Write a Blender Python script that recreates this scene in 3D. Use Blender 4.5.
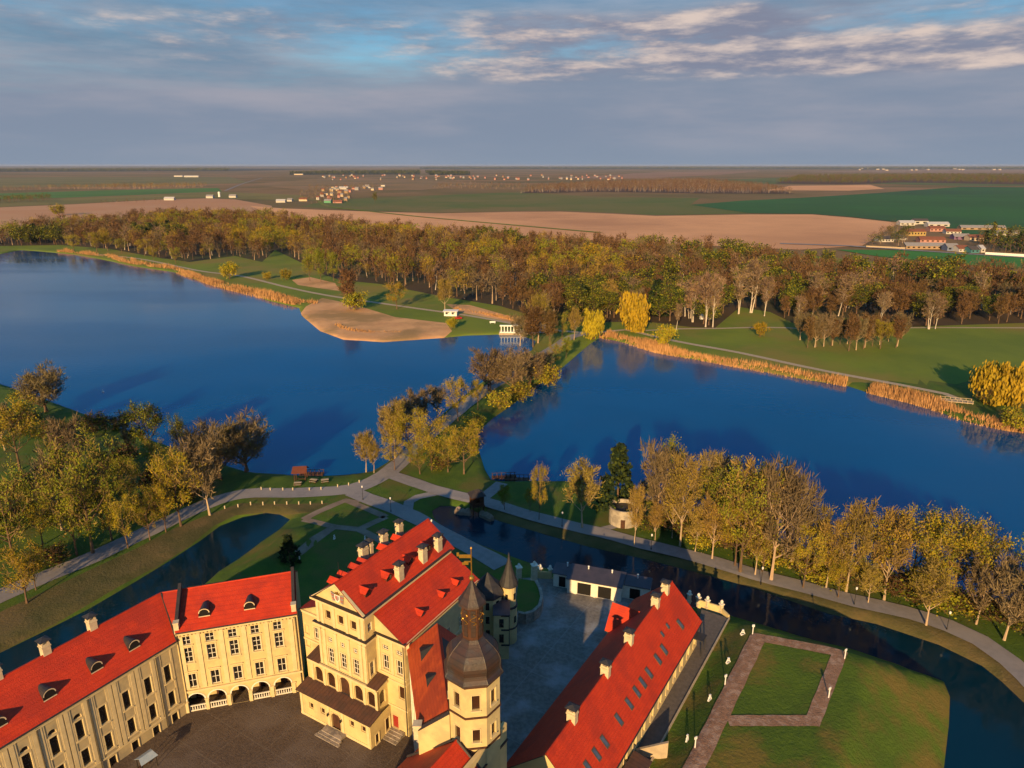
import bpy, math, random
import numpy as np
from mathutils import Vector, Matrix
from mathutils.geometry import delaunay_2d_cdt, tessellate_polygon

# ------------------------------------------------------------------ camera, sky, sun, exposure
for o in list(bpy.data.objects):
    bpy.data.objects.remove(o)
SC = bpy.context.scene
COL = SC.collection
F, CAMH = 700.0, 75.0
PITCH = math.atan(219 / F)
CP, SP = math.cos(PITCH), math.sin(PITCH)
cam = bpy.data.cameras.new('camera')
cam.sensor_width = 36.0
cam.lens = 36.0 * F / 1024
cam.clip_start, cam.clip_end = 1.0, 90000.0
camo = bpy.data.objects.new('camera', cam)
COL.objects.link(camo)
camo.location = (0, 0, CAMH)
camo.rotation_euler = (math.pi / 2 - PITCH, 0, 0)
SC.camera = camo

SUN_HEAD, SUN_EL = 14.0, 16.5          # light travels towards this heading (deg from +Y to +X), elevation
SKY_STR = 0.1
wd = bpy.data.worlds.new('World')
SC.world = wd
wd.use_nodes = True
nt = wd.node_tree
nt.nodes.clear()


def nd(t, typ, **kw):
    n = t.nodes.new(typ)
    for k, v in kw.items():
        setattr(n, k, v)
    return n


def math_(t, op, a, b=None, clamp=False):
    n = nd(t, 'ShaderNodeMath', operation=op, use_clamp=clamp)
    for i, x in enumerate((a, b)):
        if x is None:
            continue
        if isinstance(x, (int, float)):
            n.inputs[i].default_value = x
        else:
            t.links.new(x, n.inputs[i])
    return n.outputs[0]


def mrange(t, v, a, b, c=0.0, d=1.0, smooth=True):
    n = nd(t, 'ShaderNodeMapRange', interpolation_type='SMOOTHSTEP' if smooth else 'LINEAR')
    t.links.new(v, n.inputs[0])
    for i, x in enumerate((a, b, c, d)):
        n.inputs[i + 1].default_value = x
    return n.outputs[0]


def mixc(t, f, a, b):
    n = nd(t, 'ShaderNodeMix', data_type='RGBA')
    for s, x in ((0, f), (6, a), (7, b)):
        if isinstance(x, (int, float)):
            n.inputs[s].default_value = x
        elif isinstance(x, tuple):
            n.inputs[s].default_value = (*x, 1)
        else:
            t.links.new(x, n.inputs[s])
    return n.outputs[2]


def build_sky():
    t = nt
    sky = nd(t, 'ShaderNodeTexSky', sky_type='NISHITA', sun_disc=False)
    sky.sun_elevation = math.radians(SUN_EL)
    sky.sun_rotation = math.radians(SUN_HEAD + 180)
    sky.air_density, sky.dust_density, sky.ozone_density = 1.2, 0.6, 3.0
    tc = nd(t, 'ShaderNodeTexCoord')
    sx = nd(t, 'ShaderNodeSeparateXYZ')
    t.links.new(tc.outputs['Generated'], sx.inputs[0])
    az = math_(t, 'ARCTAN2', sx.outputs[0], sx.outputs[1])
    el = sx.outputs[2]

    def noise(su, sv, off, scale, detail, rough=0.55, dv=0.0, du=0.0):
        c = nd(t, 'ShaderNodeCombineXYZ')
        t.links.new(math_(t, 'ADD', math_(t, 'MULTIPLY', az, su), off + du), c.inputs[0])
        t.links.new(math_(t, 'ADD', math_(t, 'MULTIPLY', el, sv), dv), c.inputs[1])
        c.inputs[2].default_value = off
        n = nd(t, 'ShaderNodeTexNoise')
        n.inputs['Scale'].default_value = scale
        n.inputs['Detail'].default_value = detail
        n.inputs['Roughness'].default_value = rough
        t.links.new(c.outputs[0], n.inputs['Vector'])
        return n.outputs[0]
    k = 1.0 / SKY_STR
    S = lambda *c: tuple(x * k for x in c)
    # clear air: the Nishita sky, a little deeper blue high up
    clear = nd(t, 'ShaderNodeMix', data_type='RGBA', blend_type='MULTIPLY')
    clear.inputs[0].default_value = 1.0
    t.links.new(sky.outputs[0], clear.inputs[6])
    clear.inputs[7].default_value = (*SKY_TINT, 1)
    col = clear.outputs[2]
    # deep clear blue higher up
    col = mixc(t, mrange(t, el, 0.16, 0.27), col, S(0.036, 0.140, 0.30))
    # high thin veil of grey-blue cloud
    n0 = noise(1.8, 10, 3.1, 1.0, 8, 0.62)
    m0 = math_(t, 'MULTIPLY', mrange(t, n0, 0.26, 0.56), mrange(t, el, 0.17, 0.26, 0.92, 0.0))
    n0b = noise(4.0, 26, 21.0, 1.0, 8, 0.6)
    col = mixc(t, m0, col, mixc(t, mrange(t, n0b, 0.38, 0.66), S(0.115, 0.170, 0.240), S(0.215, 0.235, 0.285)))
    # grey stratus sheet low above the horizon, fraying upwards
    n1 = noise(1.9, 20, 7.7, 1.0, 9, 0.62)
    cov = mrange(t, el, 0.045, 0.165, 0.62, -0.16, False)
    cov = math_(t, 'ADD', cov, mrange(t, az, -0.5, 0.55, -0.06, 0.22))
    m1 = mrange(t, math_(t, 'ADD', n1, cov), 0.50, 0.86)
    n1b = noise(2.2, 13, 1.3, 1.0, 8, 0.58)
    low = mixc(t, mrange(t, n1b, 0.36, 0.68), S(0.150, 0.186, 0.250), S(0.235, 0.238, 0.282))
    col = mixc(t, m1, col, low)
    # broken cumulus bank with warm lit tops
    n2 = noise(4.6, 22, CLOUD, 1.0, 12, 0.60)
    n2u = noise(4.6, 22, CLOUD, 1.0, 12, 0.60, dv=0.20, du=-0.14)
    band = math_(t, 'MULTIPLY', mrange(t, el, 0.065, 0.125), mrange(t, el, 0.165, 0.22, 1.0, 0.0))
    side = mrange(t, az, -0.62, 0.25, 0.84, 1.10)
    m2 = mrange(t, math_(t, 'MULTIPLY', math_(t, 'MULTIPLY', n2, band), side), 0.345, 0.60)
    lit = mrange(t, math_(t, 'SUBTRACT', n2, n2u), -0.06, 0.16)
    cum = mixc(t, lit, S(0.150, 0.165, 0.225), S(0.47, 0.385, 0.345))
    col = mixc(t, m2, col, cum)
    # pale air just over the horizon
    col = mixc(t, mrange(t, el, -0.01, 0.06, 0.85, 0.0), col, S(0.160, 0.200, 0.262))
    bg = nd(t, 'ShaderNodeBackground')
    bg.inputs[1].default_value = SKY_STR
    t.links.new(col, bg.inputs[0])
    out = nd(t, 'ShaderNodeOutputWorld')
    t.links.new(bg.outputs[0], out.inputs[0])


HAZE = 2.2e-5
CLOUD = 17.3
SKY_TINT = (0.40, 0.64, 0.78)
build_sky()

sl = bpy.data.lights.new('sun', 'SUN')
sl.energy = 5.0
sl.angle = math.radians(0.53)
sl.color = (1.0, 0.65, 0.29)
so = bpy.data.objects.new('sun', sl)
COL.objects.link(so)
_h, _e = math.radians(SUN_HEAD), math.radians(SUN_EL)
so.rotation_euler = Vector((math.sin(_h) * math.cos(_e), math.cos(_h) * math.cos(_e), -math.sin(_e))).to_track_quat('-Z', 'Y').to_euler()
SC.view_settings.view_transform = 'Standard'
SC.view_settings.look = 'None'
SC.view_settings.gamma = 1.0
SC.view_settings.exposure = 0.58
SC.view_settings.use_curve_mapping = False
SC.cycles.use_denoising = True
SC.cycles.max_bounces = 5
SC.cycles.diffuse_bounces = 2
SC.cycles.glossy_bounces = 2
SC.cycles.transparent_max_bounces = 4
SC.cycles.volume_bounces = 0
SC.cycles.use_adaptive_sampling = True
SC.cycles.adaptive_threshold = 0.02

# ------------------------------------------------------------------ helpers
random.seed(7)
R = np.random.default_rng(7)


def at(px, py, z):
    """the point of the horizontal plane z seen at a pixel of the photograph (used to survey the site)"""
    a, b = (px - 512) / F, -(py - 384) / F
    dy, dz = CP + b * SP, -SP + b * CP
    s = (z - CAMH) / dz
    return (a * s, dy * s, z)


def pix(x, y, z):
    dep = y * CP - (z - CAMH) * SP
    up = y * SP + (z - CAMH) * CP
    return 512 + F * x / dep, 384 - F * up / dep


def tall(x, y, z, ytop):
    """height of a vertical thing standing at x,y,z whose top reaches image row ytop"""
    lo, hi = 0.0, 120.0
    for _ in range(40):
        m = (lo + hi) / 2
        if pix(x, y, z + m)[1] > ytop:
            lo = m
        else:
            hi = m
    return lo


class Fr:
    """a building's own frame: x along the facade, y into the depth"""
    def __init__(s, o, ang):
        a = math.radians(ang)
        s.o, s.a, s.c, s.s = o, a, math.cos(a), math.sin(a)

    def w(s, x, y, z=0.0):
        return (s.o[0] + x * s.c - y * s.s, s.o[1] + x * s.s + y * s.c, z)

    def l(s, p):
        dx, dy = p[0] - s.o[0], p[1] - s.o[1]
        return (dx * s.c + dy * s.s, -dx * s.s + dy * s.c)


class MB:
    def __init__(s):
        s.v, s.f, s.m = [], [], []

    def poly(s, pts, m=0):
        i = len(s.v)
        s.v.extend(tuple(p) for p in pts)
        s.f.append(tuple(range(i, i + len(pts))))
        s.m.append(m)

    def box(s, x0, x1, y0, y1, z0, z1, m=0, mt=None):
        p = [(x, y, z) for z in (z0, z1) for y in (y0, y1) for x in (x0, x1)]
        for k, q in enumerate(((0, 2, 3, 1), (4, 5, 7, 6), (0, 1, 5, 4), (2, 6, 7, 3), (0, 4, 6, 2), (1, 3, 7, 5))):
            s.poly([p[i] for i in q], mt if (k == 1 and mt is not None) else m)

    def obox(s, a, b, w, h0, h1, m=0):
        """box along the ground segment a-b, width w, between heights"""
        dx, dy = b[0] - a[0], b[1] - a[1]
        L = math.hypot(dx, dy) or 1
        nx, ny = -dy / L * w / 2, dx / L * w / 2
        q = [(a[0] + nx, a[1] + ny), (a[0] - nx, a[1] - ny), (b[0] - nx, b[1] - ny), (b[0] + nx, b[1] + ny)]
        s.prism(q, h0, h1, m)

    def prism(s, q, z0, z1, m=0, mt=None, bottom=True):
        n = len(q)
        area = sum(q[i][0] * q[(i + 1) % n][1] - q[(i + 1) % n][0] * q[i][1] for i in range(n))
        if area < 0:
            q = q[::-1]
        for i in range(n):
            a, b = q[i], q[(i + 1) % n]
            s.poly([(a[0], a[1], z0), (b[0], b[1], z0), (b[0], b[1], z1), (a[0], a[1], z1)], m)
        s.poly([(p[0], p[1], z1) for p in q], m if mt is None else mt)
        if bottom:
            s.poly([(p[0], p[1], z0) for p in q[::-1]], m)

    def slab(s, top, t, m=0, me=None):
        """a sheet of thickness t hanging below the polygon `top` (roof planes)"""
        n = len(top)
        s.poly(top, m)
        s.poly([(p[0], p[1], p[2] - t) for p in top[::-1]], m if me is None else me)
        for i in range(n):
            a, b = top[i], top[(i + 1) % n]
            s.poly([a, (a[0], a[1], a[2] - t), (b[0], b[1], b[2] - t), b], m if me is None else me)

    def rev(s, prof, n=12, ph=0.0, c=(0, 0), m=0, cap=True):
        """surface of revolution, prof = [(r, z)...] from the bottom up"""
        rings = []
        for r, z in prof:
            rings.append([(c[0] + r * math.cos(ph + 2 * math.pi * k / n), c[1] + r * math.sin(ph + 2 * math.pi * k / n), z) for k in range(n)])
        for a, b in zip(rings, rings[1:]):
            for k in range(n):
                j = (k + 1) % n
                s.poly([a[k], a[j], b[j], b[k]], m)
        if cap:
            s.poly(rings[0][::-1], m)
            s.poly(rings[-1], m)

    def tube(s, a, b, ra, rb, n=6, m=0):
        a, b = Vector(a), Vector(b)
        d = (b - a)
        if d.length < 1e-6:
            return
        d.normalize()
        u = d.orthogonal().normalized()
        w = d.cross(u)
        i0 = len(s.v)
        for p, r in ((a, ra), (b, rb)):
            for k in range(n):
                t = 2 * math.pi * k / n
                s.v.append(tuple(p + u * (r * math.cos(t)) + w * (r * math.sin(t))))
        for k in range(n):
            j = (k + 1) % n
            s.f.append((i0 + k, i0 + j, i0 + n + j, i0 + n + k))
            s.m.append(m)
        s.f.append(tuple(i0 + n + k for k in range(n)))
        s.m.append(m)

    def mesh(s, name, mats, smooth=False):
        me = bpy.data.meshes.new(name)
        me.from_pydata(s.v, [], s.f)
        for mm in mats:
            me.materials.append(mm)
        me.polygons.foreach_set('material_index', s.m)
        if smooth:
            me.polygons.foreach_set('use_smooth', [True] * len(s.f))
        me.update()
        return me


def link(name, me, parent=None):
    o = bpy.data.objects.new(name, me)
    COL.objects.link(o)
    if parent is not None:
        o.parent = parent
    return o


def obj(name, mb, mats, parent=None, smooth=False):
    if not isinstance(mats, (list, tuple)):
        mats = [mats]
    return link(name, mb.mesh(name, mats, smooth), parent)


def tag(o, label, cat, group=None):
    o['label'] = label
    o['category'] = cat
    if group:
        o['group'] = group
    return o


def thing(name, label, cat, loc=(0, 0, 0), rz=0.0, group=None):
    o = link(name, None)
    o.location = loc
    o.rotation_euler = (0, 0, rz)
    return tag(o, label, cat, group)


def struct(o, kind='structure'):
    o['kind'] = kind
    return o


def dup(root, loc, rz=0.0, scale=1.0, label=None, group=None):
    def cp(o, parent):
        c = o.copy()
        COL.objects.link(c)
        if parent is not None:
            c.parent = parent
        for ch in list(o.children):
            cp(ch, c)
        return c
    r = cp(root, None)
    r.location = loc
    r.rotation_euler = (0, 0, rz)
    r.scale = (scale,) * 3 if isinstance(scale, (int, float)) else scale
    if label:
        r['label'] = label
    if group:
        r['group'] = group
    return r


# ------------------------------------------------------------------ materials
def mat(name, c1, c2=None, scale=1.0, rough=0.85, bump=0.0, bscale=None, detail=6, lo=0.35, hi=0.65, spec=0.25, metal=0.0, c3=None, s3=0.05, vary=0.0, coat=0.0, rand=0.0, stripes=None, grid=None):
    m = bpy.data.materials.new(name)
    m.use_nodes = True
    t = m.node_tree
    b = t.nodes['Principled BSDF']
    b.inputs['Roughness'].default_value = rough
    b.inputs['Metallic'].default_value = metal
    b.inputs['Specular IOR Level'].default_value = spec
    tc = nd(t, 'ShaderNodeTexCoord')
    co = tc.outputs['Object']

    def noise(sc, det=detail):
        n = nd(t, 'ShaderNodeTexNoise')
        n.inputs['Scale'].default_value = sc
        n.inputs['Detail'].default_value = det
        n.inputs['Roughness'].default_value = 0.62
        t.links.new(co, n.inputs['Vector'])
        return n.outputs[0]
    if c2 is None:
        c2 = tuple(x * 0.8 for x in c1)
    col = mixc(t, mrange(t, noise(scale), lo, hi), c1, c2)
    if c3 is not None:
        col = mixc(t, mrange(t, noise(s3, 8), 0.46, 0.64), col, c3)
    if stripes:                       # courses of tiles / boards: (axis, spacing, strength)
        ax, sp, st = stripes
        sp3 = nd(t, 'ShaderNodeSeparateXYZ')
        t.links.new(co, sp3.inputs[0])
        w = math_(t, 'FRACT', math_(t, 'DIVIDE', sp3.outputs[ax], sp))
        w = mrange(t, w, 0.0, 0.35, 1 - st, 1.0)
        mm = nd(t, 'ShaderNodeMix', data_type='RGBA', blend_type='MULTIPLY')
        mm.inputs[0].default_value = 1.0
        t.links.new(col, mm.inputs[6])
        t.links.new(w, mm.inputs[7])
        col = mm.outputs[2]
    if grid:                          # rows of lighter joints between paving fields: (spacing, angle, joint colour)
        mpn = nd(t, 'ShaderNodeMapping')
        mpn.inputs['Rotation'].default_value = (0, 0, grid[1])
        t.links.new(co, mpn.inputs[0])
        g3 = nd(t, 'ShaderNodeSeparateXYZ')
        t.links.new(mpn.outputs[0], g3.inputs[0])
        for k in (0, 1):
            w = math_(t, 'FRACT', math_(t, 'DIVIDE', g3.outputs[k], grid[0]))
            w = mrange(t, w, 0.0, 0.04, 1.0, 0.0)
            col = mixc(t, math_(t, 'MULTIPLY', w, 0.45), col, grid[2])
    if rand:
        oi = nd(t, 'ShaderNodeObjectInfo')
        hs = nd(t, 'ShaderNodeHueSaturation')
        t.links.new(col, hs.inputs['Color'])
        t.links.new(mrange(t, oi.outputs['Random'], 0, 1, 0.5 - rand * 0.07, 0.5 + rand * 0.09, False), hs.inputs['Hue'])
        r2 = math_(t, 'FRACT', math_(t, 'MULTIPLY', oi.outputs['Random'], 7.31))
        t.links.new(mrange(t, r2, 0, 1, 1 - rand, 1 + rand, False), hs.inputs['Value'])
        col = hs.outputs[0]
    t.links.new(col, b.inputs['Base Color'])
    if bump:
        bn = nd(t, 'ShaderNodeBump')
        bn.inputs['Strength'].default_value = bump
        bn.inputs['Distance'].default_value = 0.2
        t.links.new(noise(bscale or scale * 3), bn.inputs['Height'])
        t.links.new(bn.outputs[0], b.inputs['Normal'])
    return m


M_ = {}
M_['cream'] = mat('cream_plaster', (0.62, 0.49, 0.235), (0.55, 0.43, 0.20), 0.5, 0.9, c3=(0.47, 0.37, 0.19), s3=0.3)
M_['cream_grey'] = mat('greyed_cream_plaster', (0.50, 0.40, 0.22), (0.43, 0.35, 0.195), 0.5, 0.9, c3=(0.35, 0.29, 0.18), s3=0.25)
M_['trim'] = mat('pale_trim', (0.64, 0.52, 0.29), (0.57, 0.46, 0.25), 1.2, 0.85)
M_['trim_white'] = mat('white_trim', (0.74, 0.70, 0.60), (0.68, 0.63, 0.52), 1.5, 0.8)
M_['red'] = mat('red_roof', (0.57, 0.047, 0.012), (0.49, 0.037, 0.011), 0.9, 0.65, 0.35, 6.0, c3=(0.41, 0.036, 0.014), s3=0.22, stripes=(2, 0.30, 0.18))
M_['orange'] = mat('orange_roof', (0.46, 0.075, 0.016), (0.36, 0.05, 0.012), 0.5, 0.65, 0.25, 6.0, c3=(0.30, 0.045, 0.014), s3=0.25, stripes=(2, 0.33, 0.2))
M_['brown_roof'] = mat('brown_roof', (0.115, 0.055, 0.035), (0.08, 0.045, 0.032), 0.7, 0.6, 0.2, 5.0, stripes=(0, 0.6, 0.3))
M_['slate'] = mat('dark_slate', (0.045, 0.043, 0.046), (0.03, 0.03, 0.033), 1.5, 0.5, 0.2)
M_['dome'] = mat('tarnished_copper', (0.055, 0.029, 0.021), (0.034, 0.025, 0.022), 0.8, 0.5, 0.2, 4.0, c3=(0.040, 0.038, 0.042), s3=0.35, spec=0.5, stripes=(2, 0.55, 0.35))
M_['violet_roof'] = mat('violet_metal_roof', (0.075, 0.062, 0.075), (0.055, 0.05, 0.062), 0.6, 0.5)
M_['coping'] = mat('dark_coping', (0.05, 0.04, 0.037), (0.035, 0.03, 0.03), 2.0, 0.6)
M_['glass'] = mat('dark_glass', (0.012, 0.011, 0.010), (0.022, 0.019, 0.016), 0.8, 0.12, spec=0.5)
M_['brown_glass'] = mat('brown_shaded_glass', (0.05, 0.022, 0.012), (0.03, 0.015, 0.01), 0.8, 0.2, spec=0.4)
M_['wood'] = mat('dark_wood', (0.085, 0.035, 0.018), (0.05, 0.024, 0.014), 2.0, 0.7)
M_['reddoor'] = mat('red_door', (0.30, 0.03, 0.02), None, 2.0, 0.6)
M_['dark'] = mat('black_opening', (0.012, 0.011, 0.010), None, 1.0, 0.9)
M_['chimney'] = mat('chimney_plaster', (0.62, 0.52, 0.34), (0.50, 0.41, 0.27), 1.5, 0.9)
M_['gold'] = mat('gilded_metal', (0.75, 0.42, 0.08), (0.62, 0.34, 0.07), 3.0, 0.35, metal=0.9)
M_['pipe'] = mat('pipe_metal', (0.10, 0.085, 0.06), None, 2.0, 0.6)
M_['stone'] = mat('field_stone', (0.30, 0.25, 0.20), (0.19, 0.165, 0.14), 1.6, 0.95, 0.6, 3.0, c3=(0.36, 0.31, 0.26), s3=0.9)
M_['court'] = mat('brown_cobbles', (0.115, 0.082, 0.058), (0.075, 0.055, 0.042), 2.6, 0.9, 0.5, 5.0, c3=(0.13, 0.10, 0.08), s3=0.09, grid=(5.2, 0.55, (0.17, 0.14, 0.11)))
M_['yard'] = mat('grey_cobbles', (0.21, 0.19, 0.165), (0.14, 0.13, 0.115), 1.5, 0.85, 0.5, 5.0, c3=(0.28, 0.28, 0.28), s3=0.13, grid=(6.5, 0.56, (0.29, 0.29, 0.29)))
M_['pave'] = mat('grey_pavement', (0.13, 0.11, 0.095), (0.10, 0.086, 0.075), 1.5, 0.9, 0.3, 5.0)
M_['asphalt'] = mat('pale_asphalt', (0.255, 0.235, 0.23), (0.215, 0.20, 0.195), 0.8, 0.92, c3=(0.28, 0.255, 0.24), s3=0.08)
M_['gravel'] = mat('garden_gravel', (0.22, 0.165, 0.12), (0.17, 0.13, 0.095), 1.2, 0.95, c3=(0.26, 0.20, 0.15), s3=0.3)
M_['brickpath'] = mat('rubble_brick_path', (0.32, 0.175, 0.10), (0.20, 0.115, 0.07), 2.2, 0.95, 0.7, 4.0, c3=(0.38, 0.25, 0.17), s3=1.1)
M_['white'] = mat('white_paint', (0.78, 0.76, 0.72), (0.70, 0.68, 0.64), 2.0, 0.6)
M_['black_metal'] = mat('black_metal', (0.02, 0.02, 0.02), None, 2.0, 0.5)
M_['sandstone'] = mat('sand_wall', (0.45, 0.36, 0.24), (0.36, 0.29, 0.20), 1.2, 0.9)
# ground covers
M_['grass'] = mat('short_grass', (0.075, 0.128, 0.012), (0.05, 0.098, 0.011), 0.25, 0.95, 0.6, 2.5, c3=(0.10, 0.10, 0.02), s3=0.10)
M_['bastion'] = mat('rampart_grass', (0.085, 0.135, 0.011), (0.055, 0.098, 0.010), 0.22, 0.95, 0.8, 2.0, c3=(0.17, 0.125, 0.024), s3=0.11)
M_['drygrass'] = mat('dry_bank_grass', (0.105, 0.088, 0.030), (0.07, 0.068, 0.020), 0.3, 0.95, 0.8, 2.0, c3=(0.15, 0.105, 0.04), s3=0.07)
M_['meadow'] = mat('meadow_grass', (0.160, 0.205, 0.020), (0.115, 0.165, 0.018), 0.03, 0.95, c3=(0.21, 0.17, 0.035), s3=0.012)
M_['floor'] = mat('leaf_litter', (0.075, 0.048, 0.024), (0.05, 0.038, 0.018), 0.05, 0.95, c3=(0.05, 0.06, 0.018), s3=0.01)
M_['sand'] = mat('beach_sand', (0.66, 0.37, 0.165), (0.54, 0.29, 0.13), 0.09, 0.95, c3=(0.34, 0.21, 0.085), s3=0.03)
M_['plain'] = mat('farmland', (0.21, 0.125, 0.045), (0.12, 0.10, 0.030), 0.0022, 0.95, c3=(0.28, 0.16, 0.075), s3=0.0012, detail=4)
M_['mud'] = mat('lake_bed', (0.04, 0.035, 0.025), None, 0.2, 0.95)


def water_mat(nm, WATER1, WATER2):
    m = bpy.data.materials.new(nm)
    m.use_nodes = True
    t = m.node_tree
    b = t.nodes['Principled BSDF']
    tc = nd(t, 'ShaderNodeTexCoord')
    n = nd(t, 'ShaderNodeTexNoise')
    n.inputs['Scale'].default_value = 0.02
    n.inputs['Detail'].default_value = 3
    t.links.new(tc.outputs['Object'], n.inputs['Vector'])
    t.links.new(mixc(t, mrange(t, n.outputs[0], 0.35, 0.65), WATER1, WATER2), b.inputs['Base Color'])
    # patches of calmer and rougher surface
    mp = nd(t, 'ShaderNodeMapping')
    mp.inputs['Scale'].default_value = (0.0045, 0.017, 1)
    mp.inputs['Rotation'].default_value = (0, 0, 0.5)
    t.links.new(tc.outputs['Object'], mp.inputs[0])
    n3 = nd(t, 'ShaderNodeTexNoise')
    n3.inputs['Scale'].default_value = 1.0
    n3.inputs['Detail'].default_value = 5
    t.links.new(mp.outputs[0], n3.inputs['Vector'])
    t.links.new(mrange(t, n3.outputs[0], 0.38, 0.64, 0.04, 0.18), b.inputs['Roughness'])
    b.inputs['IOR'].default_value = 1.33 if nm.startswith('moat') else 1.55
    b.inputs['Specular Tint'].default_value = (0.15, 0.6, 1.0, 1) if nm.startswith('lake') else (0.5, 0.8, 1, 1)
    n2 = nd(t, 'ShaderNodeTexNoise')
    n2.inputs['Scale'].default_value = 0.45
    n2.inputs['Detail'].default_value = 4
    t.links.new(tc.outputs['Object'], n2.inputs['Vector'])
    bn = nd(t, 'ShaderNodeBump')
    bn.inputs['Strength'].default_value = 0.10
    bn.inputs['Distance'].default_value = 0.3
    t.links.new(n2.outputs[0], bn.inputs['Height'])
    t.links.new(bn.outputs[0], b.inputs['Normal'])
    return m


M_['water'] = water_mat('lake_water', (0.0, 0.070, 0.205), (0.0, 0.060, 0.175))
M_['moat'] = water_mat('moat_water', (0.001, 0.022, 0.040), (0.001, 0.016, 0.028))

# foliage
for k, a, b_ in (('leaf_olive', (0.26, 0.24, 0.018), (0.15, 0.16, 0.016)), ('leaf_lime', (0.17, 0.20, 0.018), (0.12, 0.145, 0.016)),
                 ('leaf_yellow', (0.36, 0.25, 0.016), (0.25, 0.185, 0.014)), ('leaf_amber', (0.36, 0.26, 0.02), (0.27, 0.21, 0.018)),
                 ('leaf_russet', (0.20, 0.115, 0.040), (0.13, 0.08, 0.03)), ('leaf_green', (0.055, 0.075, 0.014), (0.035, 0.05, 0.012)), ('needles', (0.016, 0.030, 0.012), (0.010, 0.020, 0.010)),
                 ('twig_amber', (0.27, 0.185, 0.056), (0.19, 0.135, 0.042)), ('twig_grey', (0.20, 0.148, 0.078), (0.135, 0.104, 0.058)),
                 ('twig_brown', (0.165, 0.095, 0.042), (0.10, 0.062, 0.030)), ('twig_pale', (0.25, 0.165, 0.105), (0.18, 0.12, 0.08))):
    M_[k] = mat(k, a, b_, 0.35, 0.9, rand=0.16, spec=0.1)
M_['bark'] = mat('bark', (0.17, 0.105, 0.065), (0.11, 0.07, 0.045), 1.5, 0.95, 0.5, 4.0, rand=0.1)
M_['bark_pale'] = mat('pale_bark', (0.46, 0.34, 0.22), (0.35, 0.255, 0.165), 1.5, 0.9, rand=0.1)
M_['bark_white'] = mat('birch_bark', (0.62, 0.55, 0.46), (0.42, 0.36, 0.30), 1.2, 0.9, rand=0.05)
M_['reed'] = mat('dry_reed', (0.52, 0.29, 0.12), (0.38, 0.205, 0.085), 0.08, 0.95, spec=0.1)
# ------------------------------------------------------------------ frames of the castle wings
L_ = Fr((-46.4, 81.9), 58.5)
Mi = Fr((-46.1, 81.9), 16.0)
PA = Fr((-19.0, 75.2), -30.5)
RB = Fr((4.3, 64.9), 90 - 32.3)
ZW, ZR = -5.0, -4.1                    # water level, outer ground level

# ------------------------------------------------------------------ terrain
W = lambda pts, z=ZW: [at(px, py, z)[:2] for px, py in pts]
lake_left = W([(-420, 268), (-200, 262), (-60, 256), (0, 254), (20, 250), (36, 251), (70, 254), (100, 259), (133, 266), (173, 272), (206, 283), (232, 291), (249, 291),
               (266, 300), (299, 308), (302, 316), (320, 331), (343, 339.5), (383, 342), (419, 339.5), (443, 338), (466, 335.5), (496, 334.5),
               (520, 335), (536, 341), (532, 350), (508, 364), (470, 391), (436, 420), (408, 446), (388, 462), (373, 471), (353, 474.5), (310, 476.5), (260, 473.5), (243, 471),
               (215, 462), (180, 450), (150, 440), (110, 424), (70, 409), (30, 394), (0, 384), (-60, 372), (-200, 360), (-420, 350)])
lake_right = W([(600, 337.5), (617, 341), (641, 347), (670, 355), (745, 368), (807, 380), (848, 386), (869, 393), (927, 407), (960, 420), (1006, 430), (1060, 437), (1160, 447),
                (1290, 470), (1290, 620), (1120, 650), (1040, 628), (990, 606), (930, 588), (870, 570), (800, 551), (740, 532), (690, 514), (640, 497), (600, 486), (565, 481.5),
                (535, 481), (507, 482), (491, 480), (485, 470), (478, 448), (477, 433), (492, 419), (512, 405), (531, 390), (551, 375), (561, 369), (578, 354), (590, 344)])
moat_left = W([(290, 519.6), (280, 514.7), (266, 513), (243, 517), (220, 526), (200, 541), (171, 560), (135, 582), (89, 609), (41, 633), (0, 653), (-60, 690), (-160, 745),
               (-130, 830), (-50, 775), (10, 735), (75, 690), (135, 648), (186, 600), (205, 584), (217, 573), (240, 558), (260, 543), (280, 529)])
moat_right = W([(468, 509), (485, 515), (499, 521), (540, 533), (589, 547), (644, 559), (699, 573), (753, 588), (782, 598), (829, 614), (876, 624), (939, 645), (982, 666), (1002, 682),
                (1042, 720), (1100, 800), (1140, 870), (930, 880), (944, 768), (949, 724), (950, 697), (944, 682), (925, 675), (895, 664), (850, 649), (809, 639), (752, 622), (722, 613),
                (660, 601), (560, 573), (515, 558), (476, 543), (442, 526), (434, 518), (432, 511), (440, 506), (452, 506)])
WATERS = [np.array(p) for p in (lake_left, lake_right, moat_left, moat_right)]
plateau = [L_.w(-70, 13.2)[:2], L_.w(6, 13.2)[:2], Mi.w(16, 13)[:2], PA.w(-17.5, 19)[:2], PA.w(-13, 25)[:2], PA.w(4, 26)[:2], (-1, 101), (-0.5, 109), (0.5, 117.5), (7.5, 117),
           (27, 111), (31, 107), (37, 103.5), (44, 101), *W([(965, 670), (975, 695), (985, 735), (1000, 800), (1000, 1000)]), (60, -80), (-120, -80)]
PLT = np.array(plateau)


def segdist(P, poly):
    a = poly
    b = np.roll(poly, -1, axis=0)
    d = b - a
    out = np.full(len(P), 1e9)
    for i in range(len(a)):
        t = np.clip(((P - a[i]) @ d[i]) / max(d[i] @ d[i], 1e-9), 0, 1)
        q = P - (a[i] + t[:, None] * d[i])
        out = np.minimum(out, np.hypot(q[:, 0], q[:, 1]))
    return out


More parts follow.
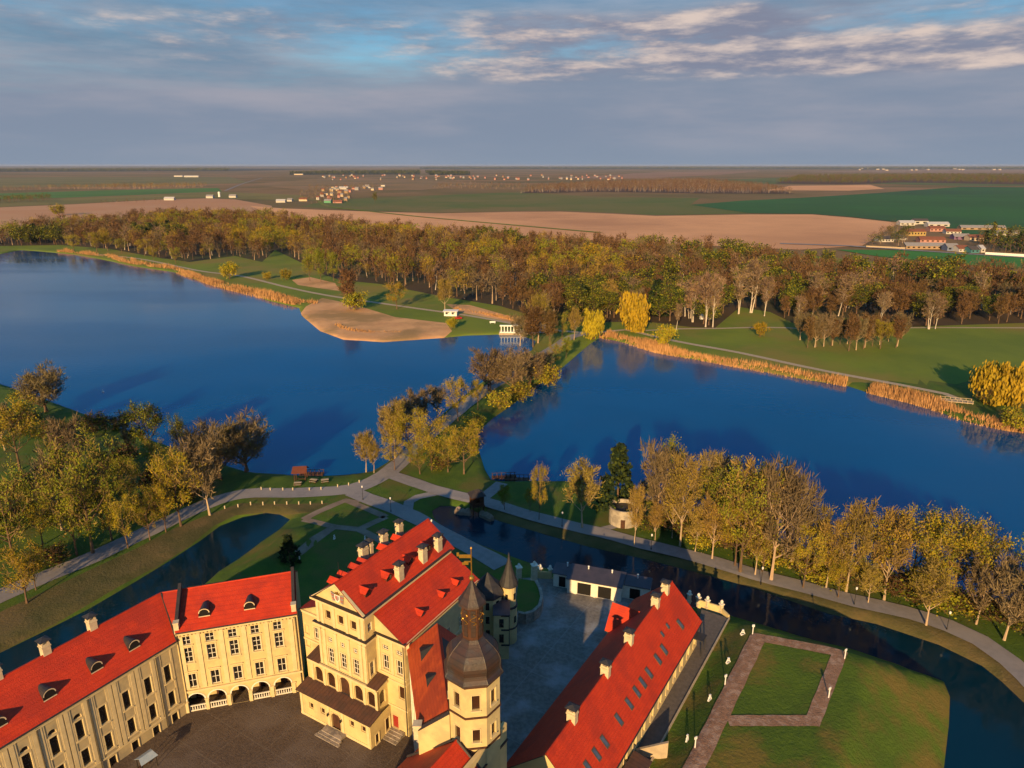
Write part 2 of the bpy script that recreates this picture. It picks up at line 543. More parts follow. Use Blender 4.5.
def inside(P, poly):
    x, y = P[:, 0], P[:, 1]
    r = np.zeros(len(P), bool)
    n = len(poly)
    j = n - 1
    for i in range(n):
        xi, yi = poly[i]
        xj, yj = poly[j]
        c = ((yi > y) != (yj > y))
        with np.errstate(divide='ignore', invalid='ignore'):
            r ^= c & (x < (xj - xi) * (y - yi) / (yj - yi + 1e-12) + xi)
        j = i
    return r


def smooth01(t):
    t = np.clip(t, 0, 1)
    return t * t * (3 - 2 * t)


def height(P):
    P = np.asarray(P, float).reshape(-1, 2)
    near = np.hypot(P[:, 0], P[:, 1]) < 1600
    h = np.full(len(P), ZR)
    Q = P[near]
    if len(Q) == 0:
        return h
    d = np.full(len(Q), 1e9)
    ins = np.zeros(len(Q), bool)
    for p in WATERS:
        d = np.minimum(d, segdist(Q, p))
        ins |= inside(Q, p)
    inp = inside(Q, PLT)
    dp = segdist(Q, PLT)
    L = np.where(inp, 0.0, ZR + (0 - ZR) * (1 - smooth01(dp / 5.0)))
    # the grassed rampart rising beside the long right-hand wing
    dx, dy = Q[:, 0] - RB.o[0], Q[:, 1] - RB.o[1]
    lx, ly = dx * RB.c + dy * RB.s, -dx * RB.s + dy * RB.c
    rise = 2.3 * smooth01((-7.6 - ly) / 5.5) * inp
    L = L + rise
    # earth rampart between the left moat and the castle garden
    crest = np.array(W([(228, 583), (246, 568), (268, 549), (288, 534), (300, 529)], -2.0))
    dc = np.full(len(Q), 1e9)
    for a_, b_ in zip(crest, crest[1:]):
        v_ = b_ - a_
        t_ = np.clip(((Q - a_) @ v_) / (v_ @ v_), 0, 1)
        dc = np.minimum(dc, np.hypot(*(Q - a_ - t_[:, None] * v_).T))
    L = L + 2.2 * np.exp(-(dc / 3.2) ** 2) * (~inp)
    far = Q[:, 1] > 300
    slope = np.where(inp, 0.62, np.where(far, 0.10, 0.35 + 0.75 * np.exp(-(dc / 7.0) ** 2)))
    bank = np.where(d < 0.25, d / 0.25 * 0.3, 0.3 + (d - 0.25) * slope)
    z = np.minimum(L, ZW + bank)
    k = np.clip((L - z) / 0.5, 0, 1)
    h[near] = np.where(ins, ZW - np.minimum(2.5, 0.5 * d), z)
    return h


def hz(x, y):
    return float(height([(x, y)])[0])


Z2 = lambda pts: W(pts, ZR)
forest_poly = Z2([(-260, 246), (-120, 238), (0, 240), (70, 230), (140, 221), (270, 222), (350, 233), (480, 243), (600, 250), (700, 258), (800, 270), (880, 279), (1024, 288), (1160, 300),
                  (1160, 335), (1024, 323), (960, 325), (910, 327), (870, 318), (830, 318), (795, 324), (770, 312), (740, 307), (715, 328), (690, 327), (650, 322), (610, 322), (575, 322), (540, 318), (500, 306),
                  (440, 296), (380, 284), (340, 280), (322, 274), (300, 262), (275, 250), (262, 262), (235, 256), (190, 262), (160, 258), (110, 249), (60, 245), (0, 246), (-120, 250), (-260, 256)])
sand_poly = Z2([(300, 312), (306, 306), (322, 298), (352, 304), (395, 317), (446, 323), (452, 331), (438, 340), (400, 343), (350, 341), (318, 331)])
sand2_poly = Z2([(446, 304), (470, 305), (520, 319), (540, 326), (530, 328), (500, 320), (458, 312)])
sand3_poly = Z2([(292, 280), (310, 277), (335, 283), (340, 291), (318, 288), (298, 285)])
plain_poly = [(-60000, 560)] + Z2([(-260, 246), (-120, 238), (0, 240), (70, 230), (140, 221), (270, 217), (350, 228), (480, 236), (600, 243), (700, 247), (800, 254), (880, 262), (1024, 276), (1160, 290)]) + [(60000, 620), (60000, 85000), (-60000, 85000)]
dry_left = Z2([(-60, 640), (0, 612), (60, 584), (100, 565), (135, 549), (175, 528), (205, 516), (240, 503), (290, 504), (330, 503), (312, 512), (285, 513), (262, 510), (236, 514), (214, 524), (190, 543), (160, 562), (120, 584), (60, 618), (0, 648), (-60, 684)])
berm_sun_tint = Z2([(205, 585), (217, 574), (240, 559), (260, 544), (280, 530), (294, 531), (278, 548), (258, 566), (238, 584), (215, 600)])  # yellower grass tint standing in for sun on this rampart slope
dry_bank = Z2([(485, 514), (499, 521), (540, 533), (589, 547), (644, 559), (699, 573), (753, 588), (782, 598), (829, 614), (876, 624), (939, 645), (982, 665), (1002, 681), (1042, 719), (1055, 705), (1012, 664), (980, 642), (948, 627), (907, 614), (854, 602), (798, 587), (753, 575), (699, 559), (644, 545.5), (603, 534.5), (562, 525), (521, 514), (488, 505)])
bastion_poly = [RB.w(52, -7.6)[:2], RB.w(43, -7.6)[:2], RB.w(-30, -7.6)[:2], (40, -20), *W([(1000, 1000), (1000, 800), (985, 735), (975, 695), (965, 670), (800, 626)])]
REG = [('grass', None), ('meadow', None), ('mud', None), ('forest', forest_poly), ('sand', sand_poly), ('sand', sand2_poly), ('sand', sand3_poly), ('plain', plain_poly), ('dry', dry_left), ('berm', berm_sun_tint), ('dry', dry_bank), ('bastion', bastion_poly)]


def build_ground():
    pts, edges = [], []

    def loop(poly, step=None):
        out = []
        n = len(poly)
        for i in range(n):
            a, b = poly[i], poly[(i + 1) % n]
            L = math.hypot(b[0] - a[0], b[1] - a[1])
            k = max(1, int(L / step)) if step else 1
            for j in range(k):
                out.append((a[0] + (b[0] - a[0]) * j / k, a[1] + (b[1] - a[1]) * j / k))
        return out
    extra = []
    for p in WATERS:
        q = loop([tuple(x) for x in p], 6.0)
        i0 = len(pts)
        pts.extend(q)
        n = len(q)
        edges.extend((i0 + i, i0 + (i + 1) % n) for i in range(n))
        for i in range(n):
            a, b = q[i - 1], q[(i + 1) % n]
            tx, ty = b[0] - a[0], b[1] - a[1]
            l = math.hypot(tx, ty) or 1
            nx, ny = -ty / l, tx / l
            for dd in (-4, 0.3, 3, 7, 11):
                for sg in (1, -1):
                    extra.append((q[i][0] + nx * dd * sg, q[i][1] + ny * dd * sg))
    for nm, p in REG:
        if p is not None:
            i0 = len(pts)
            q = loop(p, 40.0 if nm != 'plain' else None)
            pts.extend(q)
            edges.extend((i0 + i, i0 + (i + 1) % len(q)) for i in range(len(q)))
    i0 = len(pts)
    q = loop(plateau, 2.5)
    pts.extend(q)
    for dd in (1.5, 3.0, 5.0):
        for i in range(len(q)):
            a, b = q[i - 1], q[(i + 1) % len(q)]
            tx, ty = b[0] - a[0], b[1] - a[1]
            l = math.hypot(tx, ty) or 1
            for sg in (1, -1):
                extra.append((q[i][0] - ty / l * dd * sg, q[i][1] + tx / l * dd * sg))
    r = 42.0
    while r < 1500:
        na = 190
        for k in range(na):
            a = math.radians(-58 + 116 * (k + random.random() * 0.6) / na)
            pts.append((r * math.sin(a), r * math.cos(a)))
        r *= 1.026
    for k in range(0, 360, 12):
        for rr in (20.0, 300.0, 1600.0, 6000.0, 20000.0, 58000.0):
            a = math.radians(k + 3)
            pts.append((rr * math.sin(a) * 0.95, rr * math.cos(a)))
    # rampart profile rows beside the right-hand wing
    for x in np.arange(-25, 55, 1.6):
        for y in (-7.6, -8.7, -9.8, -11, -12.2, -13.3):
            extra.append(RB.w(x, y)[:2])
    ex = np.array(extra)
    pts.extend(map(tuple, ex))
    V, E, Fc, *_ = delaunay_2d_cdt([Vector(p) for p in pts], edges, [], 0, 1e-4)
    XY = np.array([(v[0], v[1]) for v in V])
    Z = height(XY)
    # make shoreline vertices exact
    tri = np.array([f for f in Fc if len(f) == 3])
    cen = XY[tri].mean(axis=1)
    mi = np.zeros(len(tri), np.int32)
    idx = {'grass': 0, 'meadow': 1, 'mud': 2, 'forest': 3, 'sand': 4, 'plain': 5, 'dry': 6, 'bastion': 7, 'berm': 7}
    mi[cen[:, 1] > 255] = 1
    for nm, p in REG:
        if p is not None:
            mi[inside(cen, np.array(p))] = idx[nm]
    for p in WATERS:
        mi[inside(cen, p)] = 2
    me = bpy.data.meshes.new('ground')
    me.from_pydata(np.column_stack([XY, Z]).tolist(), [], tri.tolist())
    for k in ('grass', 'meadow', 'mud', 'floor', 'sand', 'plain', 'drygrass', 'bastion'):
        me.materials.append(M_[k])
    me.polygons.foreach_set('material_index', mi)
    me.polygons.foreach_set('use_smooth', np.ones(len(tri), bool))
    me.update()
    struct(link('ground', me))
    # face normals up
    n = me.polygons[0].normal
    if n.z < 0:
        me.flip_normals()


build_ground()
mb = MB()
mb.poly([(-900, 20, ZW), (1100, 20, ZW), (1100, 1150, ZW), (-900, 1150, ZW)])
struct(obj('lake_water', mb, M_['water']))
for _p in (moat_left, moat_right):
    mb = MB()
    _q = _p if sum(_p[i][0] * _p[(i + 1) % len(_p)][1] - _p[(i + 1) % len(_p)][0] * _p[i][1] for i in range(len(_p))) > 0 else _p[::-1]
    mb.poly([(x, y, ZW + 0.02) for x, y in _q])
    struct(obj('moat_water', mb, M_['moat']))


# ------------------------------------------------------------------ roads, paths and paved yards (draped on the ground)
def smooth_line(p, step):
    p = [np.array(q, float) for q in p]
    out = []
    for i in range(len(p) - 1):
        p0, p1, p2, p3 = p[max(i - 1, 0)], p[i], p[i + 1], p[min(i + 2, len(p) - 1)]
        n = max(1, int(np.linalg.norm(p2 - p1) / step))
        for k in range(n):
            t = k / n
            out.append(0.5 * ((2 * p1) + (p2 - p0) * t + (2 * p0 - 5 * p1 + 4 * p2 - p3) * t * t + (3 * p1 - p0 - 3 * p2 + p3) * t ** 3))
    out.append(p[-1])
    return out


def strip(name, pts, width, m, lift=0.07, step=3.0, smooth=True, kind='structure'):
    c = smooth_line(pts, step) if smooth else [np.array(q, float) for q in pts]
    rows = []
    for i in range(len(c)):
        a, b = c[max(i - 1, 0)], c[min(i + 1, len(c) - 1)]
        d = b - a
        d /= np.linalg.norm(d) or 1
        n = np.array([-d[1], d[0]])
        for k in (-0.5, -0.25, 0, 0.25, 0.5):
            rows.append(c[i] + n * k * width * (1 + 0.04 * math.sin(i * 1.7 + k * 5)))
    rows = np.array(rows)
    h = np.maximum(height(rows), ZW + 0.2) + lift
    mb = MB()
    mb.v = [(*r_, z) for r_, z in zip(rows.tolist(), h.tolist())]
    for i in range(len(c) - 1):
        for k in range(4):
            a = i * 5 + k
            mb.f.append((a, a + 5, a + 6, a + 1)[::-1])
            mb.m.append(0)
    return struct(obj(name, mb, m), kind)


def sheet(name, poly, z, m):
    mb = MB()
    ar = sum(poly[i][0] * poly[(i + 1) % len(poly)][1] - poly[(i + 1) % len(poly)][0] * poly[i][1] for i in range(len(poly)))
    if ar < 0:
        poly = poly[::-1]
    mb.poly([(p[0], p[1], z) for p in poly])
    return struct(obj(name, mb, m))


strip('main_road', Z2([(-140, 660), (-50, 620), (0, 596), (50, 575), (96, 556), (130, 540), (170, 521), (205, 505), (243, 494), (290, 493), (335, 491), (362, 486), (384, 475), (402, 461), (415, 447), (442, 424), (480, 394), (520, 369), (555, 347), (574, 336), (598, 333)]), 5.4, M_['asphalt'], 0.09)
strip('lakeside_road', Z2([(388, 474), (406, 480), (432, 489), (458, 496), (487, 502.5), (521, 513), (562, 524), (603, 533.5), (644, 544.5), (699, 558), (753, 574), (798, 586), (854, 601), (907, 613), (948, 626), (980, 641), (1010, 662), (1050, 700), (1100, 770)]), 4.3, M_['asphalt'], 0.15)
strip('castle_road', Z2([(352, 492), (366, 498), (386, 505), (412, 516), (439, 530), (465, 544.5), (488, 557), (503, 566)]), 4.8, M_['asphalt'], 0.10)
strip('curved_path', Z2([(407.5, 511), (409, 502), (418, 497), (430, 494.5), (441, 492.5)]), 2.6, M_['asphalt'], 0.06)
strip('jetty_path', Z2([(479, 501), (488, 494), (497, 487), (502, 483)]), 3.4, M_['asphalt'], 0.065)
strip('rotunda_path', Z2([(596, 531), (612, 527), (624, 522)]), 2.0, M_['asphalt'], 0.06)
for nm, pts in (('garden_path', [(303.5, 519.6), (318, 512), (333, 505.5), (346, 500.4), (358, 503)]), ('garden_path', [(346, 500.4), (366, 508.5), (386, 517)]), ('garden_path', [(386, 517), (375, 522), (359, 529.6)]),
                ('garden_path', [(303.5, 519.6), (320, 523.5), (334, 527), (359, 529.6), (368, 534), (379, 540), (390, 546)]), ('garden_path', [(334, 527), (316, 541), (298, 555)])):
    strip(nm, Z2(pts), 2.0, M_['gravel'], 0.05 + 0.004 * len(pts), 1.5, False)
# far side of the lakes
strip('shore_path', Z2([(90, 254), (140, 259), (200, 271), (240, 276), (290, 288), (330, 296), (378, 303), (420, 309), (470, 316), (520, 325), (560, 331), (598, 333.5)]), 3.2, M_['sandstone'], 0.12, 8)
strip('shore_path', Z2([(598, 332.5), (625, 330), (660, 338), (690, 344), (740, 353), (800, 366), (850, 376), (900, 385), (945, 394), (965, 402)]), 3.0, M_['sandstone'], 0.12, 8)
strip('meadow_path', Z2([(640, 331), (680, 329), (720, 328.5), (760, 327.5), (790, 328), (830, 331), (900, 328), (1030, 328)]), 2.2, M_['sandstone'], 0.10, 8)

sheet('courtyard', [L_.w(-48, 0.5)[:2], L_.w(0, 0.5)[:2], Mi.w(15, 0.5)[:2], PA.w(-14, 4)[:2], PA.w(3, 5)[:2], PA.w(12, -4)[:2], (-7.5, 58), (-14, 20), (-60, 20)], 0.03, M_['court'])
sheet('service_yard', [PA.w(3, 5)[:2], PA.w(3.2, 22)[:2], (-3, 99), (0.2, 104), (0.5, 116), (6, 116.2), (26, 110), RB.w(41, 0)[:2], RB.w(-10, 0)[:2], (-3.5, 58.5), (-6, 63), PA.w(12, -4)[:2]], 0.045, M_['yard'])
mb = MB()
pv = [RB.w(-20, -4.6)[:2], RB.w(41, -4.6)[:2], RB.w(50.5, -2.6)[:2], RB.w(50.5, -7.4)[:2], RB.w(-20, -7.4)[:2]]
sheet('side_pavement', pv, 0.055, M_['pave'])
mb = MB()
mb.obox(RB.w(-20, -7.5), RB.w(50.5, -7.5), 0.22, -0.4, 0.32)
struct(obj('kerb', mb, M_['sandstone']))
# pavement outline of the excavated building on the rampart
ZB = 2.3
o4 = [at(755, 637, ZB)[:2], at(840, 653, ZB)[:2], at(813, 721, ZB)[:2], at(731, 721, ZB)[:2]]
for a, b in ((o4[0], o4[1]), (o4[1], o4[2]), (o4[2], o4[3])):
    pa, pb = np.array(a), np.array(b)
    strip('rubble_path', [pa + (pb - pa) * t for t in np.linspace(-0.04, 1.04, 14)], 2.0, M_['brickpath'], 0.09 + 0.004 * random.random(), 2, False)
pa, pb = np.array(at(758, 637, ZB)[:2]), np.array(at(690, 776, ZB)[:2])
strip('rubble_path', [pa + (pb - pa) * t for t in np.linspace(0, 1.2, 22)], 2.5, M_['brickpath'], 0.11, 2, False)

# ------------------------------------------------------------------ fields to the horizon (thin sheets, each with its own crop)
def field(name, poly, c1, c2, lift, sc=0.004, c3=None, rows=None):
    m = mat(name, c1, c2, sc, 0.95, c3=c3, s3=sc * 0.35, detail=5, stripes=rows)
    sheet(name, Z2(poly), ZR + lift, m)


BR1, BR2, BR3 = (0.74, 0.385, 0.18), (0.63, 0.32, 0.15), (0.48, 0.24, 0.115)
GR1, GR2 = (0.050, 0.080, 0.022), (0.038, 0.060, 0.020)
DG1, DG2 = (0.026, 0.125, 0.024), (0.022, 0.098, 0.021)
field('ploughed_field', [(250, 206), (282, 208.5), (377, 212), (440, 213.5), (520, 212), (560, 211.8), (617, 214.2), (656, 216.2), (750, 214.6), (812, 214.6), (851, 217.8), (899, 223), (885, 232), (862, 246), (800, 250), (600, 241), (480, 234), (350, 226), (270, 215)], BR1, BR2, 0.3, 0.004, BR3)
field('ploughed_field', [(-300, 209), (0, 207.5), (70, 204.5), (117, 202), (152, 200), (206, 198.5), (235, 199.5), (272, 206), (270, 217), (140, 219), (0, 236), (-300, 244)], (0.50, 0.29, 0.155), BR3, 0.25, 0.004, BR3)
field('grass_field', [(330, 200), (420, 196), (520, 192), (600, 197), (700, 198), (690, 205), (750, 213.5), (656, 215.2), (617, 213.2), (560, 210.8), (520, 211), (440, 212.6), (377, 211), (300, 207)], (0.095, 0.13, 0.025), (0.14, 0.135, 0.035), 0.2, 0.004, (0.22, 0.145, 0.055))
field('winter_crop_field', [(690, 205), (740, 201), (800, 198), (880, 193), (960, 187), (1300, 189), (1300, 252), (1024, 247), (930, 226), (899, 222.4), (851, 217), (812, 214), (750, 213.4)], DG1, DG2, 0.45, 0.003, (0.02, 0.075, 0.03))
field('winter_crop_field', [(-300, 196), (0, 193.5), (100, 190.5), (218, 188), (222, 191.5), (140, 195), (60, 198), (0, 199.3), (-300, 203)], (0.08, 0.19, 0.035), (0.065, 0.15, 0.03), 0.3, 0.004)
field('grass_field', [(-300, 204), (0, 200), (60, 198.5), (140, 195.5), (222, 192), (300, 195), (320, 201), (235, 199), (206, 198), (152, 199.5), (117, 201.5), (70, 204), (0, 207)], (0.22, 0.175, 0.05), (0.15, 0.14, 0.04), 0.2, 0.004)
field('ploughed_field', [(768, 190.5), (790, 186), (870, 185), (885, 189), (850, 190.8)], BR1, BR2, 0.6, 0.003)
field('grass_field', [(600, 184), (800, 177), (980, 176), (1150, 178), (1150, 186), (960, 186), (880, 184), (700, 184)], (0.12, 0.15, 0.04), (0.07, 0.105, 0.028), 0.3, 0.002)
field('pale_field', [(560, 178), (660, 172), (760, 171), (720, 175), (620, 179)], (0.30, 0.17, 0.10), (0.25, 0.15, 0.09), 0.5, 0.002)
field('pale_field', [(800, 172), (900, 169.5), (1100, 169), (1100, 172), (950, 173)], (0.30, 0.19, 0.12), (0.25, 0.16, 0.10), 0.5, 0.002)
field('pale_field', [(250, 184), (330, 178), (420, 180), (500, 184), (420, 190), (300, 190)], (0.28, 0.165, 0.075), (0.19, 0.135, 0.055), 0.4, 0.003)
field('pale_field', [(-200, 181), (60, 177), (230, 177), (250, 183), (100, 187), (-200, 188)], (0.20, 0.165, 0.06), (0.14, 0.135, 0.045), 0.3, 0.003)
field('winter_crop_field', [(836, 250), (900, 250.5), (1024, 258.5), (1300, 275), (1300, 292), (1160, 288), (1024, 270), (930, 262), (880, 257)], (0.045, 0.20, 0.028), (0.036, 0.16, 0.026), 0.4, 0.01)
WF1, WF2 = (0.085, 0.045, 0.030), (0.055, 0.035, 0.024)
field('wood_floor', [(520, 193.5), (600, 192), (700, 193.5), (795, 194), (760, 186), (700, 181), (600, 183), (540, 188)], WF1, WF2, 0.5, 0.01)
field('wood_floor', [(775, 183.5), (850, 184.5), (900, 182.5), (1100, 186), (1100, 177.5), (950, 175.5), (800, 176.5)], WF1, WF2, 0.7, 0.01)
field('wood_floor', [(290, 172.5), (420, 171.0), (420, 174.5), (290, 174.8)], (0.022, 0.034, 0.020), (0.015, 0.025, 0.016), 0.8, 0.005)
field('wood_floor', [(425, 172.2), (470, 173.0), (470, 175.2), (430, 175.0)], (0.022, 0.034, 0.020), (0.015, 0.025, 0.016), 0.8, 0.005)
field('wood_floor', [(-250, 173.0), (230, 171.2), (330, 169.0), (230, 168.4), (-250, 169.0)], (0.022, 0.034, 0.020), (0.015, 0.025, 0.016), 0.9, 0.003)
field('wood_floor', [(420, 169.2), (1250, 169.6), (1250, 167.2), (420, 167.2)], (0.022, 0.034, 0.020), (0.015, 0.025, 0.016), 1.0, 0.003)
field('wood_floor', [(-250, 167.6), (1250, 167.0), (1250, 166.2), (-250, 166.3)], (0.022, 0.034, 0.020), (0.015, 0.025, 0.016), 1.2, 0.003)
strip('country_road', Z2([(780, 244), (850, 246.5), (900, 250), (960, 254), (1024, 258), (1200, 270)]), 9, M_['asphalt'], 0.7, 30)
strip('country_road', Z2([(319, 201), (328, 206.5), (360, 210.5), (420, 217), (520, 226), (600, 233)]), 9, M_['meadow'], 0.7, 40)
strip('country_road', Z2([(225, 191), (245, 183), (262, 178)]), 9, M_['asphalt'], 0.7, 60)


# ------------------------------------------------------------------ reeds along the far shores
def reeds(pts, w0, w1, hgt, n):
    """dry reed beds: thousands of leaning blades in a ribbon that follows the shore"""
    c = smooth_line([np.array(p) for p in W(pts, ZW)], 4.0)
    c = np.array(c)
    i = R.integers(0, len(c) - 1, n)
    t = R.random(n)[:, None]
    base = c[i] * (1 - t) + c[i + 1] * t
    d = c[i + 1] - c[i]
    d /= np.linalg.norm(d, axis=1)[:, None] + 1e-9
    nrm = np.column_stack([-d[:, 1], d[:, 0]])
    ww = w0 + (w1 - w0) * (0.5 + 0.5 * np.sin(base[:, 0] * 0.09) * np.cos(base[:, 1] * 0.05))
    base = base + nrm * ((R.random(n) - 0.35) * ww)[:, None]
    pt_ = np.sin(base[:, 0] * 0.11 + 2 * np.sin(base[:, 1] * 0.07)) + 0.6 * np.sin(base[:, 0] * 0.37 + base[:, 1] * 0.29)
    keep = R.random(n) < np.clip(0.75 + 0.55 * pt_, 0.08, 1)
    base, i, n = base[keep], i[keep], int(keep.sum())
    pt_ = pt_[keep]
    h = hgt * (0.45 + 0.75 * R.random(n)) * (0.85 + 0.25 * pt_)
    a = R.random(n) * math.pi
    bw = 0.10 + 0.14 * R.random(n)
    lean = R.normal(0, 0.28, (n, 2))
    g = np.maximum(height(base), ZW - 0.2)
    v = np.empty((n, 3, 3))
    v[:, 0, :2] = base + np.column_stack([np.cos(a), np.sin(a)]) * bw[:, None]
    v[:, 1, :2] = base - np.column_stack([np.cos(a), np.sin(a)]) * bw[:, None]
    v[:, 0, 2] = v[:, 1, 2] = g
    v[:, 2, :2] = base + lean
    v[:, 2, 2] = g + h
    return v.reshape(-1, 3)


RD = [reeds([(60, 252), (100, 256.5), (133, 264), (173, 270), (206, 280.5)], 5, 11, 2.6, 5200), reeds([(100, 256), (128, 262)], 8, 14, 2.6, 1500),
      reeds([(180, 273), (206, 282), (232, 289.5), (266, 297.5), (299, 305), (318, 304)], 7, 13, 2.6, 8000),
      reeds([(602, 337), (617, 340.5), (641, 346.5), (670, 354.5), (745, 367.5), (807, 379.5), (846, 385.5)], 5, 10, 2.6, 9000),
      reeds([(869, 392), (927, 406), (960, 419), (1006, 429), (1060, 436)], 5, 10, 2.6, 6500), reeds([(455, 310), (500, 319), (540, 327)], 3, 6, 1.6, 1600), reeds([(336, 326), (346, 331), (372, 334), (402, 333.5)], 2, 5, 1.0, 500)]
v = np.concatenate(RD)
me = bpy.data.meshes.new('reeds')
nT = len(v) // 3
me.from_pydata(v.tolist(), [], np.arange(nT * 3).reshape(-1, 3).tolist())
me.materials.append(M_['reed'])
o = struct(link('reeds', me), 'stuff')
tag(o, 'dry tan reed beds fringing the far shores of both lakes', 'reeds')
# ------------------------------------------------------------------ building kit
def wall(mb, o, ax, n, Wd, z0, z1, ops=(), m=0, d=0.24, mr=None):
    """wall rectangle from o along ax with real openings; ops = (x0, x1, zb, zt, arched)"""
    mr = m if mr is None else mr

    def pt(x, z, k=0.0):
        return (o[0] + ax[0] * x - n[0] * k, o[1] + ax[1] * x - n[1] * k, z)
    flip = (ax[0] * n[1] - ax[1] * n[0]) > 0        # keep faces outward

    def q(a, b, c, e, mm):
        mb.poly([a, b, c, e][::-1] if flip else [a, b, c, e], mm)
    xs = sorted({0.0, Wd, *[v for op in ops for v in op[:2]]})
    zs = sorted({z0, z1, *[v for op in ops for v in op[2:4]]})
    for i in range(len(xs) - 1):
        for j in range(len(zs) - 1):
            xm, zm = (xs[i] + xs[i + 1]) / 2, (zs[j] + zs[j + 1]) / 2
            if any(op[0] < xm < op[1] and op[2] < zm < op[3] for op in ops):
                continue
            q(pt(xs[i], zs[j]), pt(xs[i + 1], zs[j]), pt(xs[i + 1], zs[j + 1]), pt(xs[i], zs[j + 1]), m)
    for op in ops:
        x0, x1, zb, zt = op[:4]
        q(pt(x0, zb, d), pt(x0, zb), pt(x0, zt), pt(x0, zt, d), mr)
        q(pt(x1, zb), pt(x1, zb, d), pt(x1, zt, d), pt(x1, zt), mr)
        q(pt(x0, zb, d), pt(x1, zb, d), pt(x1, zb), pt(x0, zb), mr)
        q(pt(x0, zt), pt(x1, zt), pt(x1, zt, d), pt(x0, zt, d), mr)
        if len(op) > 4 and op[4]:
            r = (x1 - x0) / 2
            rz = min(r, (zt - zb) * 0.6)
            cx, zc = (x0 + x1) / 2, zt - rz
            N = 6
            for sgn in (-1, 1):
                arc = [(cx + sgn * r * math.cos(math.pi / 2 * k / N), zc + rz * math.sin(math.pi / 2 * k / N)) for k in range(N + 1)]
                for k in range(N):
                    a, b = arc[k], arc[k + 1]
                    p = [pt(a[0], a[1], 0.004), pt(cx + sgn * r, zt - 0.0, 0.004), pt(b[0], b[1], 0.004)]
                    mb.poly(p, m)
                    mb.poly([pt(a[0], a[1], 0.0), pt(b[0], b[1], 0.0), pt(b[0], b[1], d), pt(a[0], a[1], d)], mr)


def window(parent, o, ax, n, op, style='sash', name='window', trim=None, depth=0.20, pm=None):
    """a window in a wall opening: surround, sill, bars, and a pane of its own as sub-part"""
    x0, x1, zb, zt = op[:4]
    arched = len(op) > 4 and op[4]
    trim = trim or M_['trim']
    mb = MB()

    def bx(a, b, k0, k1, c, e, m=0):        # k = distance outward from the wall face
        P = []
        for z in (c, e):
            for k in (k0, k1):
                for x in (a, b):
                    P.append((o[0] + ax[0] * x + n[0] * k, o[1] + ax[1] * x + n[1] * k, z))
        for qd in ((0, 2, 3, 1), (4, 5, 7, 6), (0, 1, 5, 4), (2, 6, 7, 3), (0, 4, 6, 2), (1, 3, 7, 5)):
            mb.poly([P[i] for i in qd], m)
    w = x1 - x0
    if style in ('sash', 'framed', 'plain', 'hood'):
        s = 0.16 if style != 'plain' else 0.08
        bx(x0 - s, x0, 0.004, 0.07, zb - 0.02, zt)
        bx(x1, x1 + s, 0.004, 0.07, zb - 0.02, zt)
        bx(x0 - s, x1 + s, 0.003, 0.08, zt, zt + s)
        bx(x0 - s - 0.06, x1 + s + 0.06, 0.003, 0.16, zb - 0.17, zb - 0.02)
        if style == 'hood':
            bx(x0 - s - 0.1, x1 + s + 0.1, 0.003, 0.2, zt + s + 0.22, zt + s + 0.36)
    if style in ('sash', 'hood', 'bars'):
        b = 0.07
        nx = 2 if w < 1.5 else 3
        nz = max(2, int((zt - zb) / 0.8))
        for i in range(nx + 1):
            x = x0 + (w - b) * i / nx
            bx(x, x + b, -depth + 0.02, -depth + 0.07, zb, zt, 1)
        for j in range(nz + 1):
            z = zb + (zt - zb - b) * j / nz
            bx(x0 + b, x1 - b, -depth + 0.02, -depth + 0.06, z, z + b, 1)
    if not mb.f:
        bx(x0, x1, -depth + 0.01, -depth + 0.05, zb, zb + 0.08)
        bx(x0, x0 + 0.07, -depth + 0.01, -depth + 0.05, zb + 0.08, zt)
        bx(x1 - 0.07, x1, -depth + 0.01, -depth + 0.05, zb + 0.08, zt)
    wo = obj(name, mb, [trim, M_['trim_white']], parent)
    g = MB()
    f = lambda x, z: (o[0] + ax[0] * x - n[0] * depth, o[1] + ax[1] * x - n[1] * depth, z)
    g.poly([f(x0, zb), f(x1, zb), f(x1, zt), f(x0, zt)])
    obj('pane', g, pm or (M_['glass'] if style != 'brown' else M_['brown_glass']), wo)
    return wo


def band(mb, o, ax, n, x0, x1, z0, z1, k, m=0, k0=0.003):
    """moulding, pilaster or cornice applied to a wall"""
    P = []
    for z in (z0, z1):
        for kk in (k0, k):
            for x in (x0, x1):
                P.append((o[0] + ax[0] * x + n[0] * kk, o[1] + ax[1] * x + n[1] * kk, z))
    for qd in ((0, 2, 3, 1), (4, 5, 7, 6), (0, 1, 5, 4), (2, 6, 7, 3), (0, 4, 6, 2), (1, 3, 7, 5)):
        mb.poly([P[i] for i in qd], m)


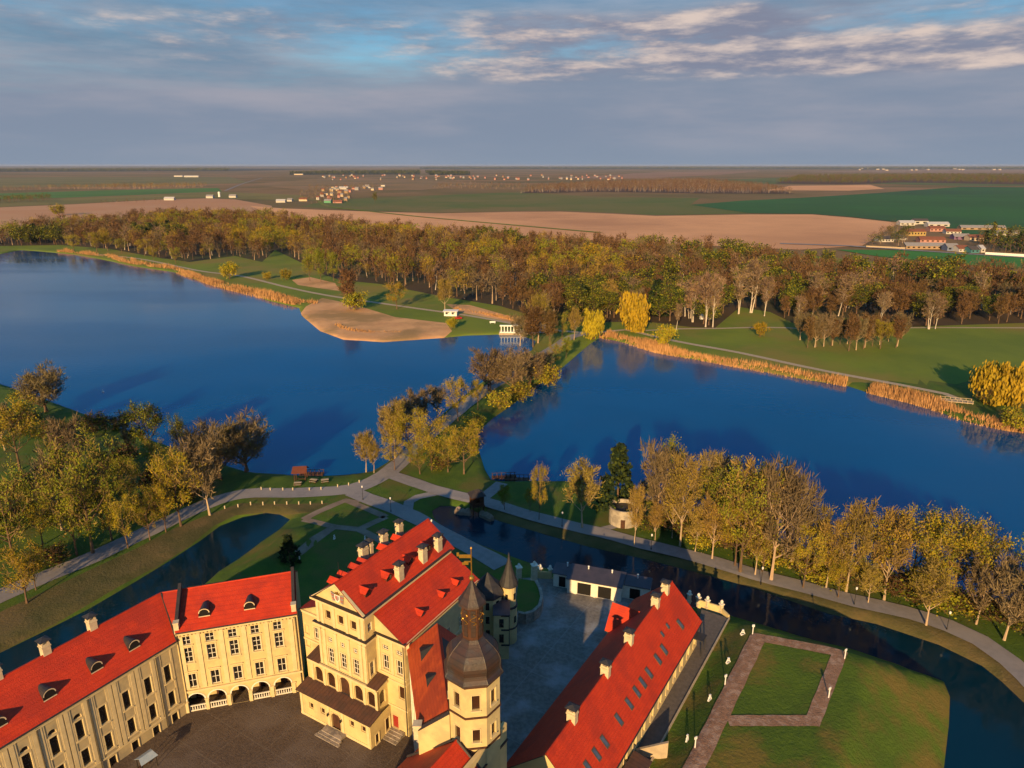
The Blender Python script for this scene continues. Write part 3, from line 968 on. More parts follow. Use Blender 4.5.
def chimney(parent, x, y, z0, z1, w=0.9, d=0.9, capm='slate', pots=True):
    c = MB()
    c.box(x - w / 2, x + w / 2, y - d / 2, y + d / 2, z0, z1)
    c.box(x - w / 2 - 0.08, x + w / 2 + 0.08, y - d / 2 - 0.08, y + d / 2 + 0.08, z1 - 0.45, z1 - 0.3)
    if pots:
        for sx in (-1, 1):
            for sy in (-1, 1):
                c.box(x + sx * w * 0.36 - 0.09, x + sx * w * 0.36 + 0.09, y + sy * d * 0.36 - 0.09, y + sy * d * 0.36 + 0.09, z1, z1 + 0.4)
    co = obj('chimney', c, M_['chimney'], parent)
    k = MB()
    top = z1 + (0.4 if pots else 0.0)
    k.box(x - w / 2 - 0.2, x + w / 2 + 0.2, y - d / 2 - 0.2, y + d / 2 + 0.2, top, top + 0.09)
    a = [(x - w / 2 - 0.14, y - d / 2 - 0.14), (x + w / 2 + 0.14, y - d / 2 - 0.14), (x + w / 2 + 0.14, y + d / 2 + 0.14), (x - w / 2 - 0.14, y + d / 2 + 0.14)]
    for i in range(4):
        p, q = a[i], a[(i + 1) % 4]
        k.poly([(p[0], p[1], top + 0.092), (q[0], q[1], top + 0.092), (x, y, top + 0.42)])
    obj('cap', k, M_[capm], co)
    return co


def eyelid(parent, x, y, z, w=1.5, h=1.45, run=2.4):
    """dark round-headed dormer; front faces -y, its back dies into the slope"""
    b = MB()
    N = 8
    fr, bk = [], []
    for k in range(N + 1):
        a = math.pi * k / N
        fr.append((x - w / 2 * math.cos(a), y, z + 0.5 * h + 0.5 * h * math.sin(a)))
        bk.append((x - w / 2 * 0.55 * math.cos(a), y + run, z + 0.6 * h + 0.32 * h * math.sin(a)))
    for k in range(N):
        b.poly([fr[k], fr[k + 1], bk[k + 1], bk[k]])
    for s in (-1, 1):
        b.poly([(x + s * w / 2, y, z - 0.3), (x + s * w / 2, y, z + 0.5 * h), (x + s * w / 2 * 0.55, y + run, z + 0.6 * h), (x + s * w / 2 * 0.6, y + run, z)])
    rim = MB()
    d = obj('dormer', b, M_['slate'], parent)
    for k in range(N):
        f2 = lambda p, e: (x + (p[0] - x) * e, y - 0.05, z + 0.45 * h + (p[2] - z - 0.45 * h) * e)
        rim.poly([f2(fr[k], 1.0), f2(fr[k + 1], 1.0), f2(fr[k + 1], 0.84), f2(fr[k], 0.84)])
    rim.box(x - w / 2, x + w / 2, y - 0.06, y, z + 0.12, z + 0.24)
    obj('dormer_frame', rim, M_['chimney'], d)
    g = MB()
    g.poly([(p[0], y + 0.02, p[2]) for p in fr] + [])
    g.poly([(x - w / 2, y + 0.02, z - 0.3), (x + w / 2, y + 0.02, z - 0.3), (x + w / 2, y + 0.02, z + 0.5 * h), (x - w / 2, y + 0.02, z + 0.5 * h)])
    obj('pane', g, M_['dark'], d)


def pipe_on(parent, o, ax, n, x, z0, z1):
    p = MB()
    a = (o[0] + ax[0] * x + n[0] * 0.14, o[1] + ax[1] * x + n[1] * 0.14)
    p.tube((*a, z0), (*a, z1), 0.08, 0.08, 6)
    p.box(a[0] - 0.14, a[0] + 0.14, a[1] - 0.14, a[1] + 0.14, z1, z1 + 0.25)
    obj('drainpipe', p, M_['pipe'], parent)


X, Y = (1, 0), (0, 1)
NX, NY = (-1, 0), (0, -1)

# mitre between the long wing and the arcaded wing
def isect(p, d, q, e):
    det = d[0] * -e[1] + e[0] * d[1]
    t = ((q[0] - p[0]) * -e[1] + e[0] * (q[1] - p[1])) / det
    return (p[0] + d[0] * t, p[1] + d[1] * t)


def mitre(y1, y2):
    a, b = L_.w(0, y1), Mi.w(0, y2)
    return isect(a[:2], (L_.c, L_.s), b[:2], (Mi.c, Mi.s))


# ------------------------------------------------------------------ long left wing
ob = thing('palace_wing', 'long three storey red-roofed wing at bottom left with dark framed dormers', 'palace wing', (*L_.o, 0), math.radians(L_.a and 58.5))
mE, mRg, mBk = L_.l(mitre(-0.45, -0.45)), L_.l(mitre(6, 6)), L_.l(mitre(12, 12))
mW = L_.l(mitre(0, 0))
cols = [-2.0 - 0.02, -4.85, -7.85, -10.9, -13.8, -16.75, -19.8, -22.8, -25.8, -28.8]
ops, st = [], []
XL = -46.0
for i, cx in enumerate(cols):
    h = 0.48
    for zb, zt, s in ((6.75, 9.45, 'framed'), (2.65, 5.1, 'framed'), (-0.9, 1.45, 'plain')):
        ops.append((cx - h - XL, cx + h - XL, zb, zt))
        st.append(s)
    if i >= 4:
        ops.append((cx - h - XL, cx + h - XL, 9.72, 10.45, True))
        st.append('oval')
mb = MB()
o0 = (XL, 0)
wall(mb, o0, X, NY, mW[0] - XL, -2.5, 12.45, ops, 0, mr=1)
mb.poly([(XL, 12, -2.5), (XL, 0, -2.5), (XL, 0, 12.4), (XL, 6, 16.3), (XL, 12, 12.4)])
mb.poly([(XL, 12, -2.5), (XL, 12, 12.4), (mBk[0], 12, 12.4), (mBk[0], 12, -2.5)])
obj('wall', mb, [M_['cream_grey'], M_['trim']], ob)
tr = MB()
for cx in cols[:-1]:
    mid = cx - 1.5
    for k in (-0.32, 0.32):
        band(tr, o0, X, NY, mid + k - 0.24 - XL, mid + k + 0.24 - XL, 2.0, 11.7, 0.1)
band(tr, o0, X, NY, 0, mW[0] - XL - 0.05, 11.7, 12.05, 0.22)
band(tr, o0, X, NY, 0, mW[0] - XL - 0.05, 12.05, 12.42, 0.36)
band(tr, o0, X, NY, 0, mW[0] - XL - 0.05, 1.72, 1.95, 0.14)
for cx in cols:
    band(tr, o0, X, NY, cx - 0.95 - XL, cx - 0.70 - XL, 2.3, 11.6, 0.06)
    band(tr, o0, X, NY, cx + 0.70 - XL, cx + 0.95 - XL, 2.3, 11.6, 0.06)
obj('cornice', tr, M_['trim'], ob)
for op, s in zip(ops, st):
    window(ob, o0, X, NY, op, s)
for px_ in (-3.35, -12.35, -18.25, -27.3):
    pipe_on(ob, o0, X, NY, px_ - XL, -1.5, 11.9)
rf = MB()
rf.slab([(XL - 0.4, -0.45, 12.5), (mE[0], -0.45, 12.5), (mRg[0], 6, 16.4), (XL - 0.4, 6, 16.4)], 0.12, 0, 1)
rf.slab([(XL - 0.4, 6, 16.4), (mRg[0], 6, 16.4), (mBk[0] + 0.4, 12.4, 12.4), (XL - 0.4, 12.4, 12.4)], 0.12, 0, 1)
rf.tube((XL - 0.4, 6, 16.42), (mRg[0], 6, 16.42), 0.12, 0.12, 5)
ro = obj('roof', rf, [M_['red'], M_['coping']], ob)
vl = MB()
vl.tube((mE[0], -0.45, 12.52), (mRg[0], 6, 16.45), 0.13, 0.13, 5)
vl.tube((XL, -0.5, 12.42), (mE[0], -0.5, 12.42), 0.11, 0.11, 6)
obj('valley_gutter', vl, M_['coping'], ro)
for dx in (-5.0, -9.95, -15.6, -21.0, -26.4):
    eyelid(ob, dx, 1.35, 13.45)
for p, zt in (((92, 629), 0), ((46, 654), 0), ((0, 682), 0)):
    lx = L_.l(at(*p, 16.2)[:2])[0]
    chimney(ob, lx, 6.3, 15.6, 17.9, 0.95, 0.95)
chimney(ob, -25.5, 6.3, 15.6, 17.9, 0.95, 0.95)

# ------------------------------------------------------------------ arcaded wing
ob = thing('palace_wing', 'arcaded cream wing with five arches facing the brown courtyard, joining long wing to gabled palace', 'palace wing', (*Mi.o, 0), math.radians(16))
mE, mRg, mBk, mW = Mi.l(mitre(-0.45, -0.45)), Mi.l(mitre(6, 6)), Mi.l(mitre(12, 12)), Mi.l(mitre(0, 0))
XR = 15.75
xw = mW[0]
cc = [0.85, 3.9, 6.9, 9.9, 12.95]
ops, st = [], []
for cx in cc:
    for zb, zt, s in ((11.25, 12.6, 'bars'), (8.35, 10.8, 'hood'), (4.1, 6.4, 'hood')):
        ops.append((cx - 0.56 - xw, cx + 0.56 - xw, zb, zt))
        st.append(s)
ar = [(cx - 1.14 - xw, cx + 1.14 - xw, 0.05, 3.0, True) for cx in (0.95, 3.75, 6.8, 9.7, 12.8)]
o0 = (xw, 0)
mb = MB()
wall(mb, o0, X, NY, XR - xw, -0.5, 13.7, ops + ar, 0, 0.3)
mb.poly([(XR, 0, -2.5), (XR, 12, -2.5), (XR, 12, 13.0), (XR, 6, 16.6), (XR, 0, 13.6)])
mb.poly([(xw, 12, -2.5), (xw, 12, 13.2), (XR, 12, 13.2), (XR, 12, -2.5)])
obj('wall', mb, [M_['cream']], ob)
ip = MB()
ip.poly([(xw, 2.8, 0), (XR, 2.8, 0), (XR, 2.8, 3.4), (xw, 2.8, 3.4)], 0)
ip.poly([(xw, 0.0, 0.06), (XR, 0.0, 0.06), (XR, 2.8, 0.06), (xw, 2.8, 0.06)], 2)
ip.poly([(xw, 0.25, 3.2), (XR, 0.25, 3.2), (XR, 2.8, 3.2), (xw, 2.8, 3.2)], 0)
for cx in (0.95, 3.75, 6.8, 9.7, 12.8):
    ip.box(cx - 0.55, cx + 0.55, 2.7, 2.79, 0.1, 2.2, 1)
obj('arcade_hall', ip, [M_['cream'], M_['wood'], M_['court']], ob)
tr = MB()
for i, cx in enumerate(cc[:-1]):
    mid = (cc[i] + cc[i + 1]) / 2
    band(tr, o0, X, NY, mid - 0.3 - xw, mid + 0.3 - xw, 3.9, 13.0, 0.12)
    band(tr, o0, X, NY, mid - 0.42 - xw, mid + 0.42 - xw, 12.75, 12.98, 0.22)
for e in (0.15, 14.75):
    band(tr, o0, X, NY, e - 0.3 - xw, e + 0.3 - xw, 3.9, 12.7, 0.12)
band(tr, o0, X, NY, 0.3, XR - xw, 3.45, 3.75, 0.25)
band(tr, o0, X, NY, 0.3, XR - xw, 13.05, 13.3, 0.2)
band(tr, o0, X, NY, 0.2, XR - xw, 13.3, 13.68, 0.38)
for cx, *_ in [(c,) for c in (0.95, 3.75, 6.8, 9.7, 12.8)]:
    pass
k = 0
while 0.4 + k * 0.5 < XR - xw - 0.3:              # little brackets under the eave
    band(tr, o0, X, NY, 0.4 + k * 0.5, 0.55 + k * 0.5, 12.85, 13.04, 0.3)
    k += 1
obj('cornice', tr, M_['trim'], ob)
for op, s in zip(ops, st):
    window(ob, o0, X, NY, op, s)
for op in ar:                                     # arcade piers, mouldings and balustrades
    x0, x1 = op[0] + xw, op[1] + xw
    a = MB()
    N = 10
    cx, r = (x0 + x1) / 2, (x1 - x0) / 2
    zc = 3.0 - min(r, 2.95 * 0.6)
    rz = 3.0 - zc
    for kk in range(N):
        t0, t1 = math.pi * kk / N, math.pi * (kk + 1) / N
        f = lambda t, e, y: (cx - (r + e) * math.cos(t), y, zc + (rz + e) * math.sin(t))
        a.poly([f(t0, 0, -0.06), f(t0, 0.2, -0.06), f(t1, 0.2, -0.06), f(t1, 0, -0.06)])
    obj('arch_moulding', a, M_['trim_white'], ob)
    if abs(cx - 6.8) > 0.5:
        b = MB()
        b.box(x0, x1, 0.02, 0.2, 0.86, 1.0)
        b.box(x0, x1, 0.02, 0.2, 0.06, 0.2)
        for i in range(7):
            xx = x0 + (i + 0.5) * (x1 - x0) / 7
            b.rev([(0.05, 0.2), (0.1, 0.42), (0.05, 0.66), (0.07, 0.86)], 6, 0, (xx, 0.11), cap=False)
        obj('balustrade', b, M_['trim_white'], ob)
for e in (-0.35, 2.35, 5.3, 8.25, 11.25, 14.3):
    p = MB()
    p.box(e - 0.22, e + 0.22, -0.16, -0.003, -0.3, 1.75)
    p.box(e - 0.3, e + 0.3, -0.2, -0.002, 1.75, 1.95)
    obj('pier', p, M_['trim'], ob)
rf = MB()
rf.slab([(mE[0], -0.45, 13.7), (XR + 0.05, -0.45, 13.7), (XR + 0.05, 6, 16.75), (mRg[0], 6, 16.4)], 0.12, 0, 1)
rf.slab([(mRg[0], 6, 16.4), (XR + 0.05, 6, 16.75), (XR + 0.05, 12.4, 13.0), (mBk[0], 12.4, 12.4)], 0.12, 0, 1)
rf.tube((mRg[0], 6, 16.42), (XR, 6, 16.77), 0.12, 0.12, 5)
ro = obj('roof', rf, [M_['red'], M_['coping']], ob)
g_ = MB()
g_.tube((mE[0], -0.5, 13.62), (XR, -0.5, 13.62), 0.11, 0.11, 6)
obj('gutter', g_, M_['coping'], ro)
for dx, dp in ((3.4, 0), (9.4, 0)):
    eyelid(ob, dx, 1.25, 14.4, 1.5, 1.4, 2.0)
for x0 in (-0.1, XR - 0.35):
    fw = MB()
    sl = lambda y: 13.7 + (y + 0.45) / 6.45 * 3.0
    for (ya, yb) in ((0.7, 6.0),):
        q = [(x0 - 0.22, ya), (x0 + 0.22, ya), (x0 + 0.22, yb), (x0 - 0.22, yb)]
        top = [(p[0], p[1], sl(p[1]) + 0.85) for p in q]
        bot = [(p[0], p[1], sl(p[1]) - 0.3) for p in q]
        fw.poly(top)
        for i in range(4):
            j = (i + 1) % 4
            fw.poly([bot[i], bot[j], top[j], top[i]])
    fo = obj('fire_wall', fw, M_['coping'], ob)
    pr = MB()
    pr.box(x0 - 0.32, x0 + 0.32, -0.1, 0.66, 13.3, 14.95)
    pr.box(x0 - 0.38, x0 + 0.38, -0.16, 0.72, 14.95, 15.05)
    obj('end_pier', pr, M_['chimney'], fo)
pipe_on(ob, o0, X, NY, XR - xw - 0.3, 0.1, 13.2)
pipe_on(ob, o0, X, NY, 0.25, 0.1, 13.2)

# ------------------------------------------------------------------ gabled palace
ob = thing('palace', 'cream palace with tall pediment gable, five arched loggia and steep red roof with many chimneys', 'palace', (*PA.o, 0), math.radians(-30.5))
xl, xr, yF, yB = -10.55, -1.75, 2.3, 22.0
ZE, ZP = 18.9, 22.3
xm = (xl + xr) / 2


def wins(par, o, ax, n, lst):
    for op, s in lst:
        window(par, o, ax, n, op, s)


# central tall block
o0 = (xl, yF)
A = [((x - 0.52 - xl, x + 0.52 - xl, zb, zt), s) for x in (-8.35, -6.05, -3.75) for zb, zt, s in ((15.95, 17.35, 'brown'), (8.9, 11.3, 'sash'))]
A += [((x - 0.36 - xl, x + 0.36 - xl, 12.25, 13.05), 'bars') for x in (-8.35, -6.05, -3.75)]
mb = MB()
wall(mb, o0, X, NY, xr - xl, 8.1, ZE, [a[0] for a in A])
B = [((y - 0.4 - yF, y + 0.4 - yF, 15.9, 17.2), 'bars') for y in (3.3,)] + [((y - 0.4 - yF, y + 0.4 - yF, 9.0, 11.2), 'sash') for y in (3.2,)]
wall(mb, (xr, yF), Y, X, yB - yF, 4.0, ZE, [b[0] for b in B])
mb.poly([(xl, yF, 0), (xl, yF, ZE), (xl, yB, ZE), (xl, yB, 0)])
mb.poly([(xl, yB, 0), (xl, yB, ZE), (xm, yB, ZP), (xr, yB, ZE), (xr, yB, 0)])
mb.poly([(xl, yF + 0.02, ZE), (xr, yF + 0.02, ZE), (xm, yF + 0.02, ZP)])
obj('wall', mb, M_['cream'], ob)
wins(ob, o0, X, NY, A)
wins(ob, (xr, yF), Y, X, B)
tr = MB()
Wt = xr - xl
for z0, z1, k in ((18.35, 18.6, 0.2), (18.6, 18.95, 0.5), (14.35, 14.6, 0.18), (14.6, 14.95, 0.42), (8.0, 8.2, 0.1)):
    band(tr, o0, X, NY, -k + 0.02, Wt + k - 0.02, z0, z1, k)
    band(tr, (xr, yF), Y, X, 0.01, 2.3 if z0 < 16 else 19.0, z0, z1, k)
for x in (-10.2, -9.35, -7.2, -4.9, -2.75, -2.05):
    band(tr, o0, X, NY, x - 0.22 - xl, x + 0.22 - xl, 8.25, 14.3, 0.13)
    band(tr, o0, X, NY, x - 0.22 - xl, x + 0.22 - xl, 15.0, 18.3, 0.11)
    band(tr, o0, X, NY, x - 0.30 - xl, x + 0.30 - xl, 13.85, 14.1, 0.2)
tr.obox((xl - 0.5, yF - 0.2), (xl - 0.5, yF - 0.2001), 0.01, 18.9, 18.95)
obj('cornice', tr, M_['trim'], ob)
lg = MB()                                          # lead-covered ledges on the cornices
for z0, k in ((18.951, 0.56), (14.951, 0.48)):
    band(lg, o0, X, NY, -k + 0.02, Wt + k - 0.02, z0, z0 + 0.09, k)
    band(lg, (xr, yF), Y, X, 0.02, 2.3 if z0 < 16 else 19.0, z0, z0 + 0.09, k - 0.01)
obj('ledge', lg, M_['coping'], ob)
pd = MB()                                          # pediment rakes and crest
for s in (-1, 1):
    a, b = (xm + s * (Wt / 2 + 0.45), ZE + 0.02), (xm, ZP + 0.2)
    q = [(a[0], yF - 0.4, a[1]), (b[0], yF - 0.4, b[1]), (b[0], yF - 0.4, b[1] - 0.38), (a[0], yF - 0.4, a[1] - 0.06)]
    q2 = [(p[0], yF - 0.003, p[2]) for p in q]
    pd.poly(q)
    for i in range(4):
        j = (i + 1) % 4
        pd.poly([q[i], q2[i], q2[j], q[j]])
obj('pediment_moulding', pd, M_['trim'], ob)
cr = MB()
cr.rev([(0.0, 0), (0.0, 0)], 3)
cr = MB()
cz = ZE + 1.22


def disc(mb, pts, y, m):
    mb.poly([(p[0], y, p[1]) for p in pts], m)


disc(cr, [(xm - 0.5, cz + 0.5), (xm - 0.5, cz - 0.15), (xm - 0.3, cz - 0.5), (xm, cz - 0.68), (xm + 0.3, cz - 0.5), (xm + 0.5, cz - 0.15), (xm + 0.5, cz + 0.5)], yF - 0.16, 0)
for s in (-1, 1):
    for k in range(5):
        a0 = 0.15 + k * 0.42
        disc(cr, [(xm + s * 0.5, cz + 0.55 - k * 0.24), (xm + s * (1.15 - 0.05 * k), cz + 0.75 - k * 0.3), (xm + s * (1.2 - 0.05 * k), cz + 0.5 - k * 0.3), (xm + s * 0.5, cz + 0.36 - k * 0.24)], yF - 0.13, 1 if k % 2 else 2)
disc(cr, [(xm - 0.34, cz + 0.55), (xm + 0.34, cz + 0.55), (xm + 0.42, cz + 0.9), (xm + 0.2, cz + 0.72), (xm, cz + 1.0), (xm - 0.2, cz + 0.72), (xm - 0.42, cz + 0.9)], yF - 0.14, 3)
disc(cr, [(xm - 0.34, cz + 0.36), (xm - 0.34, cz - 0.1), (xm, cz - 0.48), (xm, cz + 0.36)], yF - 0.175, 1)
disc(cr, [(xm, cz + 0.36), (xm, cz - 0.48), (xm + 0.34, cz - 0.1), (xm + 0.34, cz + 0.36)], yF - 0.174, 2)
obj('coat_of_arms', cr, [M_['trim_white'], mat('crest_rose', (0.42, 0.16, 0.13)), mat('crest_grey', (0.30, 0.26, 0.26)), M_['gold']], ob)
rf = MB()
ov = 0.45
rf.slab([(xr + ov, yF - 0.45, ZE - 0.30 * 0.77 + 0.12), (xr + ov, yB + 0.3, ZE - 0.30 * 0.77 + 0.12), (xm, yB + 0.3, ZP + 0.24), (xm, yF - 0.45, ZP + 0.24)], 0.12, 0, 1)
rf.slab([(xm, yF - 0.45, ZP + 0.24), (xm, yB + 0.3, ZP + 0.24), (xl - ov, yB + 0.3, ZE - 0.30 * 0.77 + 0.12), (xl - ov, yF - 0.45, ZE - 0.30 * 0.77 + 0.12)], 0.12, 0, 1)
rf.tube((xm, yF - 0.45, ZP + 0.26), (xm, yB + 0.3, ZP + 0.26), 0.11, 0.11, 5)
obj('roof', rf, [M_['red'], M_['coping']], ob)
slope = (ZP + 0.24 - (ZE - 0.11)) / (xr + ov - xm)
zr = lambda x: ZP + 0.24 - abs(x - xm) * slope
for y in (10.6, 16.0, 19.7):
    chimney(ob, -2.5, y, zr(-2.5) - 0.5, zr(-2.5) + 1.9, 0.85, 1.05)
for y, w in ((11.2, 1.3), (12.6, 0.6), (15.6, 1.2), (19.3, 1.0)):
    chimney(ob, -9.6, y, zr(-9.6) - 0.5, zr(-9.6) + 2.3, 0.85, w)


def gable_dormer(par, x, y, s, w=1.05, h=1.1, run=1.7):
    """small red gabled dormer looking along s*x"""
    z = zr(x)
    b = MB()
    b.poly([(x, y - w / 2, z - 0.2), (x, y + w / 2, z - 0.2), (x, y + w / 2, z + h * 0.62), (x, y, z + h), (x, y - w / 2, z + h * 0.62)][::s])
    for e in (-1, 1):
        b.poly([(x, y + e * w / 2, z - 0.2), (x, y + e * w / 2, z + h * 0.62), (x - s * run * 0.55, y + e * w / 2, z + h * 0.62), (x - s * 0.2, y + e * w / 2, z - 0.2)])
    d = obj('dormer', b, M_['wood'], par)
    r = MB()
    for e in (-1, 1):
        r.slab([(x + s * 0.2, y + e * (w / 2 + 0.2), z + h * 0.55), (x + s * 0.2, y, z + h + 0.06), (x - s * run, y, z + h + 0.06), (x - s * run * 0.6, y + e * (w / 2 + 0.2), z + h * 0.55)], 0.06)
    obj('dormer_roof', r, M_['red'], d)
    g = MB()
    g.box(x + s * 0.005, x + s * 0.05, y - 0.4, y + 0.4, z - 0.05, z + h * 0.6)
    obj('pane', g, M_['glass'], d)


for y in (4.7, 9.0, 13.8, 18.0):
    gable_dormer(ob, -3.0, y, 1)
for y in (4.2, 5.9, 8.2, 9.8, 14.3, 17.5):
    gable_dormer(ob, -9.1, y, -1)
fp = MB()
fp.tube((-8.3, 4.9, zr(-8.3)), (-8.3, 4.9, zr(-8.3) + 2.6), 0.05, 0.03, 6)
obj('roof_pole', fp, M_['black_metal'], ob)

# side aisles
y4 = 4.25
xa = 3.15
A = [((x - 0.5 - xr, x + 0.5 - xr, zb, zt), s) for x in (-0.15, 2.2) for zb, zt, s in ((9.9, 12.2, 'sash'), (13.0, 13.7, 'bars'))]
A += [((1.75 - xr, 2.75 - xr, 5.9, 8.0), 'brown'), ((0.45 - xr, 1.45 - xr, 0.6, 2.7), 'door')]
ys = 21.5
mb = MB()
wall(mb, (xr, y4), X, NY, xa - xr, 0, 15.2, [a[0] for a in A])
mb.poly([(xr, y4, 15.2), (xa, y4, 15.2), (xr, y4, 18.2)])
wall(mb, (xa, y4), Y, X, ys - y4, 0, 15.2, [(y, y + 1, z, z + 1.9) for y in (2, 5.5, 9, 12.5, 15.2) for z in (4.5, 9.5)])
mb.poly([(xr, ys, 0), (xr, ys, 18.2), (xa, ys, 15.2), (xa, ys, 0)])
wall(mb, (-16.1, y4 + 0.3), X, NY, xl + 16.1, 0, 13.6, [(2.2, 3.1, 9.3, 11.3), (2.2, 3.1, 6.0, 7.6), (0.35, 1.05, 9.6, 10.9), (0.35, 1.05, 7.4, 8.6)])
mb.poly([(-16.1, y4 + 0.3, 0), (-16.1, y4 + 0.3, 13.6), (-16.1, ys, 13.6), (-16.1, ys, 0)])
mb.poly([(-16.1, ys, 0), (-16.1, ys, 13.6), (xl, ys, 16.2), (xl, ys, 0)])
mb.poly([(-16.1, y4 + 0.3, 13.6), (xl, y4 + 0.3, 13.6), (xl, y4 + 0.3, 16.2)])
obj('aisle_wall', mb, M_['cream'], ob)
for a, s in A:
    if s == 'door':
        window(ob, (xr, y4), X, NY, a, 'plain', 'door', depth=0.1, pm=M_['reddoor'])
    else:
        window(ob, (xr, y4), X, NY, a, s)
for y in (2, 5.5, 9, 12.5, 15.2):
    for z in (4.5, 9.5):
        window(ob, (xa, y4), Y, X, (y, y + 1, z, z + 1.9), 'sash')
for q in ((2.2, 3.1, 9.3, 11.3), (2.2, 3.1, 6.0, 7.6)):
    window(ob, (-16.1, y4 + 0.3), X, NY, q, 'sash')
for q in ((0.35, 1.05, 9.6, 10.9), (0.35, 1.05, 7.4, 8.6)):
    window(ob, (-16.1, y4 + 0.3), X, NY, q, 'plain', 'blind_niche', depth=0.08, pm=M_['cream'])
tr = MB()
for z0, z1, k in ((14.9, 15.25, 0.35), (9.2, 9.4, 0.12), (8.4, 8.6, 0.1), (4.2, 4.4, 0.12)):
    band(tr, (xr, y4), X, NY, 0.01 if z0 < 9 else 0.5, xa - xr + k, z0, z1, k)
    band(tr, (xa, y4), Y, X, 0.0, ys - y4, z0, z1, k - 0.01)
for z0, z1, k in ((13.25, 13.6, 0.3), (8.5, 8.8, 0.15)):
    tl = MB()
    band(tl, (-16.1, y4 + 0.3), X, NY, 0, xl + 16.0, z0, z1, k)
    obj('aisle_cornice', tl, M_['trim'], ob)
for x in (-1.2, 1.02, 2.95):
    band(tr, (xr, y4), X, NY, x - 0.17 - xr, x + 0.17 - xr, 9.45, 14.85, 0.1)
obj('aisle_cornice', tr, M_['trim'], ob)
lg = MB()
band(lg, (xr, y4), X, NY, 0.02, xa - xr + 0.4, 15.252, 15.34, 0.41)
obj('ledge', lg, M_['coping'], ob)
rf = MB()
rf.slab([(xr, y4 - 0.3, 18.35), (xa + 0.4, y4 - 0.3, 15.15), (xa + 0.4, ys + 0.3, 15.15), (xr, ys + 0.3, 18.35)], 0.12, 0, 1)
rf.slab([(-16.5, y4, 13.5), (xl, y4, 16.3), (xl, ys + 0.3, 16.3), (-16.5, ys + 0.3, 13.5)], 0.12, 0, 1)
obj('aisle_roof', rf, [M_['red'], M_['coping']], ob)
for y in (9.5, 14.5, 18.0):
    z = 18.35 - (1.6 + 1.75) * 0.653
    b = MB()
    b.box(1.2, 2.3, y - 0.42, y + 0.42, z - 1.2, z + 0.2)
    d = obj('aisle_dormer', b, M_['slate'], ob)
    r = MB()
    for e in (-1, 1):
        r.slab([(2.45, y + e * 0.6, z + 0.12), (2.45, y, z + 0.6), (0.6, y, z + 0.6), (0.9, y + e * 0.6, z + 0.12)], 0.06)
    obj('dormer_roof', r, M_['red'], d)
# loggia
xa0, xa1 = -12.75, -0.2
lo = MB()
LG = [(-11.75, -10.2), (-9.35, -7.85), (-6.95, -5.15), (-4.3, -2.75), (-1.95, -0.45)]
ops = [(a - xa0, b - xa0, 4.75 if i != 2 else 4.6, 7.25 if i != 2 else 7.5, True) for i, (a, b) in enumerate(LG)]
wall(lo, (xa0, yF - 0.25), X, NY, xa1 - xa0, 4.0, 8.15, ops, 0, 0.3)
wall(lo, (xa1, yF - 0.25), Y, X, y4 - yF + 0.25, 0, 8.15, [(0.5, 1.7, 4.9, 7.2, True)], 0, 0.25)
lo.poly([(xa0, yF - 0.25, 0), (xa0, yF - 0.25, 8.15), (xa0, y4 + 0.3, 8.15), (xa0, y4 + 0.3, 0)])
obj('loggia_wall', lo, M_['cream'], ob)
for i, q in enumerate(ops):
    w_ = window(ob, (xa0, yF - 0.25), X, NY, q, 'brown', 'loggia_window' if i != 2 else 'balcony_door', depth=0.2, pm=M_['wood'] if i == 2 else None)
window(ob, (xa1, yF - 0.25), Y, X, (0.5, 1.7, 4.9, 7.2, True), 'brown', 'loggia_window', depth=0.24)
tr = MB()
band(tr, (xa0, yF - 0.25), X, NY, -0.1, xa1 - xa0 + 0.1, 7.8, 8.15, 0.25)
band(tr, (xa1, yF - 0.25), Y, X, 0, 2.1, 7.8, 8.15, 0.25)
band(tr, (xa0, yF - 0.25), X, NY, 0, xa1 - xa0, 4.35, 4.55, 0.12)
for a, b in zip([-12.4] + [l[1] for l in LG], [l[0] for l in LG] + [-0.1]):
    x = (a + b) / 2
    band(tr, (xa0, yF - 0.25), X, NY, x - 0.2 - xa0, x + 0.2 - xa0, 4.56, 7.78, 0.12)
obj('loggia_cornice', tr, M_['trim'], ob)
for a, b in ((xa0 - 0.2, xl - 0.01), (xr + 0.01, xa1 + 0.35)):
    lr = MB()
    lr.slab([(a, yF - 0.5, 8.25), (b, yF - 0.5, 8.25), (b, y4 - 0.02, 8.75), (a, y4 - 0.02, 8.75)], 0.1)
    obj('loggia_roof', lr, M_['brown_roof'], ob)
# entrance annex
ax0, ax1 = -12.95, 0.15
an = MB()
aw = [(-11.2, -10.4, 1.7, 2.7), (-9.0, -8.2, 1.8, 2.8), (-3.55, -2.75, 2.2, 3.2), (-1.45, -0.65, 2.3, 3.3)]
dr = (-6.95, -5.25, 0.1, 3.0, True)
sh = lambda q: (q[0] - ax0, q[1] - ax0, *q[2:])
wall(an, (ax0, 0), X, NY, ax1 - ax0, -0.8, 4.2, [sh(q) for q in aw] + [sh(dr)])
wall(an, (ax1, 0), Y, X, y4, -0.8, 4.2, [(0.9, 1.6, 0.1, 1.7), (3.0, 3.9, 0.5, 2.6)])
an.poly([(ax0, 0, -0.8), (ax0, 0, 4.2), (ax0, y4, 4.2), (ax0, y4, -0.8)])
obj('annex_wall', an, M_['cream'], ob)
for q in aw:
    window(ob, (ax0, 0), X, NY, sh(q), 'brown')
w_ = window(ob, (ax0, 0), X, NY, sh(dr), 'plain', 'entrance_door', pm=M_['wood'])
for q in ((0.9, 1.6, 0.1, 1.7), (3.0, 3.9, 0.5, 2.6)):
    window(ob, (ax1, 0), Y, X, q, 'plain', 'door', pm=M_['wood'])
rf = MB()
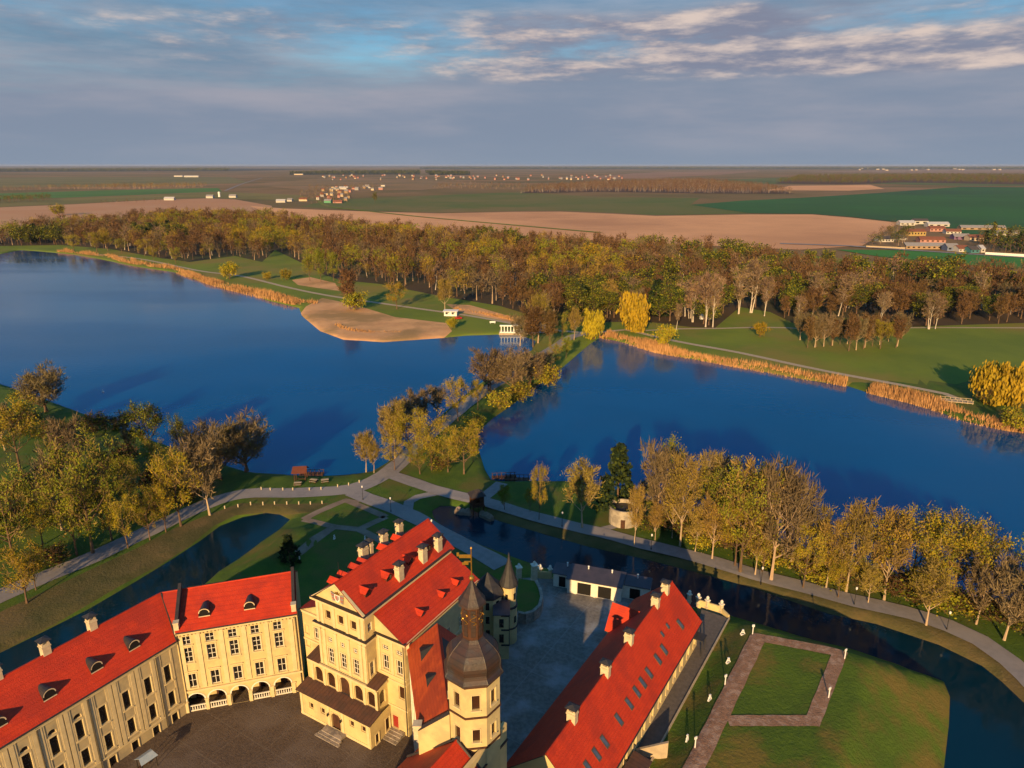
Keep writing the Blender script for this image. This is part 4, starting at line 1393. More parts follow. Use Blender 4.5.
rf.slab([(ax0 - 0.35, -0.4, 4.25), (ax1 + 0.35, -0.4, 4.25), (ax1 + 0.35, yF - 0.26, 4.75), (ax0 - 0.35, yF - 0.26, 4.75)], 0.12, 0, 1)
obj('annex_roof', rf, [M_['brown_roof'], M_['coping']], ob)
tr = MB()
band(tr, (ax0, 0), X, NY, -0.1, ax1 - ax0 + 0.1, 3.85, 4.1, 0.2)
for x in (-12.6, -7.4, -4.8, -0.2):
    band(tr, (ax0, 0), X, NY, x - 0.2 - ax0, x + 0.2 - ax0, 0, 3.84, 0.09)
band(tr, (ax0, 0), X, NY, 0, ax1 - ax0, -0.5, 0.45, 0.07)
obj('annex_cornice', tr, M_['trim'], ob)
for x in (-7.3, -4.9):
    la = MB()
    la.tube((x, -0.1, 2.4), (x, -0.35, 2.55), 0.03, 0.03, 5)
    la.rev([(0.06, 2.3), (0.14, 2.4), (0.11, 2.75), (0.02, 2.85)], 6, 0, (x, -0.38))
    obj('wall_lantern', la, M_['black_metal'], ob)
stp = MB()
for k in range(3):
    stp.box(-7.9 - 0.2 * k, -4.3 + 0.2 * k, -1.2 - 0.45 * k, -0.01 if k == 0 else -1.2 - 0.45 * (k - 1), -0.3, 0.42 - 0.14 * k)
obj('steps', stp, M_['stone'], ob)
stp = MB()
for k in range(4):
    stp.box(ax1 + 0.1, ax1 + 2.4 - 0.002 * k, y4 - 0.6 - 0.5 * (k + 1) + 0.5, y4 - 0.1 - 0.5 * (k + 1) + 0.5 + 0.0, -0.2, 0.55 - 0.13 * k)
obj('steps', stp, M_['stone'], ob)
pipe_on(ob, (xa, y4), X, NY, -0.12, 0.2, 14.8)

# ------------------------------------------------------------------ orange-roofed link wing between palace and clock tower
ob = thing('link_wing', 'narrow wing with weathered orange roof and two dark hatches between palace and clock tower', 'wing')
E0, E1 = PA.w(2.9, 5.0, 14.0), PA.w(13.0, -5.6, 14.0)
R0, R1 = PA.w(6.3, 7.4, 17.6), PA.w(16.9, -4.9, 17.6)
B0, B1 = PA.w(9.7, 9.8, 14.0), PA.w(19.5, -3.5, 14.0)
rf = MB()
rf.slab([E0, E1, R1, R0], 0.15, 0, 1)
ro = obj('roof', rf, [M_['orange'], M_['coping']], ob)
rf = MB()
rf.slab([R0, R1, B1, B0], 0.15, 0, 1)
obj('roof', rf, [M_['red'], M_['coping']], ob)
mb = MB()
q = [E0, E1, B1, B0]
inn = [tuple(p[i] + (sum(k[i] for k in q) / 4 - p[i]) * 0.07 for i in range(2)) for p in q]
mb.prism(inn, -0.3, 13.75)
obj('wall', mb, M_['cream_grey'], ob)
d = Vector(E1) - Vector(E0)
d.z = 0
d.normalize()
nn = Vector((d.y, -d.x, 0))
if nn.x > 0:
    nn = -nn
mb = MB()
for k in range(3):
    pass
e0, e1 = Vector((*inn[0], 0)), Vector((*inn[1], 0))
Ln = (e1 - e0).length
for x in (1.2, 4.2, 7.4, 10.6):
    mb = MB()
    band(mb, (e0.x, e0.y), (d.x, d.y), (nn.x, nn.y), x - 0.2, x + 0.2, 0.3, 13.2, 0.12)
    obj('pilaster', mb, M_['trim_white'], ob)
for x in (2.7, 5.8, 9.0, 11.8):
    for zb in (3.5, 8.5):
        mb = MB()
        band(mb, (e0.x, e0.y), (d.x, d.y), (nn.x, nn.y), x - 0.5, x + 0.5, zb, zb + 2.2, 0.05)
        obj('window', mb, M_['glass'], ob)
# roof hatches: low dark swept dormers on the orange slope
up = (Vector(R0) - Vector(E0)).normalized()
upl = (Vector(R0) - Vector(E0)).length
dd = (Vector(E1) - Vector(E0))
nrm = dd.normalized().cross(up)
if nrm.z < 0:
    nrm = -nrm
for t, s in ((0.24, 0.36), (0.60, 0.40)):
    c = Vector(E0) + dd * t + up * upl * s
    dn = dd.normalized()
    b = MB()
    fr = [c - dn * 1.5, c - dn * 0.6 + Vector((0, 0, 0.85)), c + dn * 0.4 + Vector((0, 0, 0.95)), c + dn * 1.5]
    bk = c + up * 2.7 + nrm * 0.03
    for i in range(3):
        b.poly([fr[i], fr[i + 1], bk])
    b.poly(fr + [c - nrm * 0.1])
    obj('dormer', b, M_['black_metal'], ob)
fw = MB()                                          # stepped end gable in cream with dark coping, small end piers
a, b_ = Vector(E1) + d * 0.35, Vector(R1) + d * 0.35
wv = d * 0.28
qq = [a - wv, b_ - wv, b_ + wv, a + wv]
top = [p + Vector((0, 0, 0.5)) for p in qq]
bot = [Vector((p.x, p.y, 8.0)) for p in qq]
fw.poly(top, 1)
for i in range(4):
    j = (i + 1) % 4
    fw.poly([bot[i], bot[j], top[j], top[i]])
obj('end_gable', fw, [M_['cream'], M_['coping']], ob)
for p in (Vector(E0), Vector(E1)):
    pr = MB()
    pr.box(p.x - 0.42, p.x + 0.42, p.y - 0.42, p.y + 0.42, p.z - 0.9, p.z + 0.95)
    pr.box(p.x - 0.5, p.x + 0.5, p.y - 0.5, p.y + 0.5, p.z + 0.95, p.z + 1.08)
    obj('end_pier', pr, M_['chimney'], ob)

# ------------------------------------------------------------------ clock tower
TX, TY = -4.2, 63.5
ob = thing('clock_tower', 'octagonal cream tower with bulbous dark copper dome, lantern and gilded weather vane', 'tower', (TX, TY, 0), 0)
PHT = math.radians(30)
RT = 2.98


def octo(r, k):
    a = PHT + k * math.pi / 4
    return (r * math.cos(a), r * math.sin(a))


wl = MB()
W8 = []
for k in range(8):
    a, b = octo(RT, k), octo(RT, k + 1)
    L8 = math.hypot(b[0] - a[0], b[1] - a[1])
    ax = ((b[0] - a[0]) / L8, (b[1] - a[1]) / L8)
    n = (ax[1], -ax[0])
    ops = [(L8 / 2 - 0.42, L8 / 2 + 0.42, 19.6, 21.5), (L8 / 2 - 0.4, L8 / 2 + 0.4, 15.4, 17.05)]
    wall(wl, a, ax, n, L8, 8.0, 22.9, ops)
    W8.append((a, ax, n, ops, L8))
wl.rev([(RT, 0), (RT, 8.0)], 8, PHT, cap=False)
obj('wall', wl, M_['cream'], ob)
for a, ax, n, ops, L8 in W8:
    if n[1] < 0.35:
        for q in ops:
            window(ob, a, ax, n, q, 'plain', pm=M_['brown_glass'])
bd = MB()
for z0, z1, e in ((18.45, 18.7, 0.12), (14.4, 14.65, 0.12), (22.45, 22.8, 0.15)):
    bd.rev([(RT + 0.01, z0), (RT + e, z0 + 0.03), (RT + e, z1), (RT + 0.01, z1)], 8, PHT, cap=False)
obj('string_course', bd, M_['wood'], ob)
dm = MB()
dm.rev([(2.9, 22.7), (3.38, 22.85), (3.36, 23.02), (3.08, 23.4), (2.98, 23.8), (3.06, 24.25), (3.04, 24.7), (2.80, 25.3), (2.40, 25.85), (1.85, 26.35), (1.45, 26.75), (1.2, 27.1)], 8, PHT)
do = obj('dome', dm, M_['dome'], ob)
rb = MB()
pr_ = [(3.37, 23.0), (3.09, 23.4), (2.99, 23.8), (3.07, 24.25), (3.05, 24.7), (2.81, 25.3), (2.41, 25.85), (1.86, 26.35), (1.46, 26.75)]
for k in range(8):
    for (r0, z0), (r1, z1) in zip(pr_, pr_[1:]):
        a, b = octo(r0, k), octo(r1, k)
        rb.tube((*a, z0), (*b, z1), 0.055, 0.055, 4)
obj('dome_ribs', rb, M_['dome'], do)
ln = MB()
ln.rev([(1.17, 27.05), (1.17, 31.2)], 8, PHT)
lo = obj('lantern', ln, M_['wood'], ob)
lv = MB()
for k in range(8):
    a, b = octo(1.19, k), octo(1.19, k + 1)
    m_ = ((a[0] + b[0]) / 2, (a[1] + b[1]) / 2)
    ax = ((b[0] - a[0]) / 0.91, (b[1] - a[1]) / 0.91)
    n = (ax[1], -ax[0])
    band(lv, a, ax, n, 0.2, 0.71, 27.5, 30.7, 0.04, k0=-0.05)
obj('louvre', lv, M_['dome'], lo)
dec = MB()                                         # gilded scrollwork on the lantern
for k in range(8):
    a, b = octo(1.27, k), octo(1.27, k + 1)
    pts = []
    for i in range(15):
        t = i / 14
        x = 0.5 + 0.34 * math.sin(t * 6.28 * 1.5)
        z = 29.0 + t * 1.3
        pts.append((a[0] + (b[0] - a[0]) * x, a[1] + (b[1] - a[1]) * x, z))
    for p, q in zip(pts, pts[1:]):
        dec.tube(p, q, 0.035, 0.035, 4)
obj('scrollwork', dec, M_['gold'], lo)
lr = MB()
lr.rev([(1.2, 31.05), (1.55, 31.15), (1.5, 31.35), (1.05, 32.0), (0.62, 32.7), (0.3, 33.3), (0.12, 33.7)], 8, PHT)
obj('lantern_roof', lr, M_['dome'], ob)
fn = MB()
fn.rev([(0.04, 33.7), (0.24, 33.8), (0.3, 34.0), (0.22, 34.2), (0.07, 34.3), (0.06, 37.4)], 8)
fo = obj('finial', fn, M_['gold'], ob)
vn = MB()
vn.box(-1.25, -0.06, -0.025, 0.025, 36.35, 36.75)
vn.box(-1.5, -1.25, -0.025, 0.025, 36.55, 37.0)
vn.box(-0.95, -0.3, -0.024, 0.024, 35.55, 35.85)
vn.box(-0.75, -0.06, -0.02, 0.02, 35.85, 36.0)
vn.rev([(0.02, 37.35), (0.14, 37.5), (0.02, 37.65)], 6)
obj('weather_vane', vn, M_['gold'], fo)

# ------------------------------------------------------------------ gatehouse at the foot of the tower
ob = thing('gatehouse', 'red-roofed gatehouse block around the foot of the clock tower at bottom edge', 'gatehouse')
u_, v_ = Vector((math.sin(math.radians(32.5)), math.cos(math.radians(32.5)), 0)), Vector((math.cos(math.radians(32.5)), -math.sin(math.radians(32.5)), 0))
Aq = Vector((-6.0, 60.9, 15.5))
pl = lambda u, v, z: tuple(Aq + u_ * u + v_ * v + Vector((0, 0, z - 15.5)))
rf = MB()
rf.slab([pl(0, 0, 15.5), pl(-16, 0, 15.5), pl(-16, -7.3, 9.2), pl(0, -7.3, 9.2)], 0.15, 0, 1)
rf.slab([pl(0, 0, 15.5), pl(0, 3.2, 13.1), pl(-16, 3.2, 13.1), pl(-16, 0, 15.5)], 0.15, 0, 1)
rf.slab([pl(1.9, -0.9, 14.2), pl(0.0, -0.9, 14.25), pl(0.0, -7.3, 8.9), pl(2.2, -7.3, 8.9)], 0.15, 0, 1)
rf.tube(pl(0, 0, 15.55), pl(0, -7.3, 9.3), 0.16, 0.16, 5, 1)
rf.tube(pl(0, 0, 15.55), pl(0, 3.2, 13.2), 0.16, 0.16, 5, 1)
rf.tube(pl(0, 0, 15.52), pl(-16, 0, 15.52), 0.12, 0.12, 5)
obj('roof', rf, [M_['red'], M_['coping']], ob)
mb = MB()
mb.prism([pl(-0.2, -7.0, 0)[:2], pl(-0.2, 3.0, 0)[:2], pl(-15.8, 3.0, 0)[:2], pl(-15.8, -7.0, 0)[:2]], -0.3, 9.0)
mb.prism([pl(-0.2, -3.0, 0)[:2], pl(-0.2, 2.9, 0)[:2], pl(-15.8, 2.9, 0)[:2], pl(-15.8, -3.0, 0)[:2]], 9.0, 12.6)
mb.poly([pl(-0.1, 3.0, 9), pl(-0.1, 3.0, 13.0), pl(-0.1, 0, 15.3), pl(-0.1, -6.9, 9.2)])
obj('wall', mb, M_['cream'], ob)
Gw0, Gw1 = Vector((-0.6, 64.5, 0)), Vector((-0.6, 64.5, 0)) - u_ * 18
ax = tuple((-u_)[:2])
sb = MB()
ops = [(1.6, 2.3, 9.6, 11.2), (4.6, 5.3, 9.8, 11.4), (8, 8.7, 9.8, 11.4)]
wall(sb, (Gw0.x, Gw0.y), ax, tuple(v_[:2]), 18, -0.3, 14.3, ops)
back = Gw0 - v_ * 3.2
sb.poly([(Gw0.x, Gw0.y, -0.3), (back.x, back.y, -0.3), (back.x, back.y, 14.3), (Gw0.x, Gw0.y, 14.3)])
p = [Gw0, Gw1, Gw1 - v_ * 0.5, Gw0 - v_ * 0.5]
sb.prism([(q.x, q.y) for q in p], 14.3, 14.42)
obj('side_wall', sb, M_['cream'], ob)
for q in ops:
    window(ob, (Gw0.x, Gw0.y), ax, tuple(v_[:2]), q, 'bars')
cb = MB()
band(cb, (Gw0.x, Gw0.y), ax, tuple(v_[:2]), 0, 18, 12.0, 12.25, 0.15)
obj('string_course', cb, M_['coping'], ob)
lt = MB()
q0, q1 = Gw0 - v_ * 0.5, Gw0 - u_ * 5.5 - v_ * 0.5
lt.slab([(q0.x, q0.y, 13.9), (q1.x, q1.y, 13.9), (q1.x - v_.x * 2.2, q1.y - v_.y * 2.2, 15.0), (q0.x - v_.x * 2.2, q0.y - v_.y * 2.2, 15.0)], 0.12)
obj('lean_to_roof', lt, M_['brown_roof'], ob)

# ------------------------------------------------------------------ long single storey wing on the right
ob = thing('service_wing', 'long low wing with red roof, row of skylights and five ridge chimneys, right of tower', 'wing', (*RB.o, 0), math.radians(90 - 32.3))
x0, x1, hw, ze, zrg = -0.4, 40.6, 5.0, 4.5, 10.15
ops = [(2.2 + 3.05 * k, 3.2 + 3.05 * k, 1.0, 3.0) for k in range(13)]
mb = MB()
wall(mb, (x0, -hw), X, NY, x1 - x0, -0.3, ze + 0.5, ops)
wall(mb, (x0, hw + 0.6), X, Y, x1 - x0, -0.3, ze + 0.3, [(4 + 4 * k, 5 + 4 * k, 1.0, 2.8) for k in range(8)])
for xx in (x0, x1):
    mb.poly([(xx, -hw, -0.3), (xx, -hw, ze + 0.4), (xx, 0, zrg - 0.2), (xx, hw + 0.6, ze + 0.2), (xx, hw + 0.6, -0.3)])
mb.poly([(x0 - 0.001, -1.0, 5.0)] * 3) if False else None
obj('wall', mb, M_['cream'], ob)
for q in ops:
    window(ob, (x0, -hw), X, NY, q, 'framed')
for k in range(8):
    window(ob, (x0, hw + 0.6), X, Y, (4 + 4 * k, 5 + 4 * k, 1.0, 2.8), 'framed')
gw = MB()
gw.box(x0 - 0.06, x0 - 0.003, 0.1, 1.5, 4.6, 6.5)
obj('gable_window', gw, M_['wood'], ob)
rf = MB()
rf.slab([(x0 - 0.35, -5.7, ze), (x1 + 0.3, -5.45, ze), (x1 + 0.3, 0, zrg), (x0 - 0.35, 0, zrg)], 0.14, 0, 1)
rf.slab([(x0 - 0.35, 0, zrg), (x1 + 0.3, 0, zrg), (x1 + 0.3, 6.4, ze - 0.1), (x0 - 0.35, 6.2, ze - 0.1)], 0.14, 0, 1)
rf.tube((x0 - 0.35, 0, zrg + 0.02), (x1 + 0.3, 0, zrg + 0.02), 0.12, 0.12, 5)
ro = obj('roof', rf, [M_['red'], M_['coping']], ob)
gt = MB()
gt.tube((x0 - 0.3, -5.75, ze - 0.05), (x1 + 0.3, -5.5, ze - 0.05), 0.1, 0.1, 5)
obj('gutter', gt, M_['coping'], ro)
zR = lambda y: zrg - abs(y) * (zrg - ze) / 5.6
for x in (37.7, 33.5, 23.2, 15.4, 5.8):
    chimney(ob, x, 0, zrg - 0.8, zrg + 1.25, 0.85, 1.15)


def skylight(x, y, w, l):
    s = MB()
    t = (zrg - ze) / 5.6
    sg = -1 if y < 0 else 1
    q = [(x - w / 2, y - l / 2), (x + w / 2, y - l / 2), (x + w / 2, y + l / 2), (x - w / 2, y + l / 2)]
    top = [(p[0], p[1], zR(p[1]) + 0.14) for p in q]
    bot = [(p[0], p[1], zR(p[1]) - 0.05) for p in q]
    for i in range(4):
        j = (i + 1) % 4
        s.poly([bot[i], bot[j], top[j], top[i]])
    inn = [(x + (p[0] - x) * 0.72, y + (p[1] - y) * 0.8, 0) for p in q]
    inn = [(p[0], p[1], zR(p[1]) + 0.14) for p in inn]
    for i in range(4):
        j = (i + 1) % 4
        s.poly([top[i], top[j], inn[j], inn[i]])
    so_ = obj('skylight', s, M_['pipe'], ob)
    g = MB()
    g.poly([(p[0], p[1], p[2] - 0.03) for p in inn])
    obj('pane', g, SKYG, so_)


SKYG = mat('skylight_glass', (0.10, 0.11, 0.14), (0.07, 0.08, 0.10), 1.0, 0.06, spec=0.9)
for x in (35.5, 28.4, 25.9, 22.5, 20.2, 18.1, 15.5, 12.2, 7.9, 5.6, 3.3):
    skylight(x, -3.55, 0.75, 1.15)
for x, y in ((32.6, -2.5), (30.3, -2.5)):
    skylight(x, y, 0.5, 0.6)
for x, y in ((20.7, 4.8), (18.5, 4.9), (16.0, 4.9), (13.2, 4.8), (8.0, 4.7), (5.9, 4.8), (3.6, 4.8)):
    skylight(x, y * 0.96, 0.6, 0.5)
xg = MB()                                          # cross gable on the yard side
xg.slab([(30.3, 6.9, 4.6), (32.9, 6.9, 8.3), (32.9, 1.9, 8.3), (30.3, 5.7, 4.6)], 0.12, 0, 1)
xg.slab([(32.9, 6.9, 8.3), (35.5, 6.9, 4.6), (35.5, 5.7, 4.6), (32.9, 1.9, 8.3)], 0.12, 0, 1)
obj('cross_gable_roof', xg, [M_['red'], M_['coping']], ob)
xw_ = MB()
xw_.poly([(30.6, 6.6, -0.2), (30.6, 6.6, 4.6), (32.9, 6.6, 8.1), (35.2, 6.6, 4.6), (35.2, 6.6, -0.2)])
xw_.poly([(30.6, 5.6, -0.2), (30.6, 5.6, 4.6), (30.6, 6.6, 4.6), (30.6, 6.6, -0.2)])
xw_.poly([(35.2, 5.6, -0.2), (35.2, 5.6, 4.6), (35.2, 6.6, 4.6), (35.2, 6.6, -0.2)])
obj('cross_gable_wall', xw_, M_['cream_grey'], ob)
pc = MB()
pc.box(38.2, 40.2, -6.6, -5.05, 2.75, 2.9)
for x in (38.3, 40.1):
    pc.box(x - 0.08, x + 0.08, -6.5, -6.34, 0.05, 2.75)
obj('porch', pc, M_['slate'], ob)

# low lit outbuilding beside the pavement at the bottom edge
p0 = at(633, 753, 1.4)
ob = thing('outbuilding', 'small sunlit cream gable by the pavement at the bottom edge', 'outbuilding', (p0[0], p0[1], 0), math.radians(57.7))
mb = MB()
mb.poly([(0, 0, -0.3), (0, -2.4, -0.3), (0, -2.4, 1.2), (0, -0.2, 1.5)])
mb.box(-5, -0.01, -2.4, -0.2, -0.3, 1.2)
obj('wall', mb, M_['cream'], ob)
mb = MB()
mb.slab([(-5.2, -2.6, 1.22), (0.25, -2.6, 1.22), (0.25, 0.0, 1.62), (-5.2, 0.0, 1.62)], 0.1)
obj('roof', mb, M_['brown_roof'], ob)

# ------------------------------------------------------------------ low garages behind the yard
ga = math.atan2(108.4 - 111.4, 19.5 - 10.1)
ob = thing('garage_row', 'low cream garage row with dark doors and flat violet roof along the moat', 'garage', (10.1, 111.4, 0), ga)
mb = MB()
wall(mb, (0, 0), X, NY, 9.9, -0.2, 3.1, [(1.9, 4.4, 0.05, 2.5), (5.7, 8.1, 0.05, 2.5)])
wall(mb, (-2.9, 1.2), X, NY, 2.9, -0.2, 2.9, [(1.0, 2.3, 0.05, 2.3)])
wall(mb, (9.9, 1.4), X, NY, 4.8, -0.2, 2.9, [(1.3, 3.2, 0.05, 2.3)])
mb.poly([(9.9, 0, -0.2), (9.9, 0, 3.1), (9.9, 4.2, 3.1), (9.9, 4.2, -0.2)])
mb.poly([(0, 0, -0.2), (0, 0, 3.1), (0, 4.2, 3.1), (0, 4.2, -0.2)])
mb.poly([(-2.9, 1.2, -0.2), (-2.9, 1.2, 2.9), (-2.9, 4.2, 2.9), (-2.9, 4.2, -0.2)])
mb.poly([(-2.9, 4.2, -4), (-2.9, 4.2, 2.9), (14.7, 4.2, 2.9), (14.7, 4.2, -4)])
obj('wall', mb, M_['trim_white'], ob)
tr = MB()
for x in (0.25, 1.5, 5.05, 8.5, 9.6):
    band(tr, (0, 0), X, NY, x - 0.2, x + 0.2, 0, 2.75, 0.1)
band(tr, (0, 0), X, NY, 0, 9.9, 2.75, 3.05, 0.18)
obj('pilasters', tr, M_['trim_white'], ob)
for a, b in ((1.9, 4.4), (5.7, 8.1)):
    g = MB()
    g.box(a, b, 0.18, 0.24, 0.05, 2.5)
    g.box((a + b) / 2 - 0.03, (a + b) / 2 + 0.03, 0.15, 0.18, 0.05, 2.5)
    obj('garage_door', g, M_['dark'], ob)
for a, b, y in ((-1.9, -0.6, 1.4), (11.2, 13.1, 1.6)):
    g = MB()
    g.box(a, b, y, y + 0.06, 0.05, 2.3)
    obj('garage_door', g, M_['dark'], ob)
rf = MB()
rf.slab([(-0.2, -0.35, 3.15), (10.1, -0.35, 3.15), (10.1, 4.5, 3.45), (-0.2, 4.5, 3.45)], 0.14)
rf.slab([(-3.2, 0.9, 2.97), (-0.21, 0.9, 2.97), (-0.21, 4.5, 3.2), (-3.2, 4.5, 3.2)], 0.14)
rf.slab([(10.11, 1.1, 2.97), (14.9, 1.1, 2.97), (14.9, 4.5, 3.2), (10.11, 4.5, 3.2)], 0.14)
ro = obj('roof', rf, M_['violet_roof'], ob)
for x, y in ((-0.8, 3.6), (3.2, 3.6), (7.6, 3.6), (12.3, 3.6)):
    v = MB()
    v.rev([(0.12, 3.2), (0.12, 3.95), (0.2, 3.96), (0.03, 4.1)], 8, 0, (x, y))
    obj('roof_vent', v, M_['white'], ro)

# ------------------------------------------------------------------ chapel turret and round stair turret behind the palace
ob = thing('chapel_turret', 'polygonal cream turret with dark domed roof behind the palace beside the grey yard', 'turret', (-3.9, 97.6, 0), 0)
mb = MB()
mb.rev([(2.35, -0.3), (2.35, 9.6)], 8, math.radians(22.5))
obj('wall', mb, M_['cream'], ob)
for z in (2.4, 4.9, 7.4):
    for k in (4, 5, 6, 7):
        a0, a1 = math.radians(22.5) + k * math.pi / 4, math.radians(22.5) + (k + 1) * math.pi / 4
        pa, pb = (2.35 * math.cos(a0), 2.35 * math.sin(a0)), (2.35 * math.cos(a1), 2.35 * math.sin(a1))
        l8 = math.hypot(pb[0] - pa[0], pb[1] - pa[1])
        ax = ((pb[0] - pa[0]) / l8, (pb[1] - pa[1]) / l8)
        w_ = MB()
        band(w_, pa, ax, (ax[1], -ax[0]), l8 / 2 - 0.4, l8 / 2 + 0.4, z, z + 1.5, 0.05)
        wo = obj('window', w_, M_['trim'], ob)
        g = MB()
        band(g, pa, ax, (ax[1], -ax[0]), l8 / 2 - 0.3, l8 / 2 + 0.3, z + 0.1, z + 1.4, 0.08)
        obj('pane', g, M_['glass'], wo)
mb = MB()
mb.rev([(2.36, 9.2), (2.62, 9.35), (2.62, 9.65), (2.36, 9.7)], 8, math.radians(22.5), cap=False)
obj('cornice', mb, M_['coping'], ob)
mb = MB()
mb.rev([(2.75, 9.65), (2.6, 10.1), (2.1, 10.9), (1.3, 11.6), (0.5, 12.5), (0.06, 13.0)], 8, math.radians(22.5))
obj('roof', mb, M_['slate'], ob)
lk = MB()
lk.box(1.0, 3.4, -4.5, 2.0, -0.3, 8.3)
obj('link_wall', lk, M_['cream'], ob)
lk = MB()
for z in (2.6, 5.4, 8.0):
    lk.box(2.2, 3.5, -4.62, -4.5, z, z + 0.25)
    lk.box(3.4, 3.52, -4.6, 2.0, z, z + 0.25)
obj('string_course', lk, M_['coping'], ob)
lk = MB()
lk.slab([(0.9, -4.7, 8.35), (3.6, -4.7, 8.35), (3.6, 2.1, 8.6), (0.9, 2.1, 8.6)], 0.1)
obj('link_roof', lk, M_['violet_roof'], ob)
for z in (3.2, 6.0):
    g = MB()
    g.box(3.4, 3.45, -3.2, -2.5, z, z + 1.5)
    obj('window', g, M_['glass'], ob)
    g = MB()
    g.box(1.9, 2.6, -4.55, -4.5, z, z + 1.5)
    obj('window', g, M_['glass'], ob)
ob = thing('stair_turret', 'slim round cream turret with black pointed spire roof next to grey yard', 'turret', (-0.5, 97.9, 0), 0)
mb = MB()
mb.rev([(1.3, -0.3), (1.3, 6.8), (1.15, 6.9), (1.15, 10.9)], 16)
obj('wall', mb, M_['cream'], ob)
mb = MB()
for z in (2.9, 6.7, 10.6):
    mb.rev([(1.16, z), (1.45, z + 0.05), (1.45, z + 0.25), (1.16, z + 0.3)], 16, cap=False)
obj('string_course', mb, M_['coping'], ob)
mb = MB()
mb.rev([(1.55, 10.85), (1.5, 11.05), (1.05, 12.3), (0.6, 13.7), (0.24, 15.1), (0.04, 16.4)], 12)
obj('spire', mb, M_['slate'], ob)
for a in (-1.9, -0.7):
    for z in (4.0, 8.2):
        g = MB()
        ca, sa = math.cos(a), math.sin(a)
        band(g, (1.13 * ca + 0.22 * sa, 1.13 * sa - 0.22 * ca), (-sa, ca), (ca, sa), 0, 0.44, z, z + 1.2, 0.2 if z < 6 else 0.06)
        obj('window', g, M_['glass'], ob)

# curved stone retaining wall, gate pillars, balustrades
ob = MB()
q = [(0.9, 102.7), (2.2, 102.2), (3.6, 102.9), (4.8, 104.6), (5.3, 107.2), (5.0, 110), (4.4, 112.2)]
for a, b in zip(q, q[1:]):
    ob.obox(a, b, 0.55, -0.4, 2.1)
ob.obox((0.9, 102.7), (0.4, 99.5), 0.5, -0.4, 2.1)
tag(obj('retaining_wall', ob, M_['stone']), 'curved field stone retaining wall beside the two turrets', 'wall')
mb = MB()
mb.poly([(p[0] - 0.2, p[1], 1.9) for p in q] + [(1.2, 113, 1.9), (0.6, 104, 1.9)])
struct(obj('planting_bed', mb, M_['grass']))


def pillar(name, x, y, z, h, label, w=0.7, ball=True, group=None):
    t = thing(name, label, 'pillar', (x, y, z), 0.4, group)
    b = MB()
    b.box(-w / 2, w / 2, -w / 2, w / 2, -0.5, h)
    b.box(-w / 2 - 0.1, w / 2 + 0.1, -w / 2 - 0.1, w / 2 + 0.1, h * 0.08 - 0.2, h * 0.1)
    obj('shaft', b, M_['chimney'], t)
    c = MB()
    c.box(-w / 2 - 0.12, w / 2 + 0.12, -w / 2 - 0.12, w / 2 + 0.12, h, h + 0.18)
    obj('capital', c, M_['trim_white'], t)
    c = MB()
    c.rev([(0.12, h + 0.18), (0.1, h + 0.3), (0.28, h + 0.5), (0.26, h + 0.7), (0.1, h + 0.85), (0.02, h + 0.95)], 10)
    obj('ball_finial', c, M_['trim_white'], t)
    return t


pillar('gate_pillar', 4.2, 115.1, 0, 3.4, 'tallest cream gate pillar with ball finial left of the garage row', 0.95)
pillar('gate_pillar', 1.3, 115.3, 0, 2.8, 'cream gate pillar with ball finial beside the black spire turret', 0.85)
for i, (px_, py_) in enumerate(((540, 577), (550, 578))):
    p = at(px_, py_, 0)
    pillar('wall_pillar', p[0], p[1], 0, 1.9, ('short cream wall pillar next to the tallest gate pillar', 'short cream wall pillar touching the left end of the garage row')[i], 0.55)
mb = MB()
mb.obox(at(537, 578, 0)[:2], at(551, 579, 0)[:2], 0.3, -0.5, 1.5)
tag(obj('gate_wall', mb, M_['cream']), 'low cream wall linking gate pillars left of the garages', 'wall')
tp = [(668, 604), (689, 601), (698, 604), (707, 607), (721, 611)]
for i, (px_, py_) in enumerate(tp):
    p = at(px_, py_, 0)
    pillar('terrace_pillar', p[0], p[1], 0, 1.35, 'pale terrace pillar with ball finial, %s from the left behind the low red-roofed wing' % ['first', 'second', 'third', 'fourth', 'fifth'][i], 0.5)
mb = MB()
for a, b in zip(tp[2:], tp[3:]):
    mb.obox(at(*a, 0)[:2], at(*b, 0)[:2], 0.28, -3.0, 0.95)
mb.obox(at(*tp[4], 0)[:2], RB.w(50.5, -7.4)[:2], 0.28, -1.0, 0.7)
tag(obj('terrace_wall', mb, M_['cream']), 'low sunlit terrace wall at the far end of the pavement', 'wall')

# unseen castle range below the frame, added and sized to shade the service yard
ob = thing('unseen_shade_wing', 'unseen added castle range casting shade over the service yard', 'wing')
mb = MB()
qf = [(-10.0, 47.0), (-2.2, 43.2), (1.2, 51.5), (-3.2, 57.5)]
mb.prism(qf, -0.3, 11.0)
obj('wall', mb, M_['cream'], ob)
rf = MB()
rg0, rg1 = (-5.0, 51.6, 17.6), (-1.2, 48.0, 17.6)
e = [(p[0], p[1], 11.05) for p in qf]
rf.slab([e[0], e[1], rg1, rg0], 0.12)
rf.slab([e[2], e[3], rg0, rg1], 0.12)
rf.poly([e[1], e[2], rg1])
rf.poly([e[3], e[0], rg0])
obj('roof', rf, M_['red'], ob)
